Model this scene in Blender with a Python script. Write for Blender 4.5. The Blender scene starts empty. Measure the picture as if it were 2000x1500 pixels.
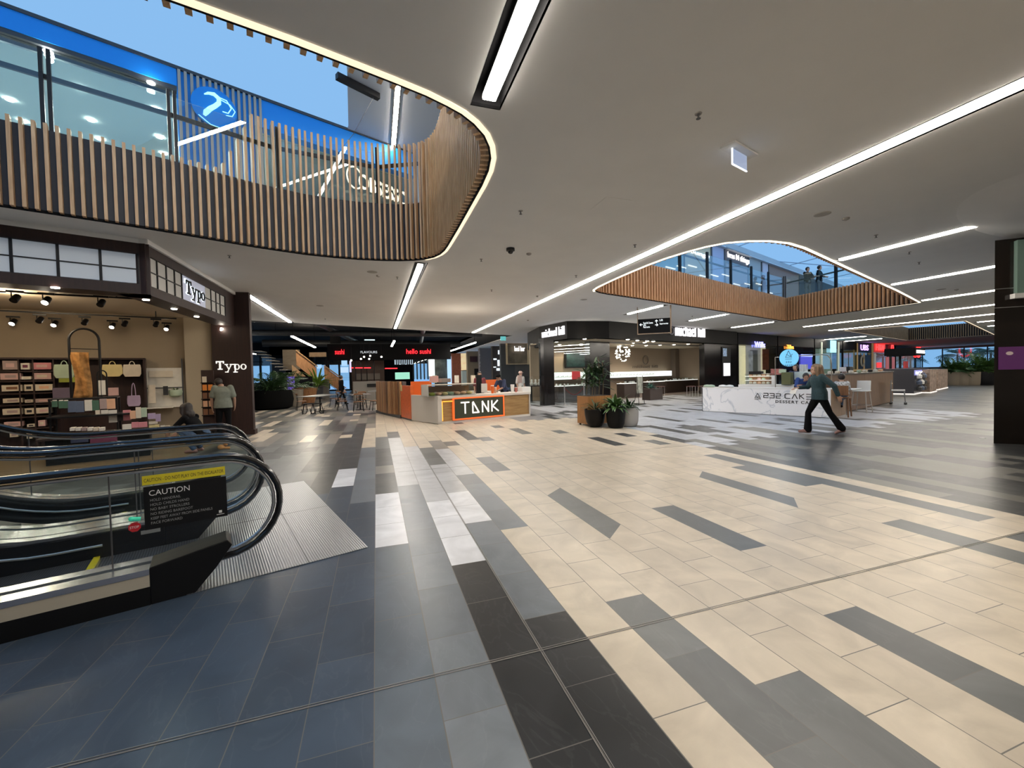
import bpy, bmesh, math, random
from mathutils import Vector, Matrix
from mathutils.geometry import tessellate_polygon

SC = bpy.context.scene
COL = SC.collection
PI = math.pi
R = math.radians

# ------------------------------------------------------------------ camera, world, exposure
EYE = 1.575          # camera height above the floor
CZ = 4.05            # ceiling height
UF = 5.12            # upper floor level
YAW, PIT, ROL, FPX = R(18.03), R(-1.45), R(-1.30), 815.0
_f = Vector((math.sin(YAW)*math.cos(PIT), math.cos(YAW)*math.cos(PIT), math.sin(PIT)))
_r = Vector((math.cos(YAW), -math.sin(YAW), 0))
_u = _r.cross(_f)
CR = _r*math.cos(ROL) + _u*math.sin(ROL)
CU = -_r*math.sin(ROL) + _u*math.cos(ROL)
cam = bpy.data.cameras.new('camera')
camo = bpy.data.objects.new('camera', cam)
COL.objects.link(camo)
cam.sensor_width = 36
cam.lens = FPX/2000*36
cam.clip_start = 0.05
cam.clip_end = 400
camo.matrix_world = Matrix(((CR.x, CU.x, -_f.x, 0), (CR.y, CU.y, -_f.y, 0), (CR.z, CU.z, -_f.z, EYE), (0, 0, 0, 1)))
SC.camera = camo

world = bpy.data.worlds.new('daylight')
SC.world = world
world.use_nodes = True
_bg = world.node_tree.nodes['Background']
_bg.inputs[0].default_value = (0.23, 0.46, 0.78, 1)
_bg.inputs[1].default_value = 1.12
SC.view_settings.view_transform = 'Standard'
SC.view_settings.look = 'None'
SC.view_settings.gamma = 1
SC.view_settings.exposure = 0.0
SC.view_settings.use_curve_mapping = False
SC.cycles.use_denoising = True
SC.cycles.max_bounces = 7
SC.cycles.diffuse_bounces = 4
SC.cycles.glossy_bounces = 3
SC.cycles.transparent_max_bounces = 16
SC.cycles.sample_clamp_indirect = 4
TUBE = 46.0          # brightness of the ceiling strip lights
LAMPK = 1.0

# ------------------------------------------------------------------ surveying helpers (photo measurements -> metres)
def ray(x, y):
    return _f + CR*((x-1000)/FPX) - CU*((y-750)/FPX)
def fl(x, y, z=0.0):
    d = ray(x, y); k = (z-EYE)/d.z
    return (d.x*k, d.y*k)
def atY(x, y, Y):
    d = ray(x, y); k = Y/d.y
    return Vector((d.x*k, Y, EYE+d.z*k))
def atX(x, y, X):
    d = ray(x, y); k = X/d.x
    return Vector((X, d.y*k, EYE+d.z*k))
class Line:
    """a vertical wall plane through two floor points"""
    def __init__(s, p, q):
        s.p = Vector((p[0], p[1], 0)); s.q = Vector((q[0], q[1], 0))
        s.d = (s.q-s.p).normalized(); s.n = Vector((s.d.y, -s.d.x, 0))   # n points to the right-hand side of d
        s.ang = math.atan2(s.d.y, s.d.x)
    def uz(s, x, y, off=0.0):
        """distance along the wall and height seen at a pixel; off moves the plane along n"""
        d = ray(x, y); k = (s.p+s.n*off).dot(s.n)/d.dot(s.n)
        P = Vector((0, 0, EYE))+d*k
        return ((P-s.p).dot(s.d), P.z)
    def at(s, u, z=0.0, off=0.0):
        v = s.p+s.d*u+s.n*off; return Vector((v.x, v.y, z))

# ------------------------------------------------------------------ materials
MATS = {}
def mat(name, col, rough=.6, metal=0.0, emit=0.0, ecol=None, noise=0.0, nscale=20.0, bump=0.0, bscale=60.0, spec=.5, stretch=None, coat=0.0, alpha=1.0):
    if name in MATS: return MATS[name]
    m = bpy.data.materials.new(name); m.use_nodes = True
    nt = m.node_tree; b = nt.nodes['Principled BSDF']
    b.inputs['Base Color'].default_value = (*col, 1)
    b.inputs['Roughness'].default_value = rough
    b.inputs['Metallic'].default_value = metal
    b.inputs['Specular IOR Level'].default_value = spec
    b.inputs['Coat Weight'].default_value = coat
    b.inputs['Alpha'].default_value = alpha
    if emit > 0:
        b.inputs['Emission Color'].default_value = (*(ecol or col), 1)
        b.inputs['Emission Strength'].default_value = emit
    if noise > 0 or bump > 0:
        tc = nt.nodes.new('ShaderNodeTexCoord'); mp = nt.nodes.new('ShaderNodeMapping')
        nt.links.new(tc.outputs['Object'], mp.inputs[0])
        if stretch: mp.inputs['Scale'].default_value = stretch
    if noise > 0:
        n = nt.nodes.new('ShaderNodeTexNoise'); n.inputs['Scale'].default_value = nscale; n.inputs['Detail'].default_value = 5
        nt.links.new(mp.outputs[0], n.inputs['Vector'])
        rp = nt.nodes.new('ShaderNodeValToRGB')
        rp.color_ramp.elements[0].position = .3; rp.color_ramp.elements[1].position = .7
        rp.color_ramp.elements[0].color = (*[max(0, c*(1-noise)) for c in col], 1)
        rp.color_ramp.elements[1].color = (*[min(1, c*(1+noise)) for c in col], 1)
        nt.links.new(n.outputs['Fac'], rp.inputs[0]); nt.links.new(rp.outputs[0], b.inputs['Base Color'])
    if bump > 0:
        n2 = nt.nodes.new('ShaderNodeTexNoise'); n2.inputs['Scale'].default_value = bscale
        nt.links.new(mp.outputs[0], n2.inputs['Vector'])
        bp = nt.nodes.new('ShaderNodeBump'); bp.inputs['Strength'].default_value = bump; bp.inputs['Distance'].default_value = .01
        nt.links.new(n2.outputs['Fac'], bp.inputs['Height']); nt.links.new(bp.outputs[0], b.inputs['Normal'])
    MATS[name] = m
    return m
def glass_mat(name, tint=(.85, .95, .93), rough=.0, refl=.12):
    if name in MATS: return MATS[name]
    m = bpy.data.materials.new(name); m.use_nodes = True; nt = m.node_tree
    for n in list(nt.nodes): nt.nodes.remove(n)
    out = nt.nodes.new('ShaderNodeOutputMaterial'); tr = nt.nodes.new('ShaderNodeBsdfTransparent'); gl = nt.nodes.new('ShaderNodeBsdfGlossy')
    mx = nt.nodes.new('ShaderNodeMixShader'); lw = nt.nodes.new('ShaderNodeLayerWeight'); ma = nt.nodes.new('ShaderNodeMath')
    lw.inputs[0].default_value = .25; ma.operation = 'MULTIPLY_ADD'; ma.inputs[1].default_value = .45; ma.inputs[2].default_value = refl*.4
    tr.inputs[0].default_value = (*tint, 1); gl.inputs['Roughness'].default_value = rough; gl.inputs[0].default_value = (.9, .95, 1, 1)
    nt.links.new(lw.outputs['Fresnel'], ma.inputs[0]); nt.links.new(ma.outputs[0], mx.inputs[0])
    nt.links.new(tr.outputs[0], mx.inputs[1]); nt.links.new(gl.outputs[0], mx.inputs[2]); nt.links.new(mx.outputs[0], out.inputs[0])
    MATS[name] = m
    return m
def wood_mat(name, c1, c2, scale=3.0, rough=.45, axis='Z'):
    if name in MATS: return MATS[name]
    m = bpy.data.materials.new(name); m.use_nodes = True; nt = m.node_tree; b = nt.nodes['Principled BSDF']
    tc = nt.nodes.new('ShaderNodeTexCoord'); mp = nt.nodes.new('ShaderNodeMapping')
    mp.inputs['Scale'].default_value = {'Z': (9, 9, .8), 'X': (.8, 9, 9), 'Y': (9, .8, 9)}[axis]
    n = nt.nodes.new('ShaderNodeTexNoise'); n.inputs['Scale'].default_value = scale; n.inputs['Detail'].default_value = 6; n.inputs['Distortion'].default_value = .6
    rp = nt.nodes.new('ShaderNodeValToRGB'); rp.color_ramp.elements[0].position = .3; rp.color_ramp.elements[1].position = .72
    rp.color_ramp.elements[0].color = (*c1, 1); rp.color_ramp.elements[1].color = (*c2, 1)
    nt.links.new(tc.outputs['Object'], mp.inputs[0]); nt.links.new(mp.outputs[0], n.inputs['Vector']); nt.links.new(n.outputs['Fac'], rp.inputs[0])
    nt.links.new(rp.outputs[0], b.inputs['Base Color']); b.inputs['Roughness'].default_value = rough
    MATS[name] = m
    return m
def emi(name, col, strength):
    if name in MATS: return MATS[name]
    m = bpy.data.materials.new(name); m.use_nodes = True; nt = m.node_tree
    b = nt.nodes['Principled BSDF']; b.inputs['Base Color'].default_value = (*[c*.5 for c in col], 1)
    b.inputs['Emission Color'].default_value = (*col, 1); b.inputs['Emission Strength'].default_value = strength
    MATS[name] = m
    return m

M_CEIL = mat('ceiling_plaster', (.83, .82, .80), .9, noise=.02, nscale=1.5)
M_WHITE = mat('white_paint', (.75, .74, .72), .6)
M_BLACK = mat('black_satin', (.007, .007, .008), .4, spec=.3)
M_BLACKM = mat('black_matte', (.006, .006, .007), .85, spec=.2)
M_DARKBLUE = mat('fascia_navy', (.010, .014, .028), .5)
M_DGREY = mat('dark_grey', (.06, .06, .065), .5)
M_GREY = mat('mid_grey', (.25, .25, .25), .5)
M_STEEL = mat('brushed_steel', (.62, .62, .63), .28, 1.0)
M_ALU = mat('aluminium', (.7, .72, .74), .4, .8)
M_RUBBER = mat('handrail_rubber', (.010, .010, .011), .22, coat=.3)
M_GLASS = glass_mat('clear_glass', (.94, .97, .965))
M_GLASSE = glass_mat('escalator_glass', (.965, .985, .98), 0, .03)
M_TUBE = emi('strip_diffuser', (1, .92, .81), TUBE)
M_LED = emi('edge_led', (1, .82, .58), 1.15)
M_SPOT = emi('lamp_face', (1, .90, .75), 30)
M_OAK = wood_mat('oak_slats', (.50, .285, .13), (.70, .46, .25))
M_WALNUT = wood_mat('cedar_slats', (.50, .235, .095), (.76, .41, .20))
M_MAHOG = wood_mat('mahogany', (.017, .006, .005), (.032, .012, .009), rough=.55)
M_LBLUE = mat('bright_blue_panel', (.01, .30, .88), .5)

# ------------------------------------------------------------------ mesh building
class MB:
    def __init__(s): s.v = []; s.f = []; s.mi = []; s.m = 0; s.uv = None
    def add(s, vs, fs):
        o = len(s.v); s.v += [tuple(p) for p in vs]
        for f in fs: s.f.append([o+i for i in f]); s.mi.append(s.m)
        return s
    def box(s, c, d, rz=0.0, rx=0.0, ry=0.0):
        x, y, z = d[0]/2, d[1]/2, d[2]/2
        vs = [Vector((i*x, j*y, k*z)) for i in (-1, 1) for j in (-1, 1) for k in (-1, 1)]
        if rz or rx or ry:
            Mx = Matrix.Rotation(rz, 3, 'Z') @ Matrix.Rotation(ry, 3, 'Y') @ Matrix.Rotation(rx, 3, 'X')
            vs = [Mx@v for v in vs]
        c = Vector(c)
        return s.add([v+c for v in vs], [(0, 1, 3, 2), (4, 6, 7, 5), (0, 4, 5, 1), (2, 3, 7, 6), (0, 2, 6, 4), (1, 5, 7, 3)])
    def b2(s, x0, x1, y0, y1, z0, z1):
        return s.box(((x0+x1)/2, (y0+y1)/2, (z0+z1)/2), (abs(x1-x0), abs(y1-y0), abs(z1-z0)))
    def wb(s, L, u0, u1, z0, z1, o0, o1):
        """box on a wall line: u range, z range, offset range along the wall's normal"""
        vs = [L.at(u, z, o) for u in (u0, u1) for o in (o0, o1) for z in (z0, z1)]
        return s.add(vs, [(0, 1, 3, 2), (4, 6, 7, 5), (0, 4, 5, 1), (2, 3, 7, 6), (0, 2, 6, 4), (1, 5, 7, 3)])
    def bar(s, p, q, w, h=None, n=4, up=None):
        return s.tube([p, q], w/2 if h is None else w/2, n if h is None else 4, h2=None if h is None else h/2)
    def tube(s, pts, r, n=8, closed=False, cap=True, h2=None):
        pts = [Vector(p) for p in pts]; k = len(pts)
        rs = r if isinstance(r, (list, tuple)) else [r]*k
        ups = None; base = len(s.v); vs = []
        prev = None
        for i, p in enumerate(pts):
            if closed: t = (pts[(i+1) % k]-pts[i-1])
            else: t = pts[min(i+1, k-1)]-pts[max(i-1, 0)]
            t.normalize()
            if prev is None:
                a = Vector((0, 0, 1)) if abs(t.z) < .9 else Vector((0, 1, 0))
                x = t.cross(a).normalized()
            else:
                x = (prev-t*prev.dot(t)).normalized()
            prev = x; y = x.cross(t)
            for j in range(n):
                an = 2*PI*(j+.5)/n
                if h2 is not None and n == 4:
                    ex = (1 if math.cos(an) > 0 else -1)*rs[i]; ey = (1 if math.sin(an) > 0 else -1)*h2
                    vs.append(p+x*ex+y*ey)
                else:
                    rr = rs[i]*(1.0 if n != 4 else 1.414)
                    vs.append(p+x*math.cos(an)*rr+y*math.sin(an)*(rr if h2 is None else rr*h2))
        fs = []
        for i in range(k if closed else k-1):
            for j in range(n):
                a = i*n+j; b = i*n+(j+1) % n; c = ((i+1) % k)*n+(j+1) % n; d = ((i+1) % k)*n+j
                fs.append((a, b, c, d))
        if cap and not closed:
            fs.append(tuple(range(n-1, -1, -1))); fs.append(tuple(range((k-1)*n, k*n)))
        return s.add(vs, fs)
    def lathe(s, prof, c=(0, 0, 0), n=20, sx=1.0, sy=1.0):
        c = Vector(c); vs = []; fs = []
        for r, z in prof:
            for j in range(n): vs.append(c+Vector((r*sx*math.cos(2*PI*j/n), r*sy*math.sin(2*PI*j/n), z)))
        for i in range(len(prof)-1):
            for j in range(n): fs.append((i*n+j, i*n+(j+1) % n, (i+1)*n+(j+1) % n, (i+1)*n+j))
        fs.append(tuple(range(n-1, -1, -1))); fs.append(tuple((len(prof)-1)*n+j for j in range(n)))
        return s.add(vs, fs)
    def cyl(s, c, r, h, n=16): return s.lathe([(r, 0), (r, h)], c, n)
    def prism(s, poly, z0, z1, plane='xy', off=0.0):
        """extrude a polygon; plane 'xy' -> up z, 'xz' -> along y"""
        k = len(poly)
        if plane == 'xy': vs = [(x, y, z0) for x, y in poly]+[(x, y, z1) for x, y in poly]
        else: vs = [(x, z0, y) for x, y in poly]+[(x, z1, y) for x, y in poly]
        fs = [(i, (i+1) % k, k+(i+1) % k, k+i) for i in range(k)]
        tri = tessellate_polygon([[Vector((x, y, 0)) for x, y in poly]])
        for t in tri: fs.append((t[2], t[1], t[0])); fs.append((k+t[0], k+t[1], k+t[2]))
        return s.add(vs, fs)
    def sphere(s, c, r, n=12, m=8, sz=1.0, sx=1.0, sy=1.0):
        prof = [(max(1e-4, r*math.sin(PI*i/m)), -r*sz*math.cos(PI*i/m)) for i in range(m+1)]
        return s.lathe(prof, c, n, sx, sy)
    def quad(s, a, b, c, d): return s.add([a, b, c, d], [(0, 1, 2, 3)])
    def build(s, name, mats, parent=None, smooth=False, world=False, bevel=0.0, fixn=True, mods=None):
        me = bpy.data.meshes.new(name)
        vs = s.v
        if world and parent is not None:
            root = parent
            while root.parent: root = root.parent
            Mi = root.matrix_basis.inverted()
            vs = [tuple(Mi@Vector(p)) for p in vs]
        me.from_pydata(vs, [], s.f)
        ml = mats if isinstance(mats, (list, tuple)) else [mats]
        for m in ml: me.materials.append(m)
        for p, i in zip(me.polygons, s.mi): p.material_index = i if i < len(ml) else 0
        if fixn:
            bm = bmesh.new(); bm.from_mesh(me); bmesh.ops.recalc_face_normals(bm, faces=bm.faces); bm.to_mesh(me); bm.free()
        if smooth:
            for p in me.polygons: p.use_smooth = True
            try: me.set_sharp_from_angle(angle=R(40))
            except Exception: pass
        me.update()
        o = bpy.data.objects.new(name, me); COL.objects.link(o)
        if parent is not None: o.parent = parent
        if bevel > 0:
            md = o.modifiers.new('bevel', 'BEVEL'); md.width = bevel; md.segments = 2; md.limit_method = 'ANGLE'
        return o

def tag(o, label=None, cat=None, group=None, kind=None):
    if label: o['label'] = label
    if cat: o['category'] = cat
    if group: o['group'] = group
    if kind: o['kind'] = kind
    return o
def thing(name, label, cat, loc=(0, 0, 0), rz=0.0, group=None):
    o = bpy.data.objects.new(name, None); COL.objects.link(o)
    o.location = Vector((loc[0], loc[1], loc[2] if len(loc) > 2 else 0)); o.rotation_euler = (0, 0, rz)
    o.empty_display_size = .1
    o.matrix_basis = Matrix.Translation(o.location) @ Matrix.Rotation(rz, 4, 'Z')
    return tag(o, label, cat, group)
def struct(mb, name, m, **k):
    return tag(mb.build(name, m, **k), kind='structure')
def single(mb, name, m, label, cat, loc=(0, 0, 0), rz=0.0, group=None, **k):
    o = mb.build(name, m, **k)
    o.matrix_basis = Matrix.Translation(Vector(loc)) @ Matrix.Rotation(rz, 4, 'Z')
    return tag(o, label, cat, group)
KIDS = {}
def copy_tree(o, loc=None, rz=None, label=None, parent=None, root=True, scale=None):
    c = o.copy(); COL.objects.link(c)
    if parent is not None: c.parent = parent
    if root:
        if loc is not None:
            c.matrix_basis = Matrix.Translation(Vector(loc)) @ Matrix.Rotation(rz or 0, 4, 'Z') @ Matrix.Scale(scale or 1, 4)
        if label: c['label'] = label
    for ch in o.children: copy_tree(ch, parent=c, root=False)
    return c
def lamp(name, loc, energy, col=(1, .86, .68), parent=None, kind='POINT', size=.04, rot=None, spot=R(110), world=True):
    l = bpy.data.lights.new(name, kind); l.energy = energy*LAMPK; l.color = col
    if kind == 'SPOT': l.spot_size = spot; l.spot_blend = .6; l.shadow_soft_size = size
    elif kind == 'POINT': l.shadow_soft_size = size
    else: l.size = size
    o = bpy.data.objects.new(name, l); COL.objects.link(o)
    v = Vector(loc)
    if parent is not None:
        o.parent = parent
        if world:
            root = parent
            while root.parent: root = root.parent
            v = root.matrix_basis.inverted()@v
    o.location = v
    if rot: o.rotation_euler = rot
    return o

# lettering: flat letters with real thickness
_tc = {}
def text_mesh(s, size=1.0, depth=.01, offset=0.0, align='LEFT', spacing=1.0):
    key = (s, size, depth, offset, align, spacing)
    if key in _tc: return _tc[key]
    c = bpy.data.curves.new('lettering', 'FONT'); c.body = s; c.size = size; c.extrude = depth/2; c.offset = offset
    c.align_x = align; c.resolution_u = 3; c.space_character = spacing
    o = bpy.data.objects.new('lettering', c); COL.objects.link(o)
    dg = bpy.context.evaluated_depsgraph_get(); dg.update()
    me = bpy.data.meshes.new_from_object(o.evaluated_get(dg))
    bpy.data.objects.remove(o); bpy.data.curves.remove(c)
    vs = [v.co.copy() for v in me.vertices]; fs = [tuple(p.vertices) for p in me.polygons]
    bpy.data.meshes.remove(me)
    _tc[key] = (vs, fs)
    return vs, fs
def letter(s, size, M, m, parent=None, name='lettering', depth=.01, offset=0.0, align='LEFT', fitw=None, fith=None, spacing=1.0, extra=None):
    """letters in the local xy-plane mapped by matrix M (world)"""
    vs, fs = text_mesh(s, size, depth, offset, align, spacing)
    if not vs: return None
    x0 = min(v.x for v in vs); x1 = max(v.x for v in vs); y0 = min(v.y for v in vs); y1 = max(v.y for v in vs)
    kx = fitw/(x1-x0) if fitw else 1; ky = fith/(y1-y0) if fith else 1
    mb = MB(); mb.add([M@Vector((((v.x-x0) if fitw else v.x)*kx, ((v.y-y0) if fith else v.y)*ky, v.z)) for v in vs], fs)
    if extra: extra(mb, M)
    return mb.build(name, m, parent, world=True, fixn=False)
def face_matrix(o, xdir, up=Vector((0, 0, 1))):
    """letters standing at point o, reading along xdir"""
    x = Vector(xdir).normalized(); y = up; z = x.cross(y).normalized()
    return Matrix(((x.x, y.x, z.x, o[0]), (x.y, y.y, z.y, o[1]), (x.z, y.z, z.z, o[2]), (0, 0, 0, 1)))

# ================================================================== THE SETTING
# ---- floor: running-bond stone tiles, 0.3 x 0.61 m
TX0, TW, TY0, TL = -0.054, 0.30, 2.18, 0.61
TONE = {'cream': (.57, .495, .395), 'pale': (.52, .52, .53), 'white': (.78, .78, .80), 'grey': (.125, .13, .13), 'mid': (.165, .185, .21),
        'slate': (.048, .070, .105), 'dark': (.055, .058, .062), 'black': (.019, .021, .024), 'taupe': (.24, .22, .20)}  # bluish stone; slate and mid also carry blue of the skylight's reflection
SPEC = [(7, 3.7, 4.93, 'grey'), (10, 2.79, 4.0, 'grey'), (15, 3.66, 4.93, 'grey'), (19, 2.45, 6.1, 'grey'), (18, 3.95, 5.2, 'grey'), (16, 1.26, 2.8, 'grey'),
        (18, -1, 2.18, 'grey'), (5, 0.0, 2.5, 'grey'), (6, .3, 1.57, 'grey'), (9, .6, 1.88, 'grey'), (16, 7.6, 8.9, 'dark'), (19, 8.5, 9.2, 'dark'), (21, 7.3, 8.4, 'dark'),
        (6, 6.4, 7.7, 'grey'), (4, 3.97, 6.42, 'mid'), (3, 2.49, 4.33, 'mid'), (3, -4, 2.48, 'black'), (2, -4, 3.4, 'black'), (2, 3.4, 5.3, 'white'), (2, 5.3, 9.5, 'pale'),
        (1, -4, 6.14, 'mid'), (1, 6.14, 10.6, 'pale'), (0, -4, 4.0, 'slatel'), (0, 4.0, 5.83, 'white'), (0, 5.83, 7.0, 'dark'), (0, 7.0, 7.7, 'taupe'), (0, 7.7, 9.3, 'dark'), (0, 9.3, 11.1, 'grey'),
        (-1, -4, 5.5, 'slate'), (-1, 5.5, 9.72, 'mid'), (-1, 9.72, 13.5, 'cream'), (-2, 6.4, 7.65, 'white'), (-2, -4, 6.4, 'slate'), (-2, 7.65, 13.6, 'dark'), (-3, 6.0, 11.5, 'dark'), (-3, -4, 6.0, 'slate'),
        (3, 4.33, 5.5, 'white'), (3, 5.5, 7.3, 'pale'), (3, 7.3, 9.2, 'grey'), (4, 8.8, 10.0, 'taupe'), (7, 9.8, 11.3, 'dark'), (4, 6.42, 8.8, 'pale'), (1, 10.6, 11.9, 'grey'), (8, 13.0, 13.6, 'dark'),
        (12, 10.5, 11.2, 'grey'), (24, 4.9, 6.4, 'dark'), (26, 3.6, 5.2, 'taupe2'), (22, 3.3, 5.2, 'dark')]
TONE['slatel'] = (.10, .125, .155); TONE['taupe2'] = (.155, .15, .13)
rnd = random.Random(7)
def build_floor():
    vs = []; fs = []; tones = []; uvs = []
    spec = {}
    for c, a, b, t in SPEC: spec.setdefault(c, []).append((a, b, t))
    c0, c1 = int((-14-TX0)/TW), int((82-TX0)/TW)
    for c in range(c0, c1):
        x0 = TX0+c*TW; x1 = x0+TW
        ph = TY0 if c % 2 == 0 else TY0+TL/2
        ymax = 60 if x0 < 12 else (34 if x0 < 45 else 46)
        y0 = ph-TL*math.ceil((ph+4)/TL); cuts = [y0]
        while y0 < ymax:
            y0 += TL
            if c % 2 and cuts[-1] < TY0-1e-3 < y0-1e-3 and abs(y0-TY0) > .02: cuts.append(TY0)
            cuts.append(y0)
        run = None; left = 0
        for a, b in zip(cuts, cuts[1:]):
            m = (a+b)/2; t = None
            for (p, q, tt) in spec.get(c, ()):
                if p-.12 <= m <= q+.12 and (min(b, q)-max(a, p)) > .25*(b-a): t = tt; break
            if t is None:
                if left > 0: t = run; left -= 1
                else:
                    r = rnd.random()
                    if c < 0:
                        if m < 6.2+.6*min(0, c+3): t = 'slate'
                        elif m < 11: t = 'dark' if r < .62 else 'grey'
                        else: t = ['cream', 'grey', 'dark', 'taupe', 'taupe2'][min(4, int(r*5))]
                        left = 0 if m < 6 else rnd.choice((0, 1, 2))
                    elif c >= 22 or (c == 21 and m < 7.2):
                        edge = 7.0+.02*(c-22)
                        if m < edge: t = 'dgrey' if r > .16 else 'taupe2'; left = rnd.choice((1, 2, 3)) if t == 'taupe2' else 0
                        elif c < 60: t = 'lgrey' if r > .13 else 'dark'; left = rnd.choice((0, 1)) if t == 'dark' else 0
                        else: t = 'taupe2' if r > .3 else 'dgrey'; left = 1
                    elif m > 13 and c > 14: t = 'midgrey' if r > .22 else 'dark'; left = 1 if t == 'dark' else 0
                    else: t = 'cream' if (r > .02 or m < 7) else 'grey'
                    if c >= 22 and m < 2.5 and t == 'taupe2': t = 'dgrey'
                    run = t
            k = len(vs); vs += [(x0, a, 0), (x1, a, 0), (x1, b, 0), (x0, b, 0)]; fs.append((k, k+1, k+2, k+3))
            col = TONE[t]; j = 1+rnd.uniform(-.05, .05)*(3 if t in ('slate', 'mid', 'grey', 'black') else 1)
            tones.append([v*j for v in col]); uvs.append((b-a))
            if c in (7, 15) and (abs(a-3.095) < .02 or abs(a-4.925) < .02):      # two grey bands have slanting ends
                near = abs(a-3.095) < .02; fs.pop(); tones.pop(); uvs.pop(); del vs[k:]
                yl, yr = (3.42, b) if near else (a, 5.19)
                q1 = [(x0, a, 0), (x1, a, 0), (x1, yr, 0), (x0, yl, 0)] if near else [(x0, a, 0), (x1, yr, 0), (x1, b, 0), (x0, b, 0)]
                q2 = [(x0, yl, 0), (x1, yr, 0), (x0, b, 0)] if near else [(x0, a, 0), (x1, a, 0), (x1, yr, 0)]
                for q, tn in ((q1, 'cream'), (q2, 'grey')):
                    k = len(vs); vs += q; fs.append(tuple(range(k, k+len(q)))); tones.append(TONE[tn]); uvs.append((a, b, x0))
    me = bpy.data.meshes.new('floor'); me.from_pydata(vs, [], fs)
    at = me.attributes.new('tone', 'FLOAT_COLOR', 'FACE')
    for i, t in enumerate(tones): at.data[i].color = (*t, 1)
    uv = me.uv_layers.new(name='tile')
    for p, L in zip(me.polygons, uvs):
        if isinstance(L, tuple):
            for li in p.loop_indices:
                v = me.vertices[me.loops[li].vertex_index].co; uv.data[li].uv = ((v.x-L[2])/TW, (v.y-L[0])/(L[1]-L[0]))
            continue
        for li, (a, b) in zip(p.loop_indices, ((0, 0), (TW, 0), (TW, L), (0, L))): uv.data[li].uv = (a/TW, b/L)
    m = bpy.data.materials.new('stone_tiles'); m.use_nodes = True; nt = m.node_tree; b = nt.nodes['Principled BSDF']; N = nt.nodes.new; Lk = nt.links.new
    a = N('ShaderNodeAttribute'); a.attribute_name = 'tone'
    tc = N('ShaderNodeTexCoord'); n = N('ShaderNodeTexNoise'); n.inputs['Scale'].default_value = 2.2; n.inputs['Detail'].default_value = 8; n.inputs['Distortion'].default_value = 1.4
    Lk(tc.outputs['Object'], n.inputs['Vector'])
    mr = N('ShaderNodeMapRange'); mr.inputs[1].default_value = .3; mr.inputs[2].default_value = .7; mr.inputs[3].default_value = .86; mr.inputs[4].default_value = 1.14
    Lk(n.outputs['Fac'], mr.inputs[0])
    # pale veins, stronger on the darker stone
    mp = N('ShaderNodeMapping'); mp.inputs['Rotation'].default_value = (0, 0, .6); mp.inputs['Scale'].default_value = (1.5, .6, 1)
    Lk(tc.outputs['Object'], mp.inputs[0])
    n2 = N('ShaderNodeTexNoise'); n2.inputs['Scale'].default_value = 1.7; n2.inputs['Detail'].default_value = 9; n2.inputs['Distortion'].default_value = 2.2; Lk(mp.outputs[0], n2.inputs['Vector'])
    s1 = N('ShaderNodeMath'); s1.operation = 'SUBTRACT'; s1.inputs[1].default_value = .5; Lk(n2.outputs['Fac'], s1.inputs[0])
    s2 = N('ShaderNodeMath'); s2.operation = 'ABSOLUTE'; Lk(s1.outputs[0], s2.inputs[0])
    v = N('ShaderNodeMapRange'); v.inputs[1].default_value = 0; v.inputs[2].default_value = .018; v.inputs[3].default_value = .011; v.inputs[4].default_value = 0; Lk(s2.outputs[0], v.inputs[0])
    mul = N('ShaderNodeVectorMath'); mul.operation = 'SCALE'; Lk(a.outputs['Color'], mul.inputs[0]); Lk(mr.outputs[0], mul.inputs['Scale'])
    ad = N('ShaderNodeMixRGB'); ad.blend_type = 'ADD'; ad.inputs[0].default_value = 1; Lk(mul.outputs[0], ad.inputs[1])
    cx = N('ShaderNodeCombineXYZ')
    for i in range(3): Lk(v.outputs[0], cx.inputs[i])
    Lk(cx.outputs[0], ad.inputs[2])
    # joints
    uvn = N('ShaderNodeUVMap'); uvn.uv_map = 'tile'; sx = N('ShaderNodeSeparateXYZ'); Lk(uvn.outputs[0], sx.inputs[0])
    def edge(out, w):
        p = N('ShaderNodeMath'); p.operation = 'PINGPONG'; p.inputs[1].default_value = .5; Lk(out, p.inputs[0])
        l = N('ShaderNodeMath'); l.operation = 'LESS_THAN'; l.inputs[1].default_value = w; Lk(p.outputs[0], l.inputs[0]); return l
    e1 = edge(sx.outputs[0], .0085); e2 = edge(sx.outputs[1], .0042); mx = N('ShaderNodeMath'); mx.operation = 'MAXIMUM'; Lk(e1.outputs[0], mx.inputs[0]); Lk(e2.outputs[0], mx.inputs[1])
    g = N('ShaderNodeMixRGB'); g.inputs[2].default_value = (.14, .13, .12, 1); Lk(mx.outputs[0], g.inputs[0]); Lk(ad.outputs[0], g.inputs[1]); Lk(g.outputs[0], b.inputs['Base Color'])
    rr = N('ShaderNodeMapRange'); rr.inputs[3].default_value = .24; rr.inputs[4].default_value = .42; Lk(n.outputs['Fac'], rr.inputs[0]); Lk(rr.outputs[0], b.inputs['Roughness'])
    b.inputs['Specular IOR Level'].default_value = .33
    bp = N('ShaderNodeBump'); bp.inputs['Strength'].default_value = .06; bp.inputs['Distance'].default_value = .004; Lk(n.outputs['Fac'], bp.inputs['Height']); Lk(bp.outputs[0], b.inputs['Normal'])
    me.materials.append(m)
    o = bpy.data.objects.new('floor', me); COL.objects.link(o); tag(o, kind='structure')
TONE['dgrey'] = (.044, .045, .044); TONE['midgrey'] = (.26, .265, .28); TONE['lgrey'] = (.47, .49, .53)
build_floor()
mb = MB(); mb.b2(.838, .841, -4, 17, .0005, .003); mb.b2(.851, .854, -4, 17, .0005, .003)
mb.b2(-6, 24, 2.170, 2.173, .0005, .003); mb.b2(-6, 24, 2.187, 2.190, .0005, .003); mb.b2(.3, 24, 7.055, 7.065, .0005, .002)
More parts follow.
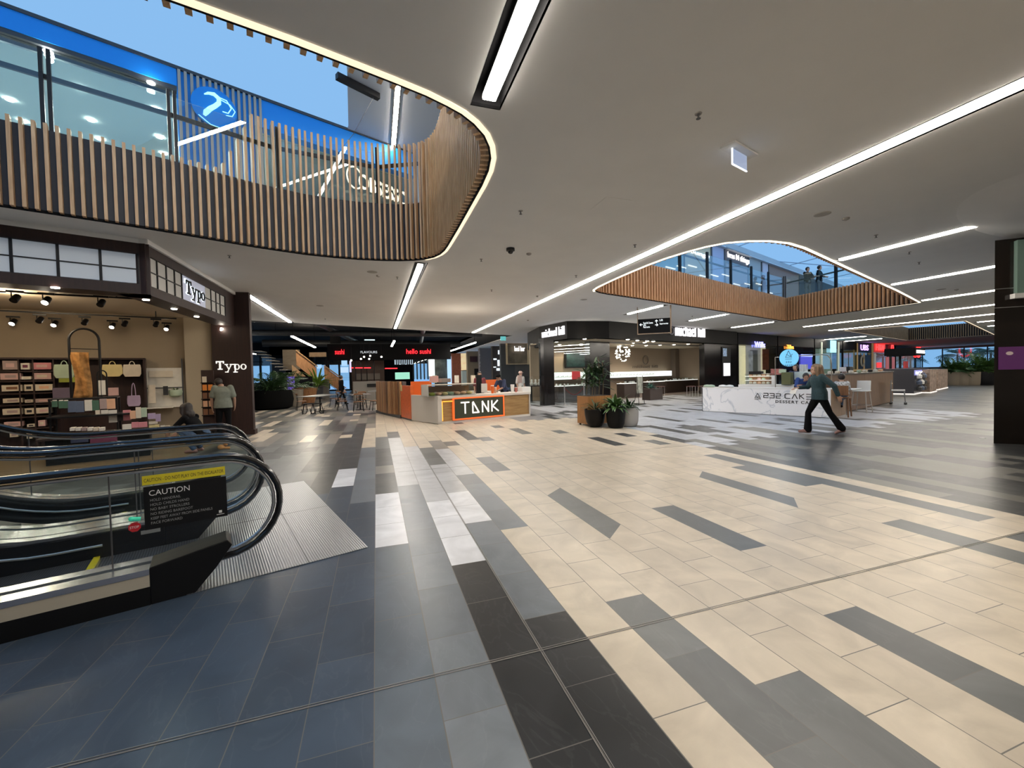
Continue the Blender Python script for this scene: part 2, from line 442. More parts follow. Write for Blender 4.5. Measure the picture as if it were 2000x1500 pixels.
struct(mb, 'trim_1', mat('joint_strip', (.35, .34, .32), .4, .5))

# ---- outlines of the three openings in the ceiling
V1 = [(-9.5, 5.78), (-8, 6.42), (-6.5, 7.05), (-4.88, 7.74), (-3.93, 8.10), (-3.3, 8.37), (-2.77, 8.63), (-2.08, 8.98), (-1.65, 9.15), (-1.24, 9.29), (-.75, 9.38), (-.28, 9.42), (.2, 9.39), (.55, 9.33), (.85, 9.22), (1.07, 9.08), (1.24, 8.88),
      (1.34, 8.62), (1.385, 8.35), (1.40, 8.0), (1.41, 7.0), (1.41, 6.1), (1.41, 5.35), (1.39, 4.95), (1.34, 4.65), (1.26, 4.42), (1.15, 4.22), (1.0, 4.05), (.85, 3.93), (.70, 3.85), (.5, 3.76), (.2, 3.66), (-.06, 3.58), (-.5, 3.45), (-1.14, 3.29),
      (-3, 2.83), (-6, 2.1), (-9.5, 1.25)]
V2 = [(6.20, 7.8), (6.165, 8.4), (6.17, 9.0), (6.19, 9.7), (6.24, 10.4), (6.29, 10.95), (6.37, 11.3), (6.5, 11.5), (6.7, 11.66), (7.1, 11.85), (7.7, 12.06), (9, 12.5), (10.3, 12.97), (12, 13.59), (13.9, 14.28), (16.5, 15.23), (19, 16.15), (21.05, 16.9),
      (20.95, 15), (20.85, 13), (20.8, 10.9), (18.5, 10.03), (16.5, 9.28), (13.58, 8.24), (11.27, 7.41), (9.44, 6.75), (8.54, 6.43), (7.91, 6.27), (7.38, 6.26), (6.97, 6.37), (6.64, 6.56), (6.44, 6.87), (6.31, 7.25)]
V3 = [(31.2, 20.55), (51.5, 28.0), (52.2, 22.0), (33.0, 15.1)]
STRIPS = [  # x, y0, y1, label
 (1.04, -2.5, 3.80, 'short wide strip light in dark slot nearest the camera'),
 (1.02, 9.36, 22.75, 'strip light running from curved timber opening to dark food court'),
 (5.56, -2.5, 24.6, 'longest strip light crossing the whole ceiling'),
 (-3.52, 14.0, 20.75, 'strip light beside the dark brown shop pillar'),
 (10.38, 4.6, 6.95, 'strip light ending above the marble clad column, first behind the long one'),
 (10.54, 13.3, 16.0, 'short strip light above the hanging wayfinding sign'),
 (15.24, 5.3, 8.68, 'second strip light meeting the far oblong opening'),
 (15.30, 15.0, 17.7, 'short strip light over the right jeweller sign'),
 (20.28, 2.0, 10.55, 'third strip light meeting the corner of the far oblong opening'),
 (20.6, 17.0, 20.2, 'short strip light over the cream shopfront'),
 (25.2, 2.0, 19.2, 'long strip light passing just beyond the oblong opening'),
 (30.0, 2.0, 21.0, 'long strip light second beyond the oblong opening'),
 (34.8, 2.0, 15.6, 'strip light touching near side of farthest timber opening'),
 (39.6, 2.0, 17.2, 'strip light touching middle of farthest timber opening'),
 (44.4, 2.0, 18.8, 'strip light touching far part of farthest timber opening'),
 (39.6, 24.2, 28.2, 'short strip light beyond farthest timber opening, left one'),
 (45.0, 26.2, 30.0, 'short strip light beyond farthest timber opening, right one'),
]
from mathutils.geometry import delaunay_2d_cdt
def in_poly(x, y, P):
    c = False; k = len(P)
    for i in range(k):
        x1, y1 = P[i]; x2, y2 = P[(i+1) % k]
        if (y1 > y) != (y2 > y) and x < (x2-x1)*(y-y1)/(y2-y1)+x1: c = not c
    return c
def plane_with_holes(name, z, outer, holes, m, thick=.03):
    vs = []; es = []
    for poly in [outer]+holes:
        k0 = len(vs); k = len(poly); vs += [Vector((p[0], p[1])) for p in poly]; es += [(k0+i, k0+(i+1) % k) for i in range(k)]
    r = delaunay_2d_cdt(vs, es, [], 0, 1e-5)
    V, F = r[0], r[2]; fs = []
    for f in F:
        cx = sum(V[i].x for i in f)/len(f); cy = sum(V[i].y for i in f)/len(f)
        if in_poly(cx, cy, outer) and not any(in_poly(cx, cy, h) for h in holes): fs.append(tuple(f))
    n = len(V); used = {}
    cnt = {}
    for f in fs:
        for a, b in zip(f, f[1:]+f[:1]): cnt[(a, b)] = 1
    mb = MB(); allf = [f for f in fs]+[tuple(n+i for i in reversed(f)) for f in fs]
    for (a, b) in cnt:
        if (b, a) not in cnt: allf.append((b, a, n+a, n+b))
    mb.add([(v.x, v.y, z) for v in V]+[(v.x, v.y, z+thick) for v in V], allf)
    return struct(mb, name, m, fixn=True)
SH = .14
slots = [[(x-SH, a), (x+SH, a), (x+SH, b), (x-SH, b)] for x, a, b, l in STRIPS]
OUTER = [(-14, -4), (82, -4), (82, 50), (9, 50), (8.6, 26.0), (-14, 16.2)]
plane_with_holes('ceiling', CZ, OUTER, [V1, V2, V3]+slots, M_CEIL)
plane_with_holes('floor', UF-.05, OUTER, [V1, V2, V3], M_GREY)
# upper ceiling with the big skylight openings
SKY1 = [(-20, -3.9), (-.2, -3.9), (-.30, 5.0), (-.44, 10.86), (-.55, 13.2), (-.70, 13.85), (-1.1, 13.5), (-1.8, 12.9), (-2.94, 12.36), (-4.2, 11.82), (-6.66, 10.78), (-20, 5.1)]
SKY2 = [(4.0, 5.0), (60, 5.0), (60, 34.6), (4.9, 14.5)]
M_UP = mat('upper_ceiling', (.62, .63, .66), .8)
plane_with_holes('ceiling', 8.9, [(-22, -4), (82, -4), (82, 40), (-22, 40)], [SKY1, SKY2], M_UP)
for sk in (SKY2,):
    mb = MB(); k = len(sk)
    for i in range(k):
        a, b = sk[i], sk[(i+1) % k]; mb.quad((*a, 8.95), (*b, 8.95), (*b, 9.3), (*a, 9.3))
    struct(mb, 'trim_2', mat('skylight_well', (.82, .84, .86), .7))
# roof glazing bars and panes over the wells
mb = MB()
for i in range(7): mb.b2(6+i*8, 6.04+i*8, 4, 36, 9.25, 9.3)
for j in range(2): mb.b2(4, 60, 12+j*11, 12.04+j*11, 9.25, 9.3)
struct(mb, 'window_1', mat('glazing_bar', (.55, .6, .7), .5))

# ---- recessed strip lights
for x, a, b, lab in STRIPS:
    t = thing('strip_light', lab, 'ceiling light', (x, a, CZ), group='linear ceiling lights')
    L = b-a; mb = MB()
    w = SH+.004
    mb.b2(-w, -SH+.0, 0, L, .0, .20); mb.b2(SH, w, 0, L, .0, .20); mb.b2(-w, w, 0, L, .20, .21); mb.b2(-w, w, -.01, 0, .0, .21); mb.b2(-w, w, L, L+.01, .0, .21)
    mb.build('housing', M_BLACKM, t)
    mb = MB(); e0 = .22 if a > -2 else .1; e1 = .22
    if b == 3.80: e1 = .12
    mb.b2(-.062, .062, e0 if a < 3 or a > 9 else .02, L-e1 if (b < 5 or b > 12) else L-.02, -.020, .03)
    mb.build('diffuser', M_TUBE, t, bevel=.012)
    mb = MB(); mb.b2(-.05, .05, e0, L-.1, .032, .07); mb.build('mounting_rail', M_BLACKM, t)

# ---- pendant strip lights under the open dark ceiling of the food court
for i, (x, y0, y1, z, lab) in enumerate(((5.85, 25.0, 49.0, 3.49, 'long suspended strip light over the juice kiosk, in line with the longest ceiling strip'),
        (-3.55, 21.0, 28.6, 3.45, 'suspended strip light left of red signs under black ceiling'), (1.0, 23.4, 27.5, 3.44, 'stubby suspended strip light beside the red sushi sign'), (-8.6, 27.0, 36.0, 3.44, 'suspended strip light near the timber stairs'))):
    t = thing('pendant_strip_light', lab, 'pendant light', (x, y0, z), group='suspended strip lights')
    mb = MB(); mb.b2(-.05, .05, 0, y1-y0, 0, .05); mb.build('diffuser', M_TUBE, t)
    mb = MB(); mb.b2(-.055, .055, 0, y1-y0, .05, .10); mb.build('housing', M_BLACKM, t)
    for yy in (.3, y1-y0-.3):
        mb = MB(); mb.cyl((0, yy, .1), .01, 5.6-z-.1, 6); mb.build('suspension_rod', M_BLACKM, t)

# ---- timber-slatted openings
def resample(poly, step, closed=True):
    out = []; k = len(poly); rest = 0.0
    for i in range(k if closed else k-1):
        a = Vector(poly[i]); b = Vector(poly[(i+1) % k]); L = (b-a).length; d = (b-a)/L; u = rest
        while u < L: out.append((a+d*u, d)); u += step
        rest = u-L
    return out
def opening(poly, lab, top_of, step=.117, oak=M_OAK, posts=(), led_on=None, led=M_LED, back=M_DARKBLUE, sw=.040, sd=.10, rail=True):
    t = thing('slatted_balustrade', lab, 'balustrade', (poly[0][0], poly[0][1], CZ), group='timber slatted ceiling openings')
    area = sum(poly[i][0]*poly[(i+1) % len(poly)][1]-poly[(i+1) % len(poly)][0]*poly[i][1] for i in range(len(poly)))
    sg = 1 if area > 0 else -1           # inward normal = left of travel for ccw
    def inn(d): return Vector((-d.y, d.x))*sg
    mb = MB()
    for p, d in resample(poly, step):
        n = inn(d); c = p+n*(.03+sd/2); zt = top_of(p)
        mb.box((c.x, c.y, (CZ+.01+zt)/2), (sw, sd, zt-CZ-.01), math.atan2(d.y, d.x))
    mb.build('timber_slats', oak, t, world=True)
    mb = MB(); k = len(poly)
    nn = []
    for i in range(k):
        a = Vector(poly[i-1]); b = Vector(poly[i]); c = Vector(poly[(i+1) % k]); nn.append((inn((b-a).normalized())+inn((c-b).normalized())).normalized())
    def ring(mb, o0, o1, z0, z1, on=None):
        for i in range(k):
            j = (i+1) % k
            if on and not on((poly[i][0]+poly[j][0])/2, (poly[i][1]+poly[j][1])/2): continue
            P = [Vector(poly[i])+nn[i]*o0, Vector(poly[j])+nn[j]*o0, Vector(poly[j])+nn[j]*o1, Vector(poly[i])+nn[i]*o1]
            vs = [(q.x, q.y, z) for z in (z0, z1) for q in P]
            mb.add(vs, [(0, 1, 2, 3), (4, 5, 6, 7), (0, 1, 5, 4), (1, 2, 6, 5), (2, 3, 7, 6), (3, 0, 4, 7)])
    ring(mb, -.02, .02, CZ+.03, 5.25); mb.build('fascia_panel', back, t, world=True)
    mb = MB(); ring(mb, -.045, .012, CZ-.012, CZ+.002, led_on); mb.build('edge_light', led, t, world=True)
    mb = MB(); ring(mb, .012, .035, CZ-.012, CZ+.03); mb.build('edge_trim', M_BLACKM, t, world=True)
    # glazed balustrade behind the slats
    pts = posts
    for (a, b) in zip(pts, pts[1:]):
        a = Vector(a); b = Vector(b); d = (b-a); L = d.length; d.normalize(); n = inn(d)
        mb = MB(); c = (a+b)/2-n*.06; mb.box((c.x, c.y, 5.8), (L-.12, .012, 1.1), math.atan2(d.y, d.x)); mb.build('glass_pane', M_GLASS, t, world=True)
        if rail:
            mb = MB(); c = (a+b)/2-n*.13; mb.box((c.x, c.y, 6.08), (L, .04, .07), math.atan2(d.y, d.x)); mb.build('handrail', M_BLACK, t, world=True)
    for a in pts:
        i = min(range(k), key=lambda i: (Vector(poly[i])-Vector(a)).length); n = nn[i]; d = Vector((n.y, -n.x)); a = Vector(a)
        mb = MB()
        for s_ in (-.04, .04):
            mb.m = 0
            c = a+d*s_-n*.06; mb.box((c.x, c.y, 5.78), (.045, .07, 1.34), math.atan2(d.y, d.x))
            for z in (5.4, 5.75, 6.1, 6.35):
                c2 = c+n*.037; mb.box((c2.x, c2.y, z), (.012, .006, .012), math.atan2(d.y, d.x))
        mb.build('post', M_BLACK, t, world=True)
    return t
def top1(p):
    if p.y < 7 and p.x < 1.3: return 5.30
    if p.x < -2.55: return 5.30
    if p.x < -2.1 and p.y > 8: return 5.30+(p.x+2.55)/.45*1.1
    return 6.45
opening(V1, 'large curved slatted opening above the escalator with light timber battens', top1, led_on=lambda x, y: x > 1.0 or y < 5.5,
        posts=[(-8.0, 6.42), (-6.12, 7.20), (-4.43, 7.91), (-3.11, 8.47), (-1.72, 9.13), (.1, 9.40), (1.2, 8.9), (1.41, 7.0), (1.41, 5.3)])
opening(V2, 'oblong slatted opening over the shops in the middle distance, reddish battens', lambda p: 5.28, led=emi('edge_led_far', (1, .86, .64), 3.2), led_on=lambda x, y: x < 6.5 or y < 10.9+(x-20.8)*.36+1.5, oak=M_WALNUT, step=.165, sw=.065, sd=.10, back=mat('walnut_backing', (.022, .009, .006), .6),
        posts=[(7.7, 12.06), (9.3, 12.61), (11.3, 13.33), (13.3, 14.06), (15.3, 14.79), (17.3, 15.52), (19.2, 16.22), (20.95, 16.8), (20.9, 14.2), (20.83, 11.6)])
opening(V3, 'farthest slatted opening near the end of the mall, seen as a thin wedge', lambda p: 5.28, oak=M_WALNUT, step=.16, sd=.10, back=mat('walnut_backing', (.05, .02, .012), .6))

# ---- open dark ceiling over the food court
mb = MB(); mb.b2(-22, 9.5, 15, 60, 5.6, 5.65)
mb.add([(8.6, 26.0, 4.05), (-14, 16.2, 4.05), (-14, 16.2, 5.62), (8.6, 26.0, 5.62)], [(0, 1, 2, 3)])
struct(mb, 'ceiling', M_BLACKM)

# ================================================================== ESCALATORS
EO = Vector((-.115, 4.04)); EANG = math.atan2(.3124, .94995)
def esc_matrix(): return Matrix.Translation((EO.x, EO.y, 0)) @ Matrix.Rotation(EANG, 4, 'Z')
# local x = -s (towards the landing), local y = t (away from the camera), z up
S_END = 5.2
def incl(s):           # extra height of the inclined run
    if s < 2.25: return 0
    if s < 3.15: return (s-2.25)**2*.32
    return .9**2*.32+(s-3.15)*.577
SS = [2.0, 2.25, 2.4, 2.55, 2.7, 2.85, 3.0, 3.15, 3.6, 4.2, S_END]
def railpath():
    pts = [(s, .975+incl(s)) for s in reversed(SS)]+[(1.6, .975), (1.08, .975)]
    for i in range(1, 16):
        a = PI/2-PI*i/15; pts.append((1.08-.40*math.cos(a), .575+.40*math.sin(a)))
    pts.append((1.25, .16)); pts.append((1.42, .14))
    return pts
M_SKIRT = mat('escalator_skirt', (.006, .006, .007), .4, spec=.3)
M_CREAM = mat('cream_cladding', (.50, .46, .38), .45)
M_DECK = mat('escalator_deck', (.72, .75, .82), .22, .9)
M_STEP = mat('escalator_steps', (.055, .055, .058), .45, .4)
M_YEL = mat('sticker_yellow', (.72, .62, .03), .4)
def groove_mat(name, col, freq, rough=.35, metal=1.0, rot=0.0):
    m = bpy.data.materials.new(name); m.use_nodes = True; nt = m.node_tree; b = nt.nodes['Principled BSDF']
    tc = nt.nodes.new('ShaderNodeTexCoord'); w = nt.nodes.new('ShaderNodeTexWave'); w.wave_type = 'BANDS'; w.bands_direction = 'X'; w.inputs['Scale'].default_value = freq
    nt.links.new(tc.outputs['Object'], w.inputs['Vector'])
    rp = nt.nodes.new('ShaderNodeValToRGB'); rp.color_ramp.elements[0].position = .25; rp.color_ramp.elements[1].position = .6
    rp.color_ramp.elements[0].color = (*[c*.62 for c in col], 1); rp.color_ramp.elements[1].color = (*col, 1)
    nt.links.new(w.outputs['Fac'], rp.inputs[0]); nt.links.new(rp.outputs[0], b.inputs['Base Color'])
    bp = nt.nodes.new('ShaderNodeBump'); bp.inputs['Strength'].default_value = .5; bp.inputs['Distance'].default_value = .002
    nt.links.new(w.outputs['Fac'], bp.inputs['Height']); nt.links.new(bp.outputs[0], b.inputs['Normal'])
    b.inputs['Metallic'].default_value = metal; b.inputs['Roughness'].default_value = rough
    return m
M_PLATE = groove_mat('ribbed_landing', (.50, .52, .56), 16, .34, .9)
M_TREAD = groove_mat('ribbed_tread', (.09, .09, .095), 20, .5, .4)

def poly_sz(mb, poly, t0, t1): mb.prism([(-s, z) for s, z in poly], t0, t1, plane='xz')
def build_escalator(lab, t0, sticker):
    e = thing('escalator', lab, 'escalator', (EO.x, EO.y, 0), EANG, 'escalators')
    rp = railpath()
    for k, (y0, y1, yg, inner) in enumerate(((t0+.0, t0+.26, t0+.14, 1), (t0+1.31, t0+1.57, t0+1.43, -1))):
        b0 = [(s, incl(s)) for s in SS]
        # plinth, cladding, deck along the outer side
        outy = y0 if inner == 1 else y1; iny = y1 if inner == 1 else y0
        prof = lambda lo, hi: [(1.52, lo), (2.0, lo)]+[(s, lo+z) for s, z in b0]+[(s, hi+z) for s, z in reversed(b0)]+[(1.52, hi)]
        def strip(lo, hi, ya, yb, name, m):
            mb = MB(); poly = [(1.52, lo)]+[(s, lo+z) for s, z in b0]+[(s, hi+z) for s, z in reversed(b0)]+[(1.52, hi)]
            poly_sz(mb, poly, min(ya, yb), max(ya, yb)); return mb.build(name, m, e)
        strip(0.0, .13, outy, outy+.02*inner, 'plinth', M_SKIRT)
        strip(.13, .215, outy, outy+.02*inner, 'cladding', M_CREAM)
        strip(.215, .255, outy-.004*inner, yg-.025*inner, 'deck', M_DECK)
        strip(.22, .26, yg+.02*inner, iny, 'deck', M_DECK)
        strip(-.02, .235, iny-.015*inner, iny, 'skirt_panel', M_SKIRT)
        mb = MB(); mb.tube([(-s, iny+.012*inner, .12+incl(s)) for s in ([1.95]+SS[1:])], .011, 6); mb.build('skirt_brush', M_ALU, e)
        # black front end
        mb = MB(); poly_sz(mb, [(1.52, 0), (1.52, .262), (1.06, .345), (1.03, .30), (1.13, .16), (1.27, 0)], y0, y1); mb.build('newel_base', M_SKIRT, e, bevel=.006)
        # glass balustrade
        inn_p = []
        for i, (s, z) in enumerate(rp[:-2]):
            if i < len(SS)+1: inn_p.append((s, z-.045))
            else:
                v = Vector((s-1.08, z-.575)); v.normalize(); inn_p.append((1.08+v.x*.355, .575+v.y*.355))
        low = [(1.35, .24)]+[(s, .24+incl(s)) for s in SS]
        mb = MB(); poly_sz(mb, inn_p+low, yg-.005, yg+.005); mb.build('glass_balustrade', M_GLASSE, e)
        mb = MB(); mb.tube([(-s, yg, z) for s, z in inn_p], .013, 6); mb.build('handrail_track', M_STEEL, e)
        # clamp joints in the glass
        for s in (1.72, 2.75):
            mb = MB(); poly_sz(mb, [(s, .26+incl(s)), (s+.008, .26+incl(s)), (s+.008, .93+incl(s)), (s, .93+incl(s))], yg-.006, yg+.006)
            mb.build('glass_joint', M_DGREY, e)
        mb = MB(); mb.tube([(-s, yg, z) for s, z in rp], .040, 10, h2=.62); mb.build('handrail', M_RUBBER, e, smooth=True)
        mb = MB(); mb.box((-1.62, iny+.004*inner, .165), (.14, .006, .035)); mb.build('skirt_sensor', M_GREY, e)
    ya, yb = t0+.26, t0+1.31
    mb = MB(); mb.b2(-1.97, -1.32, ya, yb, .002, .0065); mb.build('floor_plate', M_PLATE, e)
    mb = MB(); mb.b2(-2.01, -1.97, ya, yb, .006, .026); mb.build('comb', M_YEL, e)
    # treads
    s = 2.01
    while s < S_END:
        z = max(0, incl(s-.1)); mb = MB(); mb.b2(-s-.40, -s, ya+.005, yb-.005, z-.25, z+.012); mb.build('tread', M_TREAD, e); s += .40
    return e
eA = build_escalator('nearer escalator with the black caution sign on its glass side', 0.0, True)
eB = build_escalator('farther escalator running behind the one with the caution sign', 1.57, False)
# caution signs on the near glass
yg = .14
def esc_text(s, str_, z, h, w, m, parent, off=0.0):
    Mx = esc_matrix() @ Matrix(((1, 0, 0, -s), (0, 0, -1, yg-.0085-off), (0, 1, 0, z), (0, 0, 0, 1)))
    return letter(str_, .1, Mx, m, parent, depth=.0012, fitw=w, fith=h)
M_TXTG = mat('sign_grey_print', (.30, .31, .32), .5); M_TXTW = mat('sign_white_print', (.80, .81, .82), .5)
mb = MB(); mb.b2(-1.545, -1.05, yg-.0078, yg-.0055, .497, .812); cs = mb.build('caution_sign', M_BLACK, eA)
esc_text(1.515, 'CAUTION', .742, .040, .235, M_TXTW, cs)
for i, (tx, w) in enumerate((('HOLD HANDRAIL', .175), ('HOLD CHILDS HAND', .225), ('NO BABY STROLLERS', .225), ('NO RIDING BAREFOOT', .245), ('KEEP FEET AWAY FROM SIDE PANELS', .365), ('FACE FORWARD', .18))):
    esc_text(1.51, tx, .700-i*.0335, .019, w, M_TXTG, cs)
mb = MB(); mb.b2(-1.105, -1.085, yg-.0092, yg-.008, .530, .550); mb.b2(-1.12, -1.07, yg-.0092, yg-.008, .517, .521); mb.build('emblem', M_TXTW, cs)
mb = MB(); mb.b2(-1.550, -1.055, yg-.0078, yg-.0055, .825, .892); ys = mb.build('warning_strip', M_YEL, eA)
tag(ys, 'yellow warning strip')
esc_text(1.540, 'CAUTION - DO NOT PLAY ON THE ESCALATOR', .845, .026, .475, mat('sign_black_print', (.05, .045, .02), .6), ys)
mb = MB(); mb.prism([(-1.60+.036*math.cos(PI/8+i*PI/4), .535+.036*math.sin(PI/8+i*PI/4)) for i in range(8)], yg-.0078, yg-.0055, plane='xz'); st = mb.build('stop_sticker', mat('stop_red', (.55, .02, .03), .4), eA)
esc_text(1.626, 'STOP', .526, .017, .05, M_TXTW, st)
mb = MB(); mb.tube([(-1.615, yg-.02, .60), (-1.565, yg-.02, .59)], .014, 10); mb.sphere((-1.615, yg-.02, .60), .016); mb.build('start_button', mat('go_green', (.05, .65, .42), .4, emit=.2), eA)
# prints on the inner deck
mb = MB()
for i in range(3): mb.b2(-1.66+i*.05, -1.635+i*.05, 1.36, 1.39, .2605, .2615)
mb.build('deck_pictograms', mat('sticker_red', (.45, .08, .10), .5), eA)
# outer landing plate shared by both
mb = MB(); mb.b2(-1.32, 0, 0, 3.14, .002, .0065)
t = single(mb, 'landing_plate', M_PLATE, 'ribbed metal landing plate in the slate floor at foot of escalators', 'floor plate', (EO.x, EO.y, 0), EANG)
mb = MB(); mb.b2(-.5, -.495, 0, 3.14, .0066, .0075); mb.b2(-1.02, 0, 1.565, 1.572, .0066, .0075); mb.build('plate_seam', M_DGREY, t)

# ================================================================== STATIONERY SHOP ON THE LEFT
F1 = Line((-9.6, 6.54), (-3.71, 8.95))
F2 = Line((-3.75, 8.95), (-3.75, 13.66))
M_BULK = M_CEIL
mb = MB(); mb.wb(F1, 0, (F1.q-F1.p).length, 3.97, CZ, .0, -.5); mb.b2(-4.3, -3.70, 8.9, 13.7, 3.97, CZ); struct(mb, 'trim_3', M_BULK)
M_PANEL = mat('paper_panel_glow', (.58, .63, .68), .5, emit=.10, ecol=(.7, .8, .95))  # opaque pale panels; a faint glow stands in for light on them
M_PANEL2 = mat('paper_panel_glow_warm', (.50, .49, .46), .5, emit=.05, ecol=(1, .95, .85))  # side-run panels, opaque too, with a weaker warm glow painted in
fs_ = thing('shop_fascia', 'dark brown fascia band with gridded paper-white panels around the stationery shop corner', 'shopfront', (-3.71, 8.95, 3.1))
L1 = (F1.q-F1.p).length
def uu(x, y, L, off=0): return L.uz(x, y, off)
mb = MB(); mb.wb(F1, 0, L1, 3.10, 3.27, 0, -.5); mb.wb(F1, 0, L1, 3.79, 3.97, 0, -.5); mb.wb(F1, L1-.14, L1, 3.10, 3.97, .001, -.5); mb.wb(F1, 0, L1, 3.2, 3.9, -.1, -.5)
mb.b2(-4.2, -3.75, 8.95, 13.66, 3.10, 3.27); mb.b2(-4.2, -3.75, 8.95, 13.66, 3.79, 3.97); mb.b2(-4.2, -3.749, 8.9, 9.077, 3.1, 3.97); mb.b2(-4.2, -3.749, 12.957, 13.66, 3.1, 3.97); mb.b2(-4.2, -3.85, 9, 13.6, 3.2, 3.9)
mb.build('frame', M_MAHOG, fs_, world=True)
us = [uu(x, 515, F1)[0] for x in (22, 113, 196)]
us = [us[0]-.53*k for k in (3, 2, 1)]+us+[L1-.14]
for a, b in zip(us, us[1:]):
    for z0, z1 in ((3.28, 3.515), (3.53, 3.78)):
        mb = MB(); mb.wb(F1, a+.018, b-.018, z0, z1, -.02, -.08); mb.build('paper_panel', M_PANEL, fs_, world=True)
    mb = MB(); mb.wb(F1, b-.018, b+.018, 3.27, 3.79, 0, -.08); mb.build('mullion', M_BLACK, fs_, world=True)
mb = MB(); mb.wb(F1, 0, L1-.14, 3.513, 3.532, -.005, -.08); mb.b2(-3.8, -3.753, 9.077, 10.36, 3.513, 3.532); mb.b2(-3.8, -3.753, 11.63, 12.957, 3.513, 3.532); mb.build('crossbar', M_BLACK, fs_, world=True)
ys_ = [9.077, 9.337, 9.692, 10.034, 10.36]
for grp in (ys_, [11.63, 11.966, 12.298, 12.584, 12.957]):
    for a, b in zip(grp, grp[1:]):
        for z0, z1 in ((3.28, 3.515), (3.53, 3.78)):
            mb = MB(); mb.b2(-3.82, -3.77, a+.015, b-.015, z0, z1); mb.build('paper_panel', M_PANEL2, fs_, world=True)
        mb = MB(); mb.b2(-3.8, -3.752, b-.015, b+.015, 3.27, 3.79); mb.build('mullion', M_BLACK, fs_, world=True)
mb = MB(); mb.b2(-3.82, -3.765, 10.375, 11.615, 3.28, 3.78); sp = mb.build('sign_panel', mat('lit_sign_panel', (.50, .52, .62), .5, emit=.25, ecol=(.75, .8, 1)), fs_, world=True)
def typo_letters(M, w, h, m, parent, depth, off):
    def ser(mb, M): pass
    # slab serif letters drawn as strokes: T y p o
    mb = MB(); st = .16
    def rect(x0, x1, y0, y1): mb.add([M@Vector((x*w, y*h, z)) for x in (x0, x1) for y in (y0, y1) for z in (0, depth)], [(0, 1, 3, 2), (4, 6, 7, 5), (0, 4, 5, 1), (2, 3, 7, 6), (0, 2, 6, 4), (1, 5, 7, 3)])
    def quad(p, q, t):
        p = Vector(p); q = Vector(q); d = (q-p); n = Vector((-d.y*h/w, d.x*w/h)); n.normalize(); n *= t/2
        P = [p-n, p+n, q+n, q-n]; vs = [M@Vector((a.x*w, a.y*h, z)) for z in (0, depth) for a in P]
        mb.add(vs, [(0, 1, 2, 3), (4, 5, 6, 7), (0, 1, 5, 4), (1, 2, 6, 5), (2, 3, 7, 6), (3, 0, 4, 7)])
    def ringo(cx, cy, rx, ry, t, a0=0, a1=2*PI, k=20):
        for i in range(k):
            a = a0+(a1-a0)*i/k; b = a0+(a1-a0)*(i+1)/k
            vs = [M@Vector(((cx+math.cos(c)*(rx-e)) * w, (cy+math.sin(c)*(ry-e*1.6))*h, z)) for z in (0, depth) for c, e in ((a, 0), (b, 0), (b, t), (a, t))]
            mb.add(vs, [(0, 1, 2, 3), (4, 5, 6, 7), (0, 1, 5, 4), (1, 2, 6, 5), (2, 3, 7, 6), (3, 0, 4, 7)])
    # T
    rect(.0, .26, .86, .96); rect(.10, .16, .26, .9); rect(.05, .21, .22, .31); rect(0, .035, .74, .9); rect(.225, .26, .74, .9)
    # y
    quad((.33, .66), (.41, .28), .045); quad((.50, .66), (.37, .02), .035); rect(.28, .39, .62, .70); rect(.45, .55, .62, .70); rect(.29, .40, -.02, .06)
    # p
    rect(.60, .645, .0, .68); rect(.56, .645, .62, .70); rect(.56, .70, -.04, .05); ringo(.685, .45, .09, .25, .04)
    # o
    ringo(.90, .45, .10, .25, .042)
    return mb.build('lettering', m, parent, world=True)
M_HALO = emi('halo_white', (.80, .93, 1.0), 5.0)
typo_letters(face_matrix((-3.755, 10.52, 3.33), (0, 1, 0)), 1.0, .40, M_BLACK, sp, .02, 0)
typo_letters(face_matrix((-3.7638, 10.50, 3.325), (0, 1, 0)), 1.04, .42, M_HALO, sp, .006, 0)
for i, (x, y) in enumerate(((108, 561), (285, 585), (340, 603), (384, 618))):
    p = fl(x, y, 3.1); mb = MB(); mb.cyl((p[0], p[1], 3.085), .05, .016, 12); mb.build('downlight', M_SPOT, fs_, world=True)
    lamp('downlight_bulb', (p[0], p[1], 3.03), 14, parent=fs_, kind='SPOT', size=.05, spot=R(120))
# pillar with the second sign
pl = thing('shopfront_pillar', 'dark reddish-brown pillar with white shop name, at the end of the stationery shop', 'pillar', (-3.85, 14.3, 0))
mb = MB(); mb.b2(-4.32, -3.38, 13.66, 13.86, .12, CZ); mb.build('body', M_MAHOG, pl, world=True)
mb = MB(); mb.b2(-4.34, -3.34, 13.62, 13.9, 0, .14); mb.build('plinth', M_MAHOG, pl, world=True)
typo_letters(face_matrix((-4.235, 13.655, 1.79), (1, 0, 0)), .74, .33, mat('warm_white_letters', (.85, .83, .78), .4, emit=.9), pl, .02, 0)
mb = MB(); mb.box((-4.05, 13.60, 3.0), (.05, .09, .05)); mb.sphere((-4.05, 13.55, 2.97), .03); mb.build('spotlight', M_SPOT, pl, world=True)

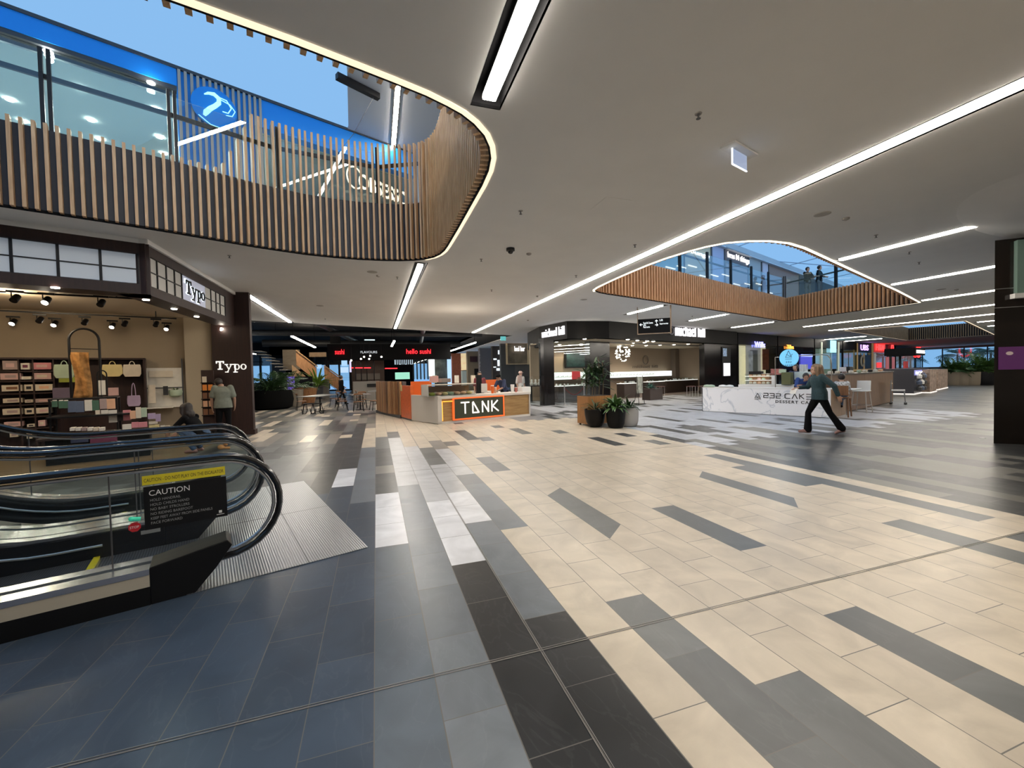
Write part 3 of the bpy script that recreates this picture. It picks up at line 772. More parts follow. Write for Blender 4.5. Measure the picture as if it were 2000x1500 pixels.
# interior shell
WB = Line((-11.0, 11.52), (-4.3, 13.93))
M_WALLB = mat('beige_shop_wall', (.30, .235, .16), .8, noise=.05, nscale=2)
mb = MB(); mb.wb(WB, 0, 7.15, 0, 3.4, 0, -.1); mb.b2(-11.1, -11, 5.5, 11.6, 0, 3.4); struct(mb, 'wall_left', M_WALLB)
mb = MB(); mb.prism([(-11, 5.8), (-4.1, 8.95), (-4.1, 13.9), (-11, 11.6)], 3.30, 3.33); struct(mb, 'ceiling', mat('shop_ceiling', (.48, .40, .29), .9))
mb = MB(); mb.prism([(-11, 6), (-3.8, 9.05), (-3.9, 13.7), (-11, 11.6)], .002, .006); struct(mb, 'floor', wood_mat('shop_floor_boards', (.14, .09, .05), (.26, .18, .10), axis='X'))
u0, _ = WB.uz(362, 720); u1, _ = WB.uz(397, 650)
mb = MB(); mb.wb(WB, u0, u1+.15, 0, 3.3, 0, .12); struct(mb, 'wall_left', mat('cream_pier', (.42, .35, .25), .8))
# round air diffuser in the shop ceiling
p = fl(140, 573, 3.3); mb = MB(); mb.lathe([(.34, 0), (.30, -.02), (.20, -.012), (.16, -.03), (.06, -.02), (.05, -.05)], (p[0], p[1], 3.3), 28)
single(mb, 'air_diffuser', mat('diffuser_grey', (.35, .32, .27), .6), 'round ringed air diffuser in the stationery shop ceiling', 'air vent')
# track lights
def track(px0, py0, px1, py1, z, lab):
    a = fl(px0, py0, z); b = fl(px1, py1, z); t = thing('lighting_track', lab, 'lighting track', (a[0], a[1], z))
    mb = MB(); mb.bar((a[0], a[1], z+.02), (b[0], b[1], z+.02), .035, .03); mb.build('rail', M_BLACK, t, world=True)
    for k in (0.12, .88):
        mb = MB(); mb.cyl((a[0]+(b[0]-a[0])*k, a[1]+(b[1]-a[1])*k, z+.03), .012, 3.3-z-.03, 6); mb.build('drop_rod', M_BLACK, t, world=True)
    return a, b
track(-60, 569, 262, 585, 3.17, 'front black lighting track under the stationery shop ceiling')
track(-60, 606, 345, 624, 3.12, 'rear black lighting track nearer the back wall of stationery shop')
def spot_head(x, y, z, lit, lab, tilt=.5):
    p = fl(x, y, z); t = thing('track_spotlight', lab, 'spotlight', (p[0], p[1], z), group='stationery shop track spotlights')
    mb = MB(); mb.box((0, 0, .115), (.20, .05, .035), .35); mb.build('adapter', M_BLACK, t)
    mb = MB(); mb.cyl((-.05, 0, .0), .009, .10, 6); mb.build('stem', M_BLACK, t)
    mb = MB(); mb.tube([(0, .05, .05), (0, .0, .0), (0, -.045, -.045)], [.045, .052, .052], 12); mb.build('head', M_BLACK, t, smooth=True)
    mb = MB(); mb.tube([(0, -.046, -.046), (0, -.050, -.050)], .045, 12); mb.build('lens', M_SPOT if lit else M_BLACK, t)
    if lit: lamp('spotlight_bulb', (0, -.06, -.06), 16, parent=t, world=False, kind='SPOT', size=.04, rot=(-.5, 0, 0), spot=R(130))
for i, (x, y, z, lit, pos) in enumerate(((30, 583, 3.02, 0, 'first unlit head on the front track'), (91, 587, 3.02, 1, 'brightest lit head on the front track'), (198, 592, 3.02, 0, 'unlit head on the front track near its end'),
        (26, 629, 2.97, 1, 'lit head on the rear track, leftmost'), (78, 625, 2.97, 0, 'unlit head on the rear track, leftmost'), (107, 632, 2.97, 1, 'lit head on the rear track above the hanging tapestry, left side'), (166, 629, 2.97, 0, 'unlit head on the rear track above the arch frame'),
        (220, 636, 2.97, 1, 'lit head on rear track above yellow bags'), (244, 632, 2.97, 0, 'unlit head on rear track above yellow bags'), (305, 633, 2.97, 0, 'unlit head on rear track nearest its right end'), (326, 640, 2.97, 1, 'lit head on rear track nearest its right end'))):
    spot_head(x, y, z, lit, 'black track spotlight, '+pos)

# wall shelving and its goods; photo rectangles measured on the shelf front plane
sf = thing('wall_shelving', 'dark wood wall shelving filled with gift boxes in the stationery shop', 'shelving', WB.at(2.2, 0, .2))
ua, zt = WB.uz(-60, 698, .36); ub, _ = WB.uz(283, 702, .36)
mb = MB(); mb.wb(WB, ua, ub, 0, zt, .03, .05); mb.build('back_panel', M_MAHOG, sf, world=True)
mb = MB(); mb.wb(WB, ub-.04, ub, 0, zt, .05, .38); mb.build('side_panel', M_MAHOG, sf, world=True)
mb = MB(); mb.wb(WB, ua, ub, zt-.04, zt, .05, .40); mb.build('top_rail', M_MAHOG, sf, world=True)
for y in (724, 743, 767, 789, 813, 836):
    _, z = WB.uz(60, y, .36); mb = MB(); mb.wb(WB, ua, WB.uz(104, y, .36)[0], z-.03, z, .05, .37); mb.build('shelf', M_MAHOG, sf, world=True)
for x in (36, 64, 104):
    u, _ = WB.uz(x, 720, .36); mb = MB(); mb.wb(WB, u-.012, u+.012, 0, zt, .05, .36); mb.build('divider', M_MAHOG, sf, world=True)
PAL = {'blush': (.62, .40, .38), 'pink': (.62, .24, .27), 'cream': (.66, .58, .46), 'greypink': (.40, .30, .28), 'white': (.70, .66, .58), 'mint': (.42, .52, .38), 'yellow': (.68, .56, .26), 'peach': (.72, .42, .26), 'lilac': (.42, .32, .46),
       'lime': (.30, .34, .04), 'purple': (.13, .10, .15), 'green': (.06, .14, .09), 'blue': (.10, .13, .20), 'black': (.015, .015, .017), 'red': (.30, .03, .04), 'plum': (.16, .03, .07), 'navy': (.03, .04, .09), 'brown': (.22, .10, .05), 'orange': (.75, .25, .04)}
def pm(c): return mat('goods_'+c, PAL[c], .55, noise=.06, nscale=9)
def px_box(name, lab, cat, L, x0, y0, x1, y1, off, dep, c, group, panel=None, tilt=0):
    ua, za = L.uz(x0, y1, off); ub, zb = L.uz(x1, y0, off)
    base = L.at((ua+ub)/2, za, off-dep/2); w = ub-ua; h = zb-za
    t = thing(name, lab, cat, base, L.ang, group)
    mb = MB(); mb.box((0, 0, h/2), (w, dep, h)); mb.build('body', pm(c), t, bevel=.004)
    if panel:
        mb = MB(); mb.box((0, -dep/2-.002, h*.5), (w*.55, .004, h*.42)); mb.build('label_window', pm(panel), t)
    return t
rows = ['top', 'second', 'third', 'fourth', 'fifth', 'sixth', 'lowest']
cols = [('left column of shelves', [(35, 440, 230, 560, 'greypink', 'blush'), (5, 605, 270, 695, 'blush', 'greypink'), (22, 760, 290, 850, 'cream', 'brown'), (38, 935, 295, 1005, 'cream', 'greypink'), (35, 1072, 290, 1165, 'cream', 'greypink'), (55, 1245, 300, 1325, 'blush', 'greypink'), (130, 1395, 240, 1460, 'cream', 'greypink')]),
        ('narrow middle column of shelves', [(275, 470, 395, 558, 'white', 'plum'), (285, 648, 415, 690, 'white', 'cream'), (325, 755, 440, 845, 'cream', 'black'), (330, 955, 440, 1000, 'cream', 'greypink'), (330, 1070, 450, 1155, 'cream', 'black'), (360, 1280, 465, 1325, 'cream', 'black'), (355, 1390, 430, 1480, 'cream', 'greypink')]),
        ('right column of shelves', [(428, 465, 682, 556, 'pink', 'blush'), (435, 600, 680, 690, 'blush', 'cream'), (470, 750, 700, 840, 'cream', 'peach'), (468, 940, 690, 1000, 'greypink', 'blush'), (482, 1060, 680, 1145, 'cream', 'blush'), (510, 1230, 600, 1315, 'blush', 'cream')])]
adj = {'blush': 'blush', 'greypink': 'grey-pink', 'cream': 'cream', 'white': 'white', 'pink': 'pink'}
for cn, items in cols:
    for i, (a, b, c, d, m, pn) in enumerate(items):
        px_box('gift_box', f'{adj[m]} gift box on {rows[i]} shelf, {cn}', 'box', WB, a*.1466, 640+b*.1467, c*.1466, 640+d*.1467, .34, .2, m, 'gift boxes on the wall shelving', pn)
def bag(lab, L, x0, y0, x1, y1, off, c, hand=.5, strap=None, sh=.0):
    ua, za = L.uz(x0, y1, off); ub, zb = L.uz(x1, y0, off); w = ub-ua; h = zb-za
    t = thing('tote_bag', lab, 'bag', L.at((ua+ub)/2, za, off), L.ang, 'bags hung on the shelving')
    mb = MB(); n = 6
    prof = [(w*.40+sh*w, 0), (w*.5, h*.25), (w*.5, h*.7), (w*.46, h)]
    vs = []
    for x, z in prof:
        for (sx, sy) in ((-1, -.5), (1, -.5), (1, .5), (-1, .5)): vs.append((sx*x*(1 if sh == 0 else 1), sy*.10, z))
    fs = [(0, 1, 2, 3), (12, 13, 14, 15)]
    for i in range(3):
        for j in range(4): fs.append((i*4+j, i*4+(j+1) % 4, i*4+4+(j+1) % 4, i*4+4+j))
    mb.add(vs, fs); mb.build('body', pm(c), t, bevel=.01)
    mb = MB(); hh = strap or h*.3
    mb.tube([(w*hand*.3*math.cos(PI*i/10), 0, h-.01+hh*math.sin(PI*i/10)) for i in range(11)], .009, 6); mb.build('handle', pm(c), t, smooth=True)
bag('mint green tote bag hung beside the tapestry frame', WB, 106, 712, 145, 739, .42, 'mint')
bag('pale yellow slouchy bag hung on shelving, first of two', WB, 200, 712, 239, 736, .42, 'yellow', sh=-.08)
bag('cream structured bag hung beside the yellow slouchy bag', WB, 241, 712, 275, 736, .42, 'cream')
bag('lilac tote on long straps below cream bag', WB, 249, 772, 274, 794, .5, 'lilac', strap=.32)
px_box('gift_box', 'lime green box beneath the mint tote', 'box', WB, 115, 736, 147, 747, .45, .12, 'lime', None)
px_box('gift_box', 'muted purple pack with white rounded tops standing on display shelf', 'box', WB, 103, 757, 136, 778, .9, .12, 'purple', None)
px_box('storage_basket', 'small blush pink basket on the display shelf right of the tall arch', 'basket', WB, 209, 757, 230, 773, .8, .14, 'blush', None)
# white display board, wall shelf and basket plant
bd = thing('display_board', 'pale board with shelf and stationery beside the cream pier', 'display board', WB.at(WB.uz(322, 780, .05)[0], 0, .05), WB.ang)
a0, z1 = WB.uz(285, 719, .05); a1, z0 = WB.uz(362, 794, .05); w = a1-a0
mb = MB(); mb.box((0, 0, (z0+z1)/2), (w, .03, z1-z0)); mb.build('board', pm('white'), bd)
mb = MB(); mb.box((0, -.02, (z0+z1)/2-.0), (w+.04, .02, .03)); mb.box((w/2, 0, (z0+z1)/2+.1), (.03, .05, z1-z0+.3)); mb.build('edge_post', M_DGREY, bd)
mb = MB(); mb.box((-.05, -.03, z1-.16), (w*.62, .04, .17)); mb.build('poster', pm('cream'), bd)
mb = MB(); mb.box((-.1, -.2, z0+.02), (w*.7, .35, .03)); mb.build('ledge', pm('white'), bd)
px_box('vase', 'tall pale paper sheaf leaning on the display board ledge', 'paper', WB, 290, 752, 303, 788, .3, .05, 'cream', None)
px_box('bottle', 'dark bottle standing on the display board ledge', 'bottle', WB, 319, 754, 328, 772, .3, .06, 'black', None)
u, z = WB.uz(343, 765, .2); t = thing('hanging_planter', 'round basket planter with green foliage hung on the display board', 'planter', WB.at(u, z-.15, .2), WB.ang)
mb = MB(); mb.lathe([(.06, 0), (.13, .05), (.15, .14), (.14, .2)], (0, 0, 0), 16); mb.build('basket', pm('mint'), t, smooth=True)
mb = MB(); rr_ = random.Random(2)
for i in range(26):
    a = rr_.uniform(0, 2*PI); l = rr_.uniform(.06, .17); p = Vector((0, 0, .18)); q = p+Vector((math.cos(a)*l, math.sin(a)*l, rr_.uniform(-.14, .1)))
    mb.add([p, (p+q)/2+Vector((-.02*math.sin(a), .02*math.cos(a), .03)), q, (p+q)/2-Vector((-.02*math.sin(a), .02*math.cos(a), -.03))], [(0, 1, 2, 3)])
mb.build('foliage', mat('fern_green', (.07, .12, .03), .6), t)

# display tables in the middle of the shop
ML = Line((-7.2, 10.6), (-4.3, 11.7))        # a plane through the display fixtures
def rz_(x, y, off=0): return ML.uz(x, y, off)
tb = thing('display_table', 'black tiered display table holding notebooks in the middle of the stationery shop', 'display table', ML.at(1.4, 0))
ul, zt = rz_(100, 779); ur, _ = rz_(232, 779); zl = rz_(150, 808)[1]; uR, zb = rz_(300, 835); 
mb = MB(); mb.wb(ML, ul, ur, zt-.03, zt, -.3, .3); mb.build('upper_shelf', M_BLACK, tb, world=True)
mb = MB(); mb.wb(ML, ul, ur+.25, zl-.05, zl-.02, -.3, .55); mb.build('middle_shelf', M_BLACK, tb, world=True)
mb = MB(); mb.wb(ML, ul-.1, uR, zb-.04, zb, -.3, .8); mb.build('tabletop', M_MAHOG, tb, world=True)
for u in (ul, ur-.03):
    for o in (-.28, .25):
        mb = MB(); mb.wb(ML, u, u+.03, 0, zt, o, o+.03); mb.build('leg', M_BLACK, tb, world=True)
mb = MB(); mb.wb(ML, ul, uR-.05, 0, zb-.04, -.25, .7); mb.build('base_cabinet', M_BLACKM, tb, world=True)
# arch frame with tapestry
ar = thing('display_arch', 'tall black metal arch frame standing on the display table', 'display stand', ML.at(rz_(165, 778)[0], zt))
a0, za = rz_(136, 700); a1, _ = rz_(195, 700); zc = rz_(165, 642)[1]; cx_ = (a0+a1)/2; rx = (a1-a0)/2; zs = zc-rx*1.1
mb = MB(); mb.tube([ML.at(a0, zt)]+[ML.at(cx_-rx*math.cos(PI*i/14), zs+(zc-zs)*math.sin(PI*i/14)) for i in range(15)]+[ML.at(a1, zt)], .022, 8); mb.build('arch_tube', M_BLACK, ar, world=True, smooth=True)
zz = rz_(165, 681)[1]; mb = MB(); mb.tube([ML.at(a0, zz), ML.at(a1, zz-.01)], .008, 6); mb.build('crossbar', M_BLACK, ar, world=True)
mb = MB(); b0, zt2 = rz_(139, 688); b1, zb2 = rz_(181, 776); n = 14; vs = []
for i in range(n+1):
    f = i/n; wv = .5-.09*math.sin(PI*min(1, f*1.1)); z = zb2+(zt2-zb2)*f
    for j in range(9):
        g = j/8; u = (b0+b1)/2+.02*math.sin(f*5)+(b1-b0)*(wv)*(g*2-1); vs.append(ML.at(u, z, .03+.035*math.sin(g*9+f*4)))
fs2 = [(i*9+j, i*9+j+1, (i+1)*9+j+1, (i+1)*9+j) for i in range(n) for j in range(8)]
mb.add(vs, fs2); o = mb.build('cloth', mat('tapestry_ochre', (.40, .20, .06), .9, noise=.45, nscale=9, bump=.4, bscale=20), None, smooth=True)
o.name = 'hanging_tapestry'; md = o.modifiers.new('thickness', 'SOLIDIFY'); md.thickness = .008; tag(o, 'ochre patterned tapestry hanging from the black arch frame', 'tapestry')
a2 = thing('display_arch', 'small black arch holding an upright cream price card, right of the tapestry', 'display stand', ML.at(rz_(199, 775)[0], zt))
c0, _ = rz_(190, 740); c1, z3 = rz_(208, 728); mb = MB(); cc = (c0+c1)/2; r3 = (c1-c0)/2
mb.tube([ML.at(c0, zt)]+[ML.at(cc-r3*math.cos(PI*i/10), z3-.04+.09*math.sin(PI*i/10)) for i in range(11)]+[ML.at(c1, zt)], .012, 6); mb.build('arch_tube', M_BLACK, a2, world=True)
mb = MB(); q0, qz = rz_(192, 743); q1, qb = rz_(207, 771); mb.wb(ML, q0, q1, qb, qz, 0, .02); mb.build('card', pm('white'), a2, world=True)
# goods standing on the tables
def goods(name, cat, lab, x0, y0, x1, y1, c, off=.2, dep=.05, g='goods on the display tables', panel=None): return px_box(name, lab, cat, ML, x0, y0, x1, y1, off, dep, c, g, panel)
Zx = lambda v: v*.1466
Zy = lambda v: 640+v*.1467
for (a, b, c, d, m, nm, cat, lab) in ((690, 975, 765, 1060, 'green', 'jar', 'jar', 'green lidded jar standing alone at the left end of shelf'), (780, 975, 845, 1075, 'green', 'jar', 'jar', 'green jar touching its twin, left one'), (848, 975, 910, 1075, 'green', 'jar', 'jar', 'green jar touching its twin, right one'),
        (905, 975, 1005, 1130, 'blue', 'gift_box', 'box', 'dusty blue bag-shaped pack beside the green jars'), (1010, 975, 1115, 1130, 'blue', 'gift_box', 'box', 'dusty blue bag-shaped pack beside white notebook'), (1130, 960, 1225, 1110, 'white', 'notebook', 'notebook', 'white notebook with red spot'),
        (1227, 965, 1315, 1105, 'green', 'notebook', 'notebook', 'dark green notebook beside the white one with red spot'), (1330, 945, 1420, 1085, 'greypink', 'notebook', 'notebook', 'grey-pink notebook on the upper stand'), (1425, 945, 1530, 1085, 'peach', 'notebook', 'notebook', 'peach notebook at the end of the upper stand'),
        (1270, 1095, 1330, 1160, 'cream', 'notebook', 'notebook', 'small cream notebook, front stand, far left'), (1345, 1095, 1440, 1150, 'white', 'notebook', 'notebook', 'small white notebook, front stand, second'), (1450, 1095, 1555, 1265, 'white', 'notebook', 'notebook', 'tall white notebook with black drawing, front stand'),
        (1562, 1130, 1636, 1240, 'black', 'notebook', 'notebook', 'black notebook between white and pink ones, front stand'), (1642, 1095, 1740, 1238, 'pink', 'notebook', 'notebook', 'pink notebook, front stand')):
    t = goods(nm, cat, lab, Zx(a), Zy(b), Zx(c), Zy(d), m, .34)
    if nm == 'jar': mb = MB(); ch = t.children[0]; mb.cyl((0, 0, max(v.co.z for v in ch.data.vertices)), .03, .02, 10); mb.build('lid', pm('white'), t)
Yx = lambda v: 200+v*.1733
Yy = lambda v: 640+v*.1733
for (a, b, c, d, m, nm, cat, lab) in ((312, 935, 372, 1030, 'peach', 'notebook', 'notebook', 'peach notebook, front stand, right part'), (378, 895, 432, 1022, 'cream', 'notebook', 'notebook', 'cream notebook, front stand, right part'), (438, 900, 498, 1010, 'mint', 'notebook', 'notebook', 'mint notebook at right end of front stand'),
        (512, 962, 596, 1032, 'lilac', 'gift_box', 'box', 'mauve box near the tables right end'), (600, 972, 655, 1060, 'lilac', 'gift_box', 'box', 'pale mauve carton beside mauve box'), (225, 1085, 325, 1150, 'white', 'notebook', 'notebook', 'white open notebook on the front tabletop'),
        (330, 1062, 405, 1130, 'pink', 'notebook', 'notebook', 'pink notebook on the front tabletop, left of two'), (408, 1060, 505, 1125, 'pink', 'notebook', 'notebook', 'pink notebook on the front tabletop, right of two'), (522, 1055, 622, 1090, 'cream', 'book', 'book', 'cream book topmost on the low stack'), (525, 1092, 640, 1150, 'yellow', 'book', 'book', 'yellowish book under the cream one'),
        (655, 1100, 705, 1150, 'white', 'card_pack', 'card pack', 'white card pack on front table, first'), (710, 1100, 760, 1150, 'cream', 'card_pack', 'card pack', 'cream card pack on front table, second')):
    goods(nm, cat, lab, Yx(a), Yy(b), Yx(c), Yy(d), m, .72)
for i in range(6): px_box('magazine', ['white', 'black and white', 'grey', 'pale', 'striped', 'mono'][i]+' cover magazine in the row lying on lower tabletop', 'magazine', ML, 136+i*11.5, 835, 146+i*11.5, 842, .75, .2, ['white', 'white', 'greypink', 'white', 'cream', 'white'][i], 'row of magazines')
goods('gift_box', 'box', 'large plum red crate below the front tabletop', 176, 846, 228, 866, 'plum', .86, .1); goods('gift_box', 'box', 'dark blue crate below the front tabletop', 138, 846, 172, 866, 'navy', .86, .1)
# card spinner beside the pillar
t = thing('card_rack', 'tall narrow rack of greeting cards beside the man in grey shirt', 'card rack', (-4.33, 13.35, 0))
mb = MB(); mb.b2(-.16, .12, -.02, .03, .2, 1.85); mb.build('back_panel', M_MAHOG, t)
mb = MB(); mb.b2(-.18, .14, -.15, .1, 0, .2); mb.build('base', M_BLACK, t)
k = 0
for r in range(5):
    mb = MB(); mb.b2(-.16, .12, -.09, -.02, .62+r*.22, .64+r*.22); mb.build('shelf', M_BLACK, t)
for r in range(5):
    for c in range(2 if r < 4 else 1):
        px = -4.33-.08+c*.13
        o = MB().b2(-.05, .05, -.006, .006, 0, .16); single(o, 'greeting_card', pm(['brown', 'peach', 'brown', 'orange', 'cream'][r]), f'{["brown","peach","tan","orange","cream"][r]} greeting card in card rack, {["lowest","second","middle","fourth","top"][r]} row, {["left","right"][c]}', 'greeting card', (px, 13.30, .64+r*.22), 0, 'greeting cards in the rack')
lamp('shop_glow', (-6.4, 10.2, 3.15), 75, (1, .80, .55), parent=sf, size=.25)
lamp('shop_glow', (-8.2, 9.0, 3.15), 50, (1, .80, .55), parent=sf, size=.25)

# ================================================================== UPPER LEVEL SEEN THROUGH THE OPENINGS
_d1 = Vector((.92, .39)).normalized(); _n1 = Vector((-_d1.y, _d1.x))
_q = Vector((-2.77, 8.63))+_n1*3.5
U1 = Line((_q.x-_d1.x*12, _q.y-_d1.y*12), (_q.x+_d1.x*1, _q.y+_d1.y*1))
M_ULIT = mat('upper_shop_interior', (.62, .72, .68), .6)
sf1 = thing('beauty_shopfront', 'upper-level shopfront with bright blue band over tall glass, behind the glass balustrade', 'shopfront', U1.at(9, UF))
uA, _ = U1.uz(345, 160); uB, _ = U1.uz(498, 200); uE = uB+4.6
mb = MB(); mb.wb(U1, 0, uA, 8.47, 8.9, 0, -.3); mb.build('blue_band', M_LBLUE, sf1, world=True)
mb = MB(); mb.wb(U1, 0, uE, 8.86, 8.93, .03, -.3); mb.build('top_trim', M_DGREY, sf1, world=True)
mb = MB(); mb.wb(U1, 0, uA, 8.38, 8.47, -.02, -.2); mb.build('glazing_head', M_DGREY, sf1, world=True)
mb = MB(); mb.wb(U1, 0, uA, UF, 8.38, -.10, -.12); mb.build('glass_pane', M_GLASS, sf1, world=True)
mb = MB(); mb.wb(U1, uB, uE, UF, 8.0, -.10, -.12); mb.build('glass_pane', M_GLASS, sf1, world=True)
mb = MB(); mb.wb(U1, uB+.12, uE, 8.15, 8.86, 0, -.3); mb.build('blue_band', M_LBLUE, sf1, world=True)
mb = MB(); mb.wb(U1, uA, uB+.12, UF, 8.86, -.03, -.3); mb.build('pylon', M_LBLUE, sf1, world=True)
n = 0; u = uA+.02; 
mb = MB()
while u < uB+.1:
    mb.wb(U1, u, u+.055, UF, 8.86, .03, -.03); u += .118
mb.build('pylon_slats', mat('pale_oak_slats', (.50, .42, .34), .6), sf1, world=True)
# round emblem
um, zm = U1.uz(418, 213); rr = .46; mb = MB()
seg = 30; P = []
for i in range(seg): P.append((um+rr*math.cos(2*PI*i/seg), zm+rr*math.sin(2*PI*i/seg)))
vs = [U1.at(u, z, .05) for u, z in P]+[U1.at(u, z, .09) for u, z in P]
mb.add(vs, [tuple(range(seg)), tuple(range(2*seg-1, seg-1, -1))]+[(i, (i+1) % seg, seg+(i+1) % seg, seg+i) for i in range(seg)])
em = mb.build('emblem_disc', M_LBLUE, sf1, world=True)
M_CYAN = emi('emblem_glow', (.45, .95, .98), 1.1)
def ribbon(pts, w, name, m, parent, L=U1, off=.10):
    mb = MB(); mb.tube([L.at(um+a*rr, zm+b*rr, off) for a, b in pts], [w*q for q in (1,)]*len(pts) if not isinstance(w, list) else w, 8); return mb.build(name, m, parent, world=True, smooth=True)
ribbon([(-.42, .50), (-.25, .62), (.0, .66), (.2, .52), (.2, .28), (.02, .05), (-.18, -.15), (-.38, -.42), (-.45, -.6)], [.012, .03, .045, .05, .05, .05, .055, .06, .03], 'emblem_swan', M_CYAN, em)
ribbon([(.1, .6), (.55, .55), (.75, .2), (.6, -.1), (.35, -.1)], .012, 'emblem_line', M_CYAN, em)
ribbon([(.25, .5), (.7, .38), (.92, .1), (.78, -.2), (.5, -.25)], .010, 'emblem_line', M_CYAN, em)
ribbon([(-.7, -.65), (-.2, -.98), (.3, -1.02), (.8, -.75)], .010, 'emblem_line', M_CYAN, em)
# interior of that shop
mb = MB(); mb.wb(U1, -1, uE+1, 8.32, 8.36, -.3, -6); struct(mb, 'ceiling', mat('upper_shop_ceiling', (.62, .70, .66), .8))
mb = MB(); mb.wb(U1, -1, uE+1, UF, 8.4, -5.4, -5.5); struct(mb, 'wall_back', M_ULIT)
for i, (x, y) in enumerate(((94, 101), (19, 195), (157, 173), (295, 162), (178, 235), (306, 214), (312, 268), (196, 272), (320, 300), (45, 237), (-60, 160), (-40, 60))):
    d = ray(x, y); k = (8.30-EYE)/d.z; X, Y = d.x*k, d.y*k
    t = thing('recessed_downlight', ['bright round downlight behind the first balustrade post pair, topmost', 'bright round downlight at the far left of the upper shop', 'round downlight right of the first post pair, upper of two', 'round downlight close under the blue band before the slatted pylon', 'round downlight in upper shop, middle of second glass bay', 'round downlight left of second post pair, upper', 'round downlight left of second post pair, middle', 'low round downlight near the slat tops in second glass bay', 'low round downlight near the slat tops beside second post pair', 'low round downlight near slat tops in first glass bay', 'round downlight beyond the frame edge, lower', 'round downlight beyond the frame edge, upper'][i], 'downlight', (X, Y, 8.29), group='upper shop downlights')
    mb = MB(); mb.cyl((0, 0, 0), .075, .02, 14); mb.build('lens', emi('cool_lamp', (.92, 1, .97), 40), t)
    if i % 2 == 0: lamp('downlight_bulb', (0, 0, -.06), 520, (.85, 1, .95), t, 'SPOT', .07, None, R(150), world=False)
# second upper shopfront: lit sign seen through the slats
U3 = Line(tuple(U1.at(uE)[:2]), (5.5, 17.2))
sg = thing('upper_shopfront', 'upper-level shopfront with large lit name seen through the curved slats', 'shopfront', (-.5, 13.6, UF))
mb = MB(); mb.wb(U3, 0, 7.5, UF, 8.9, 0, -.2); mb.build('wall', mat('upper_shop_wall', (.42, .42, .43), .7), sg, world=True)
mb = MB(); mb.wb(U3, .2, 7, 8.0, 8.5, .03, 0); mb.build('dark_band', M_DGREY, sg, world=True)
u0_, z0_ = U3.uz(684, 360); u1_, z1_ = U3.uz(800, 335)
letter('OBSESSO', 1, face_matrix(U3.at(u0_+.25, z0_-.02, .06), U3.d), emi('warm_letters', (1, .86, .62), 1.6), sg, depth=.05, fitw=(u1_-u0_)*.8, fith=.42)
mb = MB()
c = U3.at(u0_+.1, z0_+.2, .08); mb.tube([c+U3.d*(.25*math.cos(a*PI/9))+Vector((0, 0, .3*math.sin(a*PI/9))) for a in range(2, 17)], .022, 6); mb.build('emblem_swirl', emi('warm_letters', (1, .86, .62), 1.6), sg, world=True)
for x, y in ((675, 250), (560, 275)):
    pass
t = thing('strip_light', 'upper-level strip light seen through the curved opening', 'ceiling light', (.74, -3, 8.88)); mb = MB(); mb.b2(-.06, .06, 0, 20.3, -.03, 0); mb.build('diffuser', M_TUBE, t); mb = MB(); mb.b2(-.09, .09, -.05, 20.35, -.012, .02); mb.build('housing', M_BLACKM, t)  # its near length, out of view, is added to light the slats
t = thing('ceiling_beam', 'short black beam across the upper ceiling behind the slats', 'beam', (-.2, 11.2, 8.8)); mb = MB(); mb.box((0, 0, 0), (1.1, .14, .14), .5); mb.build('body', M_BLACK, t)
t = thing('hanging_cable', 'thin cable slanting across the upper opening', 'cable', (-.1, 12, 8.8)); mb = MB(); mb.tube([atY(736, 178, 11.5), atY(690, 262, 11.0), atY(672, 285, 10.6)], .006, 5); mb.build('wire', M_DGREY, t, world=True)

# shops above the oblong opening
U2 = Line((4.5, 14.6), (62, 35.56))
us2 = thing('upper_shopfront', 'row of pale upper-level shopfronts with white lettering above oblong opening', 'shopfront', (14, 18, UF))
ucol = [((1280, 1335), 'shopfront_glass_blue', (.25, .45, .5), 'b'), ((1338, 1388), 'w1', (.60, .58, .42), 'w'), ((1392, 1414), 'w2', (.45, .55, .8), 'c'), ((1418, 1460), 'w3', (.42, .38, .40), 'd'), ((1462, 1486), 'w4', (.40, .48, .52), 'e'), ((1490, 1500), 'w5', (.6, .65, .8), 'f'), ((1502, 1560), 'w6', (.28, .20, .16), 'g')]
for (x0, x1), nm, c, k in ucol:
    a, _ = U2.uz(x0, 500); b, _ = U2.uz(x1, 520); mb = MB(); mb.wb(U2, a, b, UF, 8.9, 0, -.15); mb.build('bay_panel', mat('upper_bay_'+k, c, .5, emit=.12), us2, world=True)
    mb = MB(); mb.wb(U2, b, b+.1, UF, 8.9, .04, -.1); mb.build('bay_mullion', M_DGREY, us2, world=True)
a, za = U2.uz(1420, 505); b, zb = U2.uz(1462, 512)
mb = MB(); mb.wb(U2, a-.1, b+.1, za-.3, za+.75, .02, .0); mb.build('sign_band', mat('greyband', (.16, .14, .15), .5), us2, world=True)
letter('bras N things', 1, face_matrix(U2.at(a, za-.02, .05), U2.d), emi('sign_white_soft', (1, .98, .95), 2.5), us2, depth=.03, fitw=b-a, fith=.45)
a, za = U2.uz(1344, 492); b, zb = U2.uz(1384, 500)
letter('lounge', 1, face_matrix(U2.at(a, za-.1, .05), U2.d), emi('sign_white_soft', (1, .98, .95), 2.5), us2, depth=.03, fitw=b-a, fith=.3)
for i in range(10):
    mb = MB(); a, _ = U2.uz(1300+i*22, 560); mb.wb(U2, a, a+.9, 6.9+.2*(i % 3), 6.95+.2*(i % 3), .05, .01); mb.build('lit_shelf', emi('shelf_glow', (1, .95, .85), 1.5), us2, world=True)
for x, y, z in ((6, 10.5, 8.4), (14, 14.5, 8.4), (20, 16.5, 8.4)):
    pass

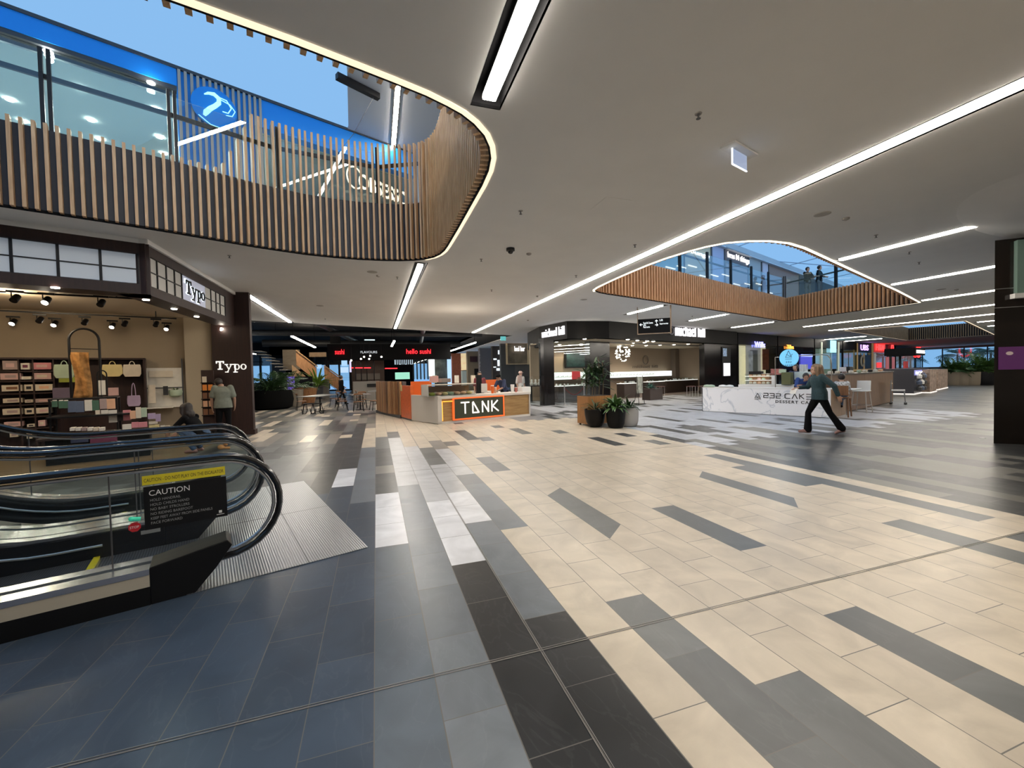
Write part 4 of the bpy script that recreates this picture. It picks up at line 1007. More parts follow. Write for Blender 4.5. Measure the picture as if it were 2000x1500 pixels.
# unseen light panels added on the upper level to brighten the timber slats
for (x0, x1, y0, y1, lab) in ((5, 25, 4.2, 4.7, 'added unseen fill light south of the oblong opening'), (1.2, 2.6, -3.8, -.3, 'added unseen fill light beside the curved opening')):
    t = thing('upper_fill_light', lab, 'ceiling light', ((x0+x1)/2, (y0+y1)/2, 8.9)); mb = MB(); mb.b2(x0, x1, y0, y1, 8.84, 8.87); mb.build('diffuser', M_TUBE, t, world=True); mb = MB(); mb.b2(x0-.03, x1+.03, y0-.03, y1+.03, 8.87, 8.9); mb.build('housing', M_BLACK, t, world=True)

# ================================================================== PLANTS
def blade(mb, p, az, el, L, w, droop, n=5, twist=0):
    p = Vector(p); d = Vector((math.cos(az)*math.cos(el), math.sin(az)*math.cos(el), math.sin(el))); side = Vector((-math.sin(az), math.cos(az), 0))
    vs = []; fs = []
    for i in range(n+1):
        f = i/n; q = p+d*(L*f)-Vector((0, 0, droop*L*f*f)); ww = w*math.sin(PI*min(.97, .12+f*.86))
        vs += [q-side*ww, q+Vector((0, 0, -ww*.35)), q+side*ww]
    for i in range(n):
        a = i*3; fs += [(a, a+1, a+4, a+3), (a+1, a+2, a+5, a+4)]
    mb.add(vs, fs)
def frond(mb, p, az, el, L, droop, lw=.025, ll=.28, n=12):
    p = Vector(p); d = Vector((math.cos(az)*math.cos(el), math.sin(az)*math.cos(el), math.sin(el))); side = Vector((-math.sin(az), math.cos(az), 0)); pts = []
    for i in range(n+1):
        f = i/n; pts.append(p+d*(L*f)-Vector((0, 0, droop*L*f*f)))
    mb.tube(pts, [.012*(1-.7*i/n) for i in range(n+1)], 4)
    for i in range(2, n+1):
        f = i/n; t = (pts[i]-pts[i-1]).normalized(); l = ll*math.sin(PI*min(.95, f*.85+.1))
        for s in (-1, 1):
            q = pts[i]; e = (side*s*.85+t*.6).normalized(); r = q+e*l-Vector((0, 0, l*.35)); w = t*lw
            mb.add([q-w, q+e*l*.5+w*.6-Vector((0, 0, l*.08)), r, q+e*l*.5-w*.8-Vector((0, 0, l*.08))], [(0, 1, 2, 3)])
def leaf_mat(n, c): return mat(n, c, .45, noise=.35, nscale=5)
M_LEAF = leaf_mat('leaf_dark', (.025, .060, .018)); M_LEAF2 = leaf_mat('leaf_mid', (.05, .11, .025)); M_LEAFL = leaf_mat('leaf_lime', (.20, .34, .05)); M_SOIL = mat('potting_soil', (.03, .02, .014), .95)
def bush(parent, z, h, r, count, m, seed, kind='blade', w=.03, name='foliage', cx=0, cy=0):
    rr = random.Random(seed); mb = MB()
    for i in range(count):
        az = rr.uniform(0, 2*PI); el = rr.uniform(.35, 1.35); L = h*rr.uniform(.6, 1.05)
        c = rr.uniform(0, r*.35)
        p = (cx+math.cos(az)*c, cy+math.sin(az)*c, z+rr.uniform(0, h*.15))
        if kind == 'blade': blade(mb, p, az, el, L, w*rr.uniform(.7, 1.2), rr.uniform(.25, .75))
        else: frond(mb, p, az, el, L, rr.uniform(.2, .6), lw=w, ll=L*.26)
    return mb.build(name, m, parent)

# ---- group of planters in the middle of the hall
def pot(name, lab, x, y, prof, m, soil_r, soil_z, cat='plant pot'):
    t = thing(name, lab, cat, (x, y, 0), group='planters in the hall'); mb = MB(); mb.lathe(prof, (0, 0, 0), 28); mb.build('pot', m, t, smooth=True)
    mb = MB(); mb.cyl((0, 0, soil_z), soil_r, .01, 20); mb.build('soil', M_SOIL, t); return t
t = pot('potted_plant', 'glossy green plant with long drooping leaves in tall black pot', 6.30, 10.12, [(.15, .0), (.20, .02), (.235, .12), (.26, .35), (.27, .56), (.25, .565), (.24, .52)], mat('pot_black', (.006, .006, .006), .6, spec=.2), .24, .53)
bush(t, .52, .62, .25, 95, M_LEAF2, 3, w=.045)
t = pot('potted_plant', 'sparse leafy plant in rounded light grey pot', 6.80, 10.22, [(.17, 0), (.215, .03), (.25, .15), (.265, .35), (.265, .53), (.25, .535), (.24, .50)], mat('pot_grey', (.36, .35, .33), .7), .24, .50)
bush(t, .5, .48, .2, 34, M_LEAF, 5, w=.03)
t = pot('potted_plant', 'wide black bowl pot with bare stems between wooden box and black pot', 5.90, 10.55, [(.13, 0), (.19, .03), (.25, .15), (.29, .35), (.30, .50), (.28, .505), (.27, .46)], mat('pot_black2', (.006, .005, .005), .5, spec=.2), .27, .46)
bush(t, .45, .75, .2, 30, M_LEAF, 9, w=.018)
t = thing('wooden_planter', 'orange-brown wooden box planter behind the black bowl pot', 'planter', (6.05, 11.05, 0), .12, 'planters in the hall')
mb = MB(); mb.b2(-.30, .55, -.28, .28, .05, .86); mb.build('box', wood_mat('box_timber', (.20, .085, .025), (.36, .17, .05)), t)
for sx in (-.24, .5):
    for sy in (-.22, .22): mb = MB(); mb.cyl((sx, sy, 0), .03, .05, 8); mb.build('caster', M_BLACK, t)
mb = MB(); mb.b2(-.27, .52, -.25, .25, .84, .865); mb.build('soil', M_SOIL, t)
rr = random.Random(11); mb = MB()
for (sx, sy, hh) in ((.30, 0, 1.15), (.22, .1, .95), (.38, -.08, 1.0), (-.12, .05, .75), (-.02, -.1, .85)):
    mb.tube([(sx, sy, .86), (sx+.03, sy, .86+hh*.5), (sx, sy, .86+hh)], .014, 5)
mb.build('stem', mat('stem_brown', (.12, .09, .05), .8), t)
mb = MB()
for (sx, sy, hh) in ((.30, 0, 1.15), (.22, .1, .95), (.38, -.08, 1.0), (-.12, .05, .75), (-.02, -.1, .85)):
    for i in range(30):
        f = rr.uniform(.25, 1); blade(mb, (sx, sy, .86+hh*f), rr.uniform(0, 2*PI), rr.uniform(-.2, 1.2), rr.uniform(.22, .46), .042, rr.uniform(.1, .6))
mb.build('foliage', M_LEAF, t)

# ================================================================== JUICE KIOSK
M_WKIOSK = mat('kiosk_white', (.62, .58, .53), .45)
M_BAMB = wood_mat('bamboo_panel', (.26, .145, .05), (.40, .25, .10), axis='X')
M_ORANGE = mat('kiosk_orange', (.72, .13, .015), .4)
kA, kB, kC = (1.139, 14.908), (1.848, 13.377), (5.374, 14.399)
KF = Line(kB, kC); KS = Line(kA, kB); LK = (KF.q-KF.p).length; LS = (KS.q-KS.p).length
k = thing('juice_kiosk', 'white juice kiosk with orange-framed name panel set in its wooden front', 'kiosk', (kB[0], kB[1], 0), KF.ang)
mb = MB(); mb.wb(KF, 0, LK, 0, .07, 0, -.08); mb.wb(KF, 0, .14, 0, .80, 0, -.6); mb.wb(KF, LK-.03, LK, 0, .80, 0, -.6); mb.build('front_frame', M_WKIOSK, k, world=True)
mb = MB(); mb.wb(KF, 0, LK+.02, .80, .885, .02, -.75); mb.build('worktop', M_WKIOSK, k, world=True, bevel=.005)
mb = MB(); mb.wb(KF, .14, LK-.03, .07, .80, -.05, -.5); mb.build('front_panel', M_BAMB, k, world=True)
mb = MB(); mb.wb(KS, 0, LS, .02, .905, 0, -.1); mb.build('side_panel', M_WKIOSK, k, world=True)
mb = MB(); mb.wb(KF, .2, .62, .70, .73, .0, -.05); mb.wb(KF, .14, .17, .1, .73, .0, -.05); mb.build('corner_glow', emi('amber_led', (1, .48, .06), 1.3), k, world=True)
u0, z1 = KF.uz(887, 785, .01); u1, z0 = KF.uz(983, 814, .01); z1 = .775; z0 = .13
mb = MB(); mb.wb(KF, u0, u1, z0, z1, .012, -.05)
sgn = mb.build('sign_backing', mat('sign_olive', (.035, .042, .022), .6), k, world=True)
mb = MB(); f = .045
mb.wb(KF, u0-f, u0, z0-f, z1+f, .03, -.05); mb.wb(KF, u1, u1+f, z0-f, z1+f, .03, -.05); mb.wb(KF, u0, u1, z1, z1+f, .03, -.05); mb.wb(KF, u0, u1, z0-f, z0, .03, -.05)
mb.build('sign_frame', mat('orange_frame', (.8, .14, .03), .4, emit=.55, ecol=(1, .17, .03)), sgn, world=True)
# TANK letters with the open triangular A
def strokes(M, W, H, segs, t, m, parent, depth=.02, name='lettering'):
    mb = MB()
    for (x0, y0, x1, y1) in segs:
        p = Vector((x0*W, y0*H)); q = Vector((x1*W, y1*H)); d = (q-p).normalized(); n = Vector((-d.y, d.x))*t/2; p = p-d*t*.3; q = q+d*t*.3
        P = [p-n, p+n, q+n, q-n]; vs = [M@Vector((a.x, a.y, z)) for z in (0, depth) for a in P]
        mb.add(vs, [(0, 1, 2, 3), (4, 5, 6, 7), (0, 1, 5, 4), (1, 2, 6, 5), (2, 3, 7, 6), (3, 0, 4, 7)])
    return mb.build(name, m, parent, world=True)
W = u1-u0
strokes(face_matrix(KF.at(u0+W*.13, z0+.16, .015), KF.d), W*.76, .36, [(0, 1, .20, 1), (.10, .98, .10, 0), (.30, .95, .30, 0), (.30, 0, .46, 0), (.46, 0, .31, 1), (.56, 0, .56, 1), (.56, 1, .72, 0), (.72, 0, .72, 1), (.82, 0, .82, 1), (.84, .5, .98, 1), (.84, .5, 1.0, 0)], .046, emi('sign_cream', (1, .93, .86), 1.0), sgn)
# back bench of the kiosk and orange parts
mb = MB(); mb.wb(KF, .1, LK-.1, 0, .86, -3.3, -3.8); mb.wb(KF, LK-.5, LK, 0, .86, -1.2, -3.5); mb.build('rear_bench', M_WKIOSK, k, world=True)
mb = MB(); a, _ = KF.uz(955, 760, -3.2); b, _ = KF.uz(976, 760, -3.2); mb.wb(KF, a-.3, b+.15, .86, 1.32, -3.25, -3.5); mb.build('orange_cabinet', M_ORANGE, k, world=True)
KO = Line((.873, 16.0), (1.139, 14.908))
mb = MB(); mb.wb(KO, 0, (KO.q-KO.p).length, .06, 1.22, .02, -.1); mb.build('orange_tile_panel', mat('orange_tiles', (.62, .115, .02), .35, noise=.15, nscale=12), k, world=True)
mb = MB(); mb.wb(KO, 0, 1.1, .0, .06, 0, -.1); mb.build('plinth', M_DGREY, k, world=True)
mb = MB(); mb.b2(1.2, 1.95, 15.6, 15.75, .86, 1.36); mb.build('orange_panel', M_ORANGE, k, world=True)
# timber screen
sc = thing('timber_screen', 'screen of mixed brown vertical boards joined to the orange side of juice kiosk', 'screen', (.3, 17.5, 0))
WS = Line((.012, 19.07), (.873, 16.0)); LW = (WS.q-WS.p).length; n = 26; rr = random.Random(4)
wm = [wood_mat('board_a', (.20, .085, .03), (.30, .14, .05)), wood_mat('board_b', (.33, .17, .07), (.45, .26, .12)), wood_mat('board_c', (.10, .045, .02), (.17, .08, .035))]
for i in range(n):
    mb = MB(); bow = .16*math.sin(PI*i/n); mb.wb(WS, LW*i/n, LW*(i+1)/n-.012, .12, 1.37, bow+.02, bow-.05); mb.build('board', rr.choice(wm), sc, world=True)
mb = MB(); mb.wb(WS, 0, LW, 0, .12, .06, -.1); mb.build('plinth', M_DGREY, sc, world=True)
mb = MB(); mb.wb(WS, 0, LW, .12, 1.36, -.06, -.2); mb.build('backing', M_DGREY, sc, world=True)
mb = MB(); mb.wb(KO, .0, .2, 1.02, 1.25, .03, .022); single(mb, 'price_notice', mat('pale_yellow_paper', (.62, .50, .22), .7), 'small yellow notice on the orange panel of the juice kiosk', 'notice')
# food display case
fc = thing('food_display_case', 'glass salad display case on the juice kiosk counter', 'display case', KF.at(.9, .89, -.35), KF.ang)
c0, _ = KF.uz(832, 770, -.3); c1, _ = KF.uz(926, 768, -.3)
mb = MB(); mb.wb(KF, c0, c1, 1.24, 1.27, -.15, -.7); mb.build('top', mat('case_top', (.45, .40, .33), .4), fc, world=True)
mb = MB(); mb.wb(KF, c0, c1, .89, 1.24, -.12, -.13); mb.build('front_glass', M_GLASS, fc, world=True)
mb = MB(); mb.wb(KF, c0, c1, .89, .91, -.15, -.7); mb.build('base', M_STEEL, fc, world=True)
mb = MB(); mb.wb(KF, c0, c0+.02, .89, 1.25, -.13, -.7); mb.build('end_panel', M_WKIOSK, fc, world=True)
mb = MB(); mb.wb(KF, c0, c1, .91, 1.2, -.68, -.7); mb.build('back_panel', mat('case_back', (.25, .12, .05), .6), fc, world=True)
rr = random.Random(8)
for i in range(14):
    cc = rr.choice(['mint', 'peach', 'lime', 'cream', 'brown', 'yellow']); mb = MB(); mb.lathe([(.07, 0), (.11, .05), (.09, .08), (.03, .11)], (0, 0, 0), 12)
    single(mb, 'salad_tub', pm(cc), f'{cc} filled salad tub in the glass case, {["back","front"][i%2]} row, place {["by left end","second","third","middle","fifth","sixth","by right end"][i//2]}', 'food tub', KF.at(c0+.2+(c1-c0-.4)*(i//2)/6, .91, -.28 if i % 2 else -.52), 0, 'tubs in the salad case')
def kfbox(name, lab, cat, x0, y0, x1, y1, off, dep, m, mbuild=None, group=None, L=KF):
    a, z0 = L.uz(x0, y1, off); b, z1 = L.uz(x1, y0, off); mb = MB()
    mb.box((0, 0, (z1-z0)/2), (b-a, dep, z1-z0)); return single(mb, name, m, lab, cat, L.at((a+b)/2, z0, off), L.ang, group, bevel=.006)
t = kfbox('menu_card', 'pink menu card on stand above the salad case', 'menu card', 839, 734, 856, 747, -.2, .02, mat('pink_menu', (.60, .33, .30), .6))
kfbox('brochure_holder', 'white upright price card beside the black tablet on the counter', 'card', 940, 749, 951, 767, -.3, .04, M_WKIOSK)
kfbox('counter_tablet', 'black payment tablet on the kiosk counter', 'tablet', 931, 732, 940, 767, -.35, .05, M_BLACK)
kfbox('storage_tub', 'pale brown rounded bin behind the salad case', 'bin', 859, 739, 877, 747, -1.6, .3, mat('taupe_bin', (.22, .18, .16), .6))
def cup(lab, px, y0, y1, w, c, off=-.3, L=KF, name='drink_cup', cat='cup', grp='cups on the kiosk counter'):
    a, z0 = L.uz(px, y1, off); _, z1 = L.uz(px, y0, off); h = z1-z0; mb = MB(); mb.lathe([(w*.7, 0), (w, h*.9), (w*1.05, h)], (0, 0, 0), 14)
    t = single(mb, name, c, lab, cat, L.at(a, z0, off), 0, grp, smooth=True); mb = MB(); mb.cyl((0, 0, h), w*1.02, h*.08, 12); mb.build('lid', M_WHITE, t); return t
cup('orange iced drink on the juice counter', 962, 754, 770, .06, M_ORANGE); cup('paler orange drink next to the iced one', 967.5, 757, 770, .05, pm('peach')); cup('white paper cup right of the staff in black cap', 1001, 752, 766, .07, M_WHITE); cup('dusty red paper cup near kiosk end', 1008, 757, 766, .06, mat('dusty_red', (.4, .12, .10), .5))
kfbox('white_tub', 'square white tub at the end of juice counter', 'tub', 1016, 755, 1032, 766, -.4, .3, M_WHITE)
for i, (x, m) in enumerate(((846, 'mint'), (889, 'white'), (921, 'cream'), (1012, 'greypink'))):
    kfbox('blender_jug', f'{["green","white","cream","grey-pink"][i]} blender jug on the rear bench of juice kiosk', 'jug', x, 733, x+6, 748, -3.4, .12, pm(m), group='jugs on rear bench')
lamp('kiosk_glow', KF.at(1.8, 2.6, -1.8), 45, parent=k, size=.12)

# ================================================================== FOOD COURT BEHIND
M_CHAIRW = wood_mat('chair_timber', (.16, .07, .03), (.26, .12, .05)); 
def food_table(x, y, w, d, rz, lab, top=None):
    t = thing('dining_table', lab, 'table', (x, y, 0), rz, 'food court tables'); mb = MB(); mb.box((0, 0, .735), (w, d, .03)); mb.build('tabletop', top or mat('grey_tabletop', (.20, .20, .20), .3), t)
    for s in ((0,) if w < 1.2 else (-w*.3, w*.3)):
        mb = MB(); mb.cyl((s, 0, .02), .035, .70, 8); mb.build('pedestal', M_BLACK, t); mb = MB(); mb.cyl((s, 0, 0), .22, .02, 14); mb.build('foot', M_BLACK, t)
    return t
def make_chair(lab, seat=M_CHAIRW, leg=M_BLACK):
    t = thing('dining_chair', lab, 'chair', (0, 0, 0), 0, 'food court chairs'); mb = MB(); mb.box((0, 0, .445), (.42, .42, .03)); mb.build('seat', seat, t, bevel=.01)
    mb = MB(); mb.tube([(-.19, -.19, .78), (-.12, -.23, .80), (0, -.25, .80), (.12, -.23, .80), (.19, -.19, .78)], .018, 6, h2=2.0); mb.build('backrest', seat, t)
    for sx, sy in ((-1, -1), (1, -1), (-1, 1), (1, 1)):
        mb = MB(); mb.tube([(sx*.22, sy*.23, 0), (sx*.17, sy*.17, .44)]+([(sx*.19, sy*.20, .79)] if sy < 0 else []), .014, 6); mb.build('leg', leg, t)
    return t
food_table(-2.55, 21.6, 1.0, 2.3, -.35, 'long grey table with curved metal bench seats in open food court')
for i, (x, y, r) in enumerate(((-2.85, 20.2, .2), (-2.5, 20.1, .1))):
    t = thing('metal_stool', f'dark stool with looping wire legs at near end of the long table, {["left","right"][i]} one', 'stool', (x, y, 0), r, 'wire stools'); mb = MB(); mb.box((0, 0, .45), (.4, .36, .03)); mb.build('seat', M_BLACK, t)
    for s in (-.17, .17):
        for q in (-.12, .12):
            mb = MB(); mb.tube([(s+.22*math.cos(a*PI/8)*.5, q, .22+.22*math.sin(a*PI/8-.0)*(-1 if a else 1)) for a in range(9)], .01, 5); mb.build('leg', M_BLACK, t)
        mb = MB(); mb.tube([(s, -.16, .44), (s*1.5, -.2, .0), (s*1.5, .2, .0), (s, .16, .44)], .012, 5); mb.build('leg', M_BLACK, t)
ch0 = make_chair('wooden chair at the far side of the long grey table'); ch0.matrix_basis = Matrix.Translation((-1.75, 23.2, 0)) @ Matrix.Rotation(1.2, 4, 'Z')
food_table(-.75, 21.2, .9, .9, .2, 'square cafe table with dark pedestal left of the timber screen')
food_table(.0, 25.2, .9, .9, .0, 'square cafe table further back behind the timber screen'); food_table(-5.6, 27.5, 1.2, .8, .1, 'pale cafe table behind the large black planter', M_WHITE)
for (x, y, r, l) in ((-1.55, 21.3, -1.4, 'wooden chair left of square cafe table'), (-.05, 20.6, 1.9, 'wooden chair between square cafe table and timber screen'), (-.8, 20.3, .1, 'wooden chair with its back to the hall at the square table'), (-.7, 22.2, 3.1, 'wooden chair behind the square cafe table'), (-.9, 25.1, -1.5, 'wooden chair left of rear cafe table'),
        (-2.1, 24.4, 2.4, 'wooden chair turned away beyond the long table'), (-3.5, 22.6, -1.3, 'wooden chair on left side of long grey table'), (-6.5, 27.1, -1.4, 'wooden chair left of the pale table'), (-4.7, 27.3, 1.3, 'wooden chair right of the pale table'), (.5, 26.2, 2.6, 'wooden chair behind rear cafe table')):
    copy_tree(ch0, (x, y, 0), r, l)
# planters
t = thing('potted_palm', 'large dark palm plants in a wide black round planter beside shop pillar', 'planter', (-5.2, 24.6, 0)); mb = MB(); mb.lathe([(.75, 0), (.95, .1), (1.02, .5), (.95, .98), (.88, .98), (.86, .9)], (0, 0, 0), 28); mb.build('pot', mat('planter_black', (.003, .003, .003), .8, spec=.08), t, smooth=True)
mb = MB(); mb.cyl((0, 0, .9), .86, .02, 24); mb.build('soil', M_SOIL, t); bush(t, .9, 1.9, .8, 30, M_LEAF, 21, 'frond', .05); bush(t, .9, 1.2, .8, 60, M_LEAF, 22, 'blade', .06)
t = thing('potted_palm', 'second palm in pale tapered planter right behind black planter', 'planter', (-4.35, 26.0, 0)); mb = MB(); mb.lathe([(.30, 0), (.42, .5), (.45, .95), (.4, .95)], (0, 0, 0), 20); mb.build('pot', mat('taupe_pot', (.20, .17, .13), .7), t, smooth=True); bush(t, .9, 1.5, .3, 16, M_LEAF, 23, 'frond', .04)
t = thing('wooden_planter', 'tapered orange-brown timber tub near the purple screen', 'planter', (-4.05, 27.5, 0)); mb = MB(); mb.lathe([(.45, .05), (.62, .9), (.66, 1.0), (.6, 1.0), (.55, .9)], (0, 0, 0), 16, 1.1, .8); mb.build('tub', wood_mat('tub_timber', (.17, .07, .025), (.30, .14, .05)), t)
bush(t, .95, .6, .5, 20, M_LEAF, 24)
t = thing('potted_plant', 'bright lime green plant by the stairs foot', 'plant', atY(622, 792, 34).xy.to_3d()); mb = MB(); mb.lathe([(.3, 0), (.4, .9)], (0, 0, 0), 14); mb.build('pot', M_DGREY, t); bush(t, .9, 1.8, .5, 60, M_LEAFL, 25, 'blade', .09)
# back of the food court, measured on planes of constant depth
def rect_at(mb, x0, y0, x1, y1, Y, dep=.1):
    a = atY(x0, y1, Y); b = atY(x1, y0, Y); mb.b2(a.x, b.x, Y, Y+dep, a.z, b.z)
def pbox(name, lab, cat, x0, y0, x1, y1, Y, m, dep=.1, group=None, toground=False):
    a = atY(x0, y1, Y); b = atY(x1, y0, Y); z0 = 0 if toground else a.z; mb = MB(); mb.box((0, dep/2, (b.z-z0)/2), (b.x-a.x, dep, b.z-z0)); return single(mb, name, m, lab, cat, ((a.x+b.x)/2, Y, z0), 0, group)
mb = MB(); mb.b2(-22, -19.9, 15, 60, 0, 5.6); mb.b2(-20, 10, 58, 58.2, 3.2, 5.6); struct(mb, 'wall_left', M_DGREY)
# ceiling ducts
for i, (x0, y0, x1, y1, r, z) in enumerate(((-12, 24, 8, 30, .25, 4.9), (-10, 32, 8, 32, .2, 4.7), (-4, 22, -1, 50, .22, 5.0), (3, 27, 5, 50, .18, 4.8), (-9, 40, 8, 41, .3, 4.6))):
    t = thing('ceiling_duct', ['broad dark duct crossing just behind the white ceiling edge', 'dark duct crossing deeper in the black ceiling', 'dark duct running away from camera left of centre', 'slim dark duct running away right of centre', 'thick dark duct at back of food court'][i], 'duct', (x0, y0, z)); mb = MB(); mb.tube([(x0, y0, z), (x1, y1, z)], r, 12); mb.build('pipe', mat('duct_grey', (.05, .052, .055), .45, .3), t, world=True, smooth=True)
    for k_ in (.2, .8):
        mb = MB(); mb.cyl((x0+(x1-x0)*k_, y0+(y1-y0)*k_, z), .015, 5.6-z, 5); mb.build('hanger', M_BLACK, t, world=True)
# stairs
t = thing('staircase', 'pale timber staircase with board balustrades behind the palms', 'stairs', (-6, 38, 0))
a = atY(636, 752, 38); b = atY(585, 700, 38)
for i in range(16):
    f = i/16; mb = MB(); x = a.x+(b.x-3-a.x)*f; mb.b2(x-.5, x+.1, 37.2, 39.2, .25*i, .25*i+.05); mb.build('step', mat('step_pale', (.42, .38, .32), .6), t, world=True)
def slope_panel(p, q, h, Y, m, name, dep=.1):
    P = atY(*p, Y); Q = atY(*q, Y); mb = MB(); mb.prism([(P.x, P.z), (Q.x, Q.z), (Q.x, Q.z-h), (P.x, P.z-h)], Y, Y+dep, plane='xz'); mb.build(name, m, t, world=True)
slope_panel((578, 686), (618, 718), 1.1, 37, M_WALNUT, 'balustrade'); slope_panel((570, 712), (600, 738), 1.3, 36.9, M_OAK, 'stringer'); slope_panel((633, 716), (663, 738), 1.1, 36.5, M_WALNUT, 'balustrade')
mb = MB(); rect_at(mb, 553, 683, 585, 722, 39.5); mb.build('side_wall', wood_mat('pale_boards', (.35, .27, .18), (.5, .4, .28), axis='X'), t, world=True)
mb = MB(); rect_at(mb, 604, 688, 637, 697, 39.5); mb.build('landing_fascia', M_OAK, t, world=True)
mb = MB(); mb.tube([atY(578, 684, 36.9), atY(620, 716, 36.9)], .05, 6); mb.tube([atY(633, 714, 36.4), atY(664, 736, 36.4)], .05, 6); mb.build('handrail', M_OAK, t, world=True)
pbox('information_screen', 'tall purple information screen beside timber tub', 'screen', 562, 735, 574, 768, 30, emi('purple_screen', (.16, .09, .55), 1.0), .15, toground=False)
pbox('dark_kiosk', 'dark grey box kiosk between the purple screen and pale pier', 'kiosk', 576, 735, 606, 772, 31, M_BLACKM, 1.0, toground=True)
pbox('tiled_pier', 'pale tiled low pier behind the lime green plant', 'pier', 608, 743, 640, 772, 35, mat('grey_tile', (.24, .22, .20), .7), 1.0, toground=True)
pbox('service_counter', 'grey tiled service counter left of timber screen', 'counter', 690, 744, 741, 770, 30, mat('grey_tile', (.24, .22, .20), .7), .8, toground=True)
pbox('counter_recess_panel', 'black recessed panel in the grey tiled counter', 'panel', 717, 749, 739, 756, 29.9, M_BLACK, .08)
lamp('stair_fill', (-5, 35.5, 4.6), 160, (1, .86, .66), parent=t, size=.2)  # unseen lamp added to brighten the staircase
# food shop fronts
fr = thing('food_shopfront', 'dark food shop facade with red sushi sign and pendant bulbs', 'shopfront', atY(740, 700, 32).xy.to_3d())
mb = MB(); rect_at(mb, 640, 672, 880, 704, 32.2, .3); mb.build('dark_fascia', M_BLACKM, fr, world=True)
mb = MB(); rect_at(mb, 688, 704, 750, 772, 35, .2); mb.build('back_wall', mat('food_brown', (.09, .06, .045), .6), fr, world=True)
mb = MB(); rect_at(mb, 694, 729, 742, 742, 34.6, .2); mb.build('tiled_splashback', mat('splash_tiles', (.20, .18, .15), .5), fr, world=True)
M_RED = emi('red_neon', (1, .02, .03), 3.2)
a = atY(794, 692, 32); b = atY(842, 690, 32)
letter('hello sushi', 1, face_matrix((a.x, 32.1, atY(794, 691, 32).z), (1, 0, 0)), M_RED, fr, depth=.05, fitw=b.x-a.x, fith=.36, offset=.0)
a = atY(654, 692, 32); letter('sushi', 1, face_matrix((a.x, 32.1, a.z), (1, 0, 0)), M_RED, fr, depth=.05, fitw=.62, fith=.36, offset=.0)
a = atY(704, 690, 32); letter('FLAVOURS', 1, face_matrix((a.x, 32.1, a.z), (1, 0, 0)), emi('dim_white', (.8, .85, .9), .8), fr, depth=.04, fitw=1.15, fith=.17)
for (x0, x1, y) in ((686, 690, 719), (694, 708, 719), (711, 724, 719), (752, 776, 720)):
    mb = MB(); rect_at(mb, x0, y-1.6, x1, y+.6, 32.4, .08); mb.build('red_neon_line', M_RED, fr, world=True)
for i, (x, y) in enumerate(((705, 701), (711, 697), (721, 701), (745, 697), (723, 695), (686, 704))):
    P = atY(x, y, 31); t = thing('pendant_bulb', ['lowest small pendant bulb left of centre', 'small pendant bulb above the lowest one', 'small pendant bulb right of lowest one', 'largest small pendant bulb beside dark pier', 'faint pendant bulb near ceiling', 'leftmost small pendant bulb'][i]+' in food shop', 'pendant lamp', P, group='pendant bulbs'); mb = MB(); mb.sphere((0, 0, 0), .06, 10, 6); mb.build('bulb', emi('bulb_warm', (1, .9, .75), 12), t); mb = MB(); mb.cyl((0, 0, .05), .006, 5.6-P.z-.05, 5); mb.build('cord', M_BLACK, t)
for i, x in enumerate((694, 705, 716, 730)):
    mb = MB(); rect_at(mb, x, 704, x+1, 744, 33.5, .06); mb.build('black_post', M_BLACK, fr, world=True)
mb = MB(); rect_at(mb, 772, 727, 800, 741, 35, .1); mb.build('mint_screen', emi('mint_glow', (.35, .8, .6), .9), fr, world=True)
mb = MB(); rect_at(mb, 771, 702, 806, 712, 35.5, .1); mb.build('lit_menu', emi('menu_glow', (.6, .75, .85), 1.0), fr, world=True)
for i in range(9): mb = MB(); rect_at(mb, 773+i*3.7, 701, 775+i*3.7, 713-(i % 3), 35.3, .05); mb.build('menu_divider', M_BLACK, fr, world=True)
mb = MB(); rect_at(mb, 645, 655, 665, 671, 36, .1); mb.build('vent_screen', M_BLACKM, fr, world=True)
# hanging bright clerestory glints
for i, (x0, y0, x1, y1) in enumerate(((650, 670, 683, 672), (690, 667, 718, 671), (712, 663, 732, 670))):
    mb = MB(); rect_at(mb, x0, y0, x1, y1, 44, .1); struct(mb, 'window_3', emi('clerestory', (.65, .9, .95), 1.6))
# blue glazing behind the stairs and at the back, as panes in black frames
mb = MB()
for x in (490, 508, 613, 637, 641, 662, 683): rect_at(mb, x, 690 if x > 600 else 695, x+1.5, 760, 50, .15)
rect_at(mb, 490, 706, 512, 708, 50, .15); rect_at(mb, 608, 737, 690, 739, 50, .15); struct(mb, 'window_4', M_BLACK)
for x0, x1, y0, y1 in ((491, 530, 697, 745), (614, 686, 700, 745)):
    mb = MB(); rect_at(mb, x0, y0, x1, y1, 50.2, .05); struct(mb, 'window_4', M_GLASS)
for i, (x0, y0, x1, y1, c) in enumerate(((619, 712, 628, 720, (.35, .6, .9)), (667, 704, 678, 715, (.4, .65, .95)), (665, 717, 680, 728, (.5, .7, .95)), (683, 705, 686, 727, (.75, .7, 1)))):
    pbox('hanging_menu_board', ['small pale blue menu board by the stairs', 'upper pale blue menu board beside the dark shop', 'lower pale blue menu board with white columns', 'narrow pinkish lit board beside pale blue boards'][i], 'menu board', x0, y0, x1, y1, 40, mat('board%d' % i, c, .5, emit=.9), .1)
mb = MB(); rect_at(mb, 489, 745, 620, 775, 52, .3); rect_at(mb, 530, 700, 556, 760, 51, .3); struct(mb, 'wall_back', M_DGREY)
for q in ((530, 640, 613, 800), (687, 640, 806, 800), (851, 640, 1075, 800), (480, 600, 1075, 694), (480, 748, 1075, 800)):
    mb = MB(); rect_at(mb, *q, 53, .3); struct(mb, 'wall_back', M_BLACKM)
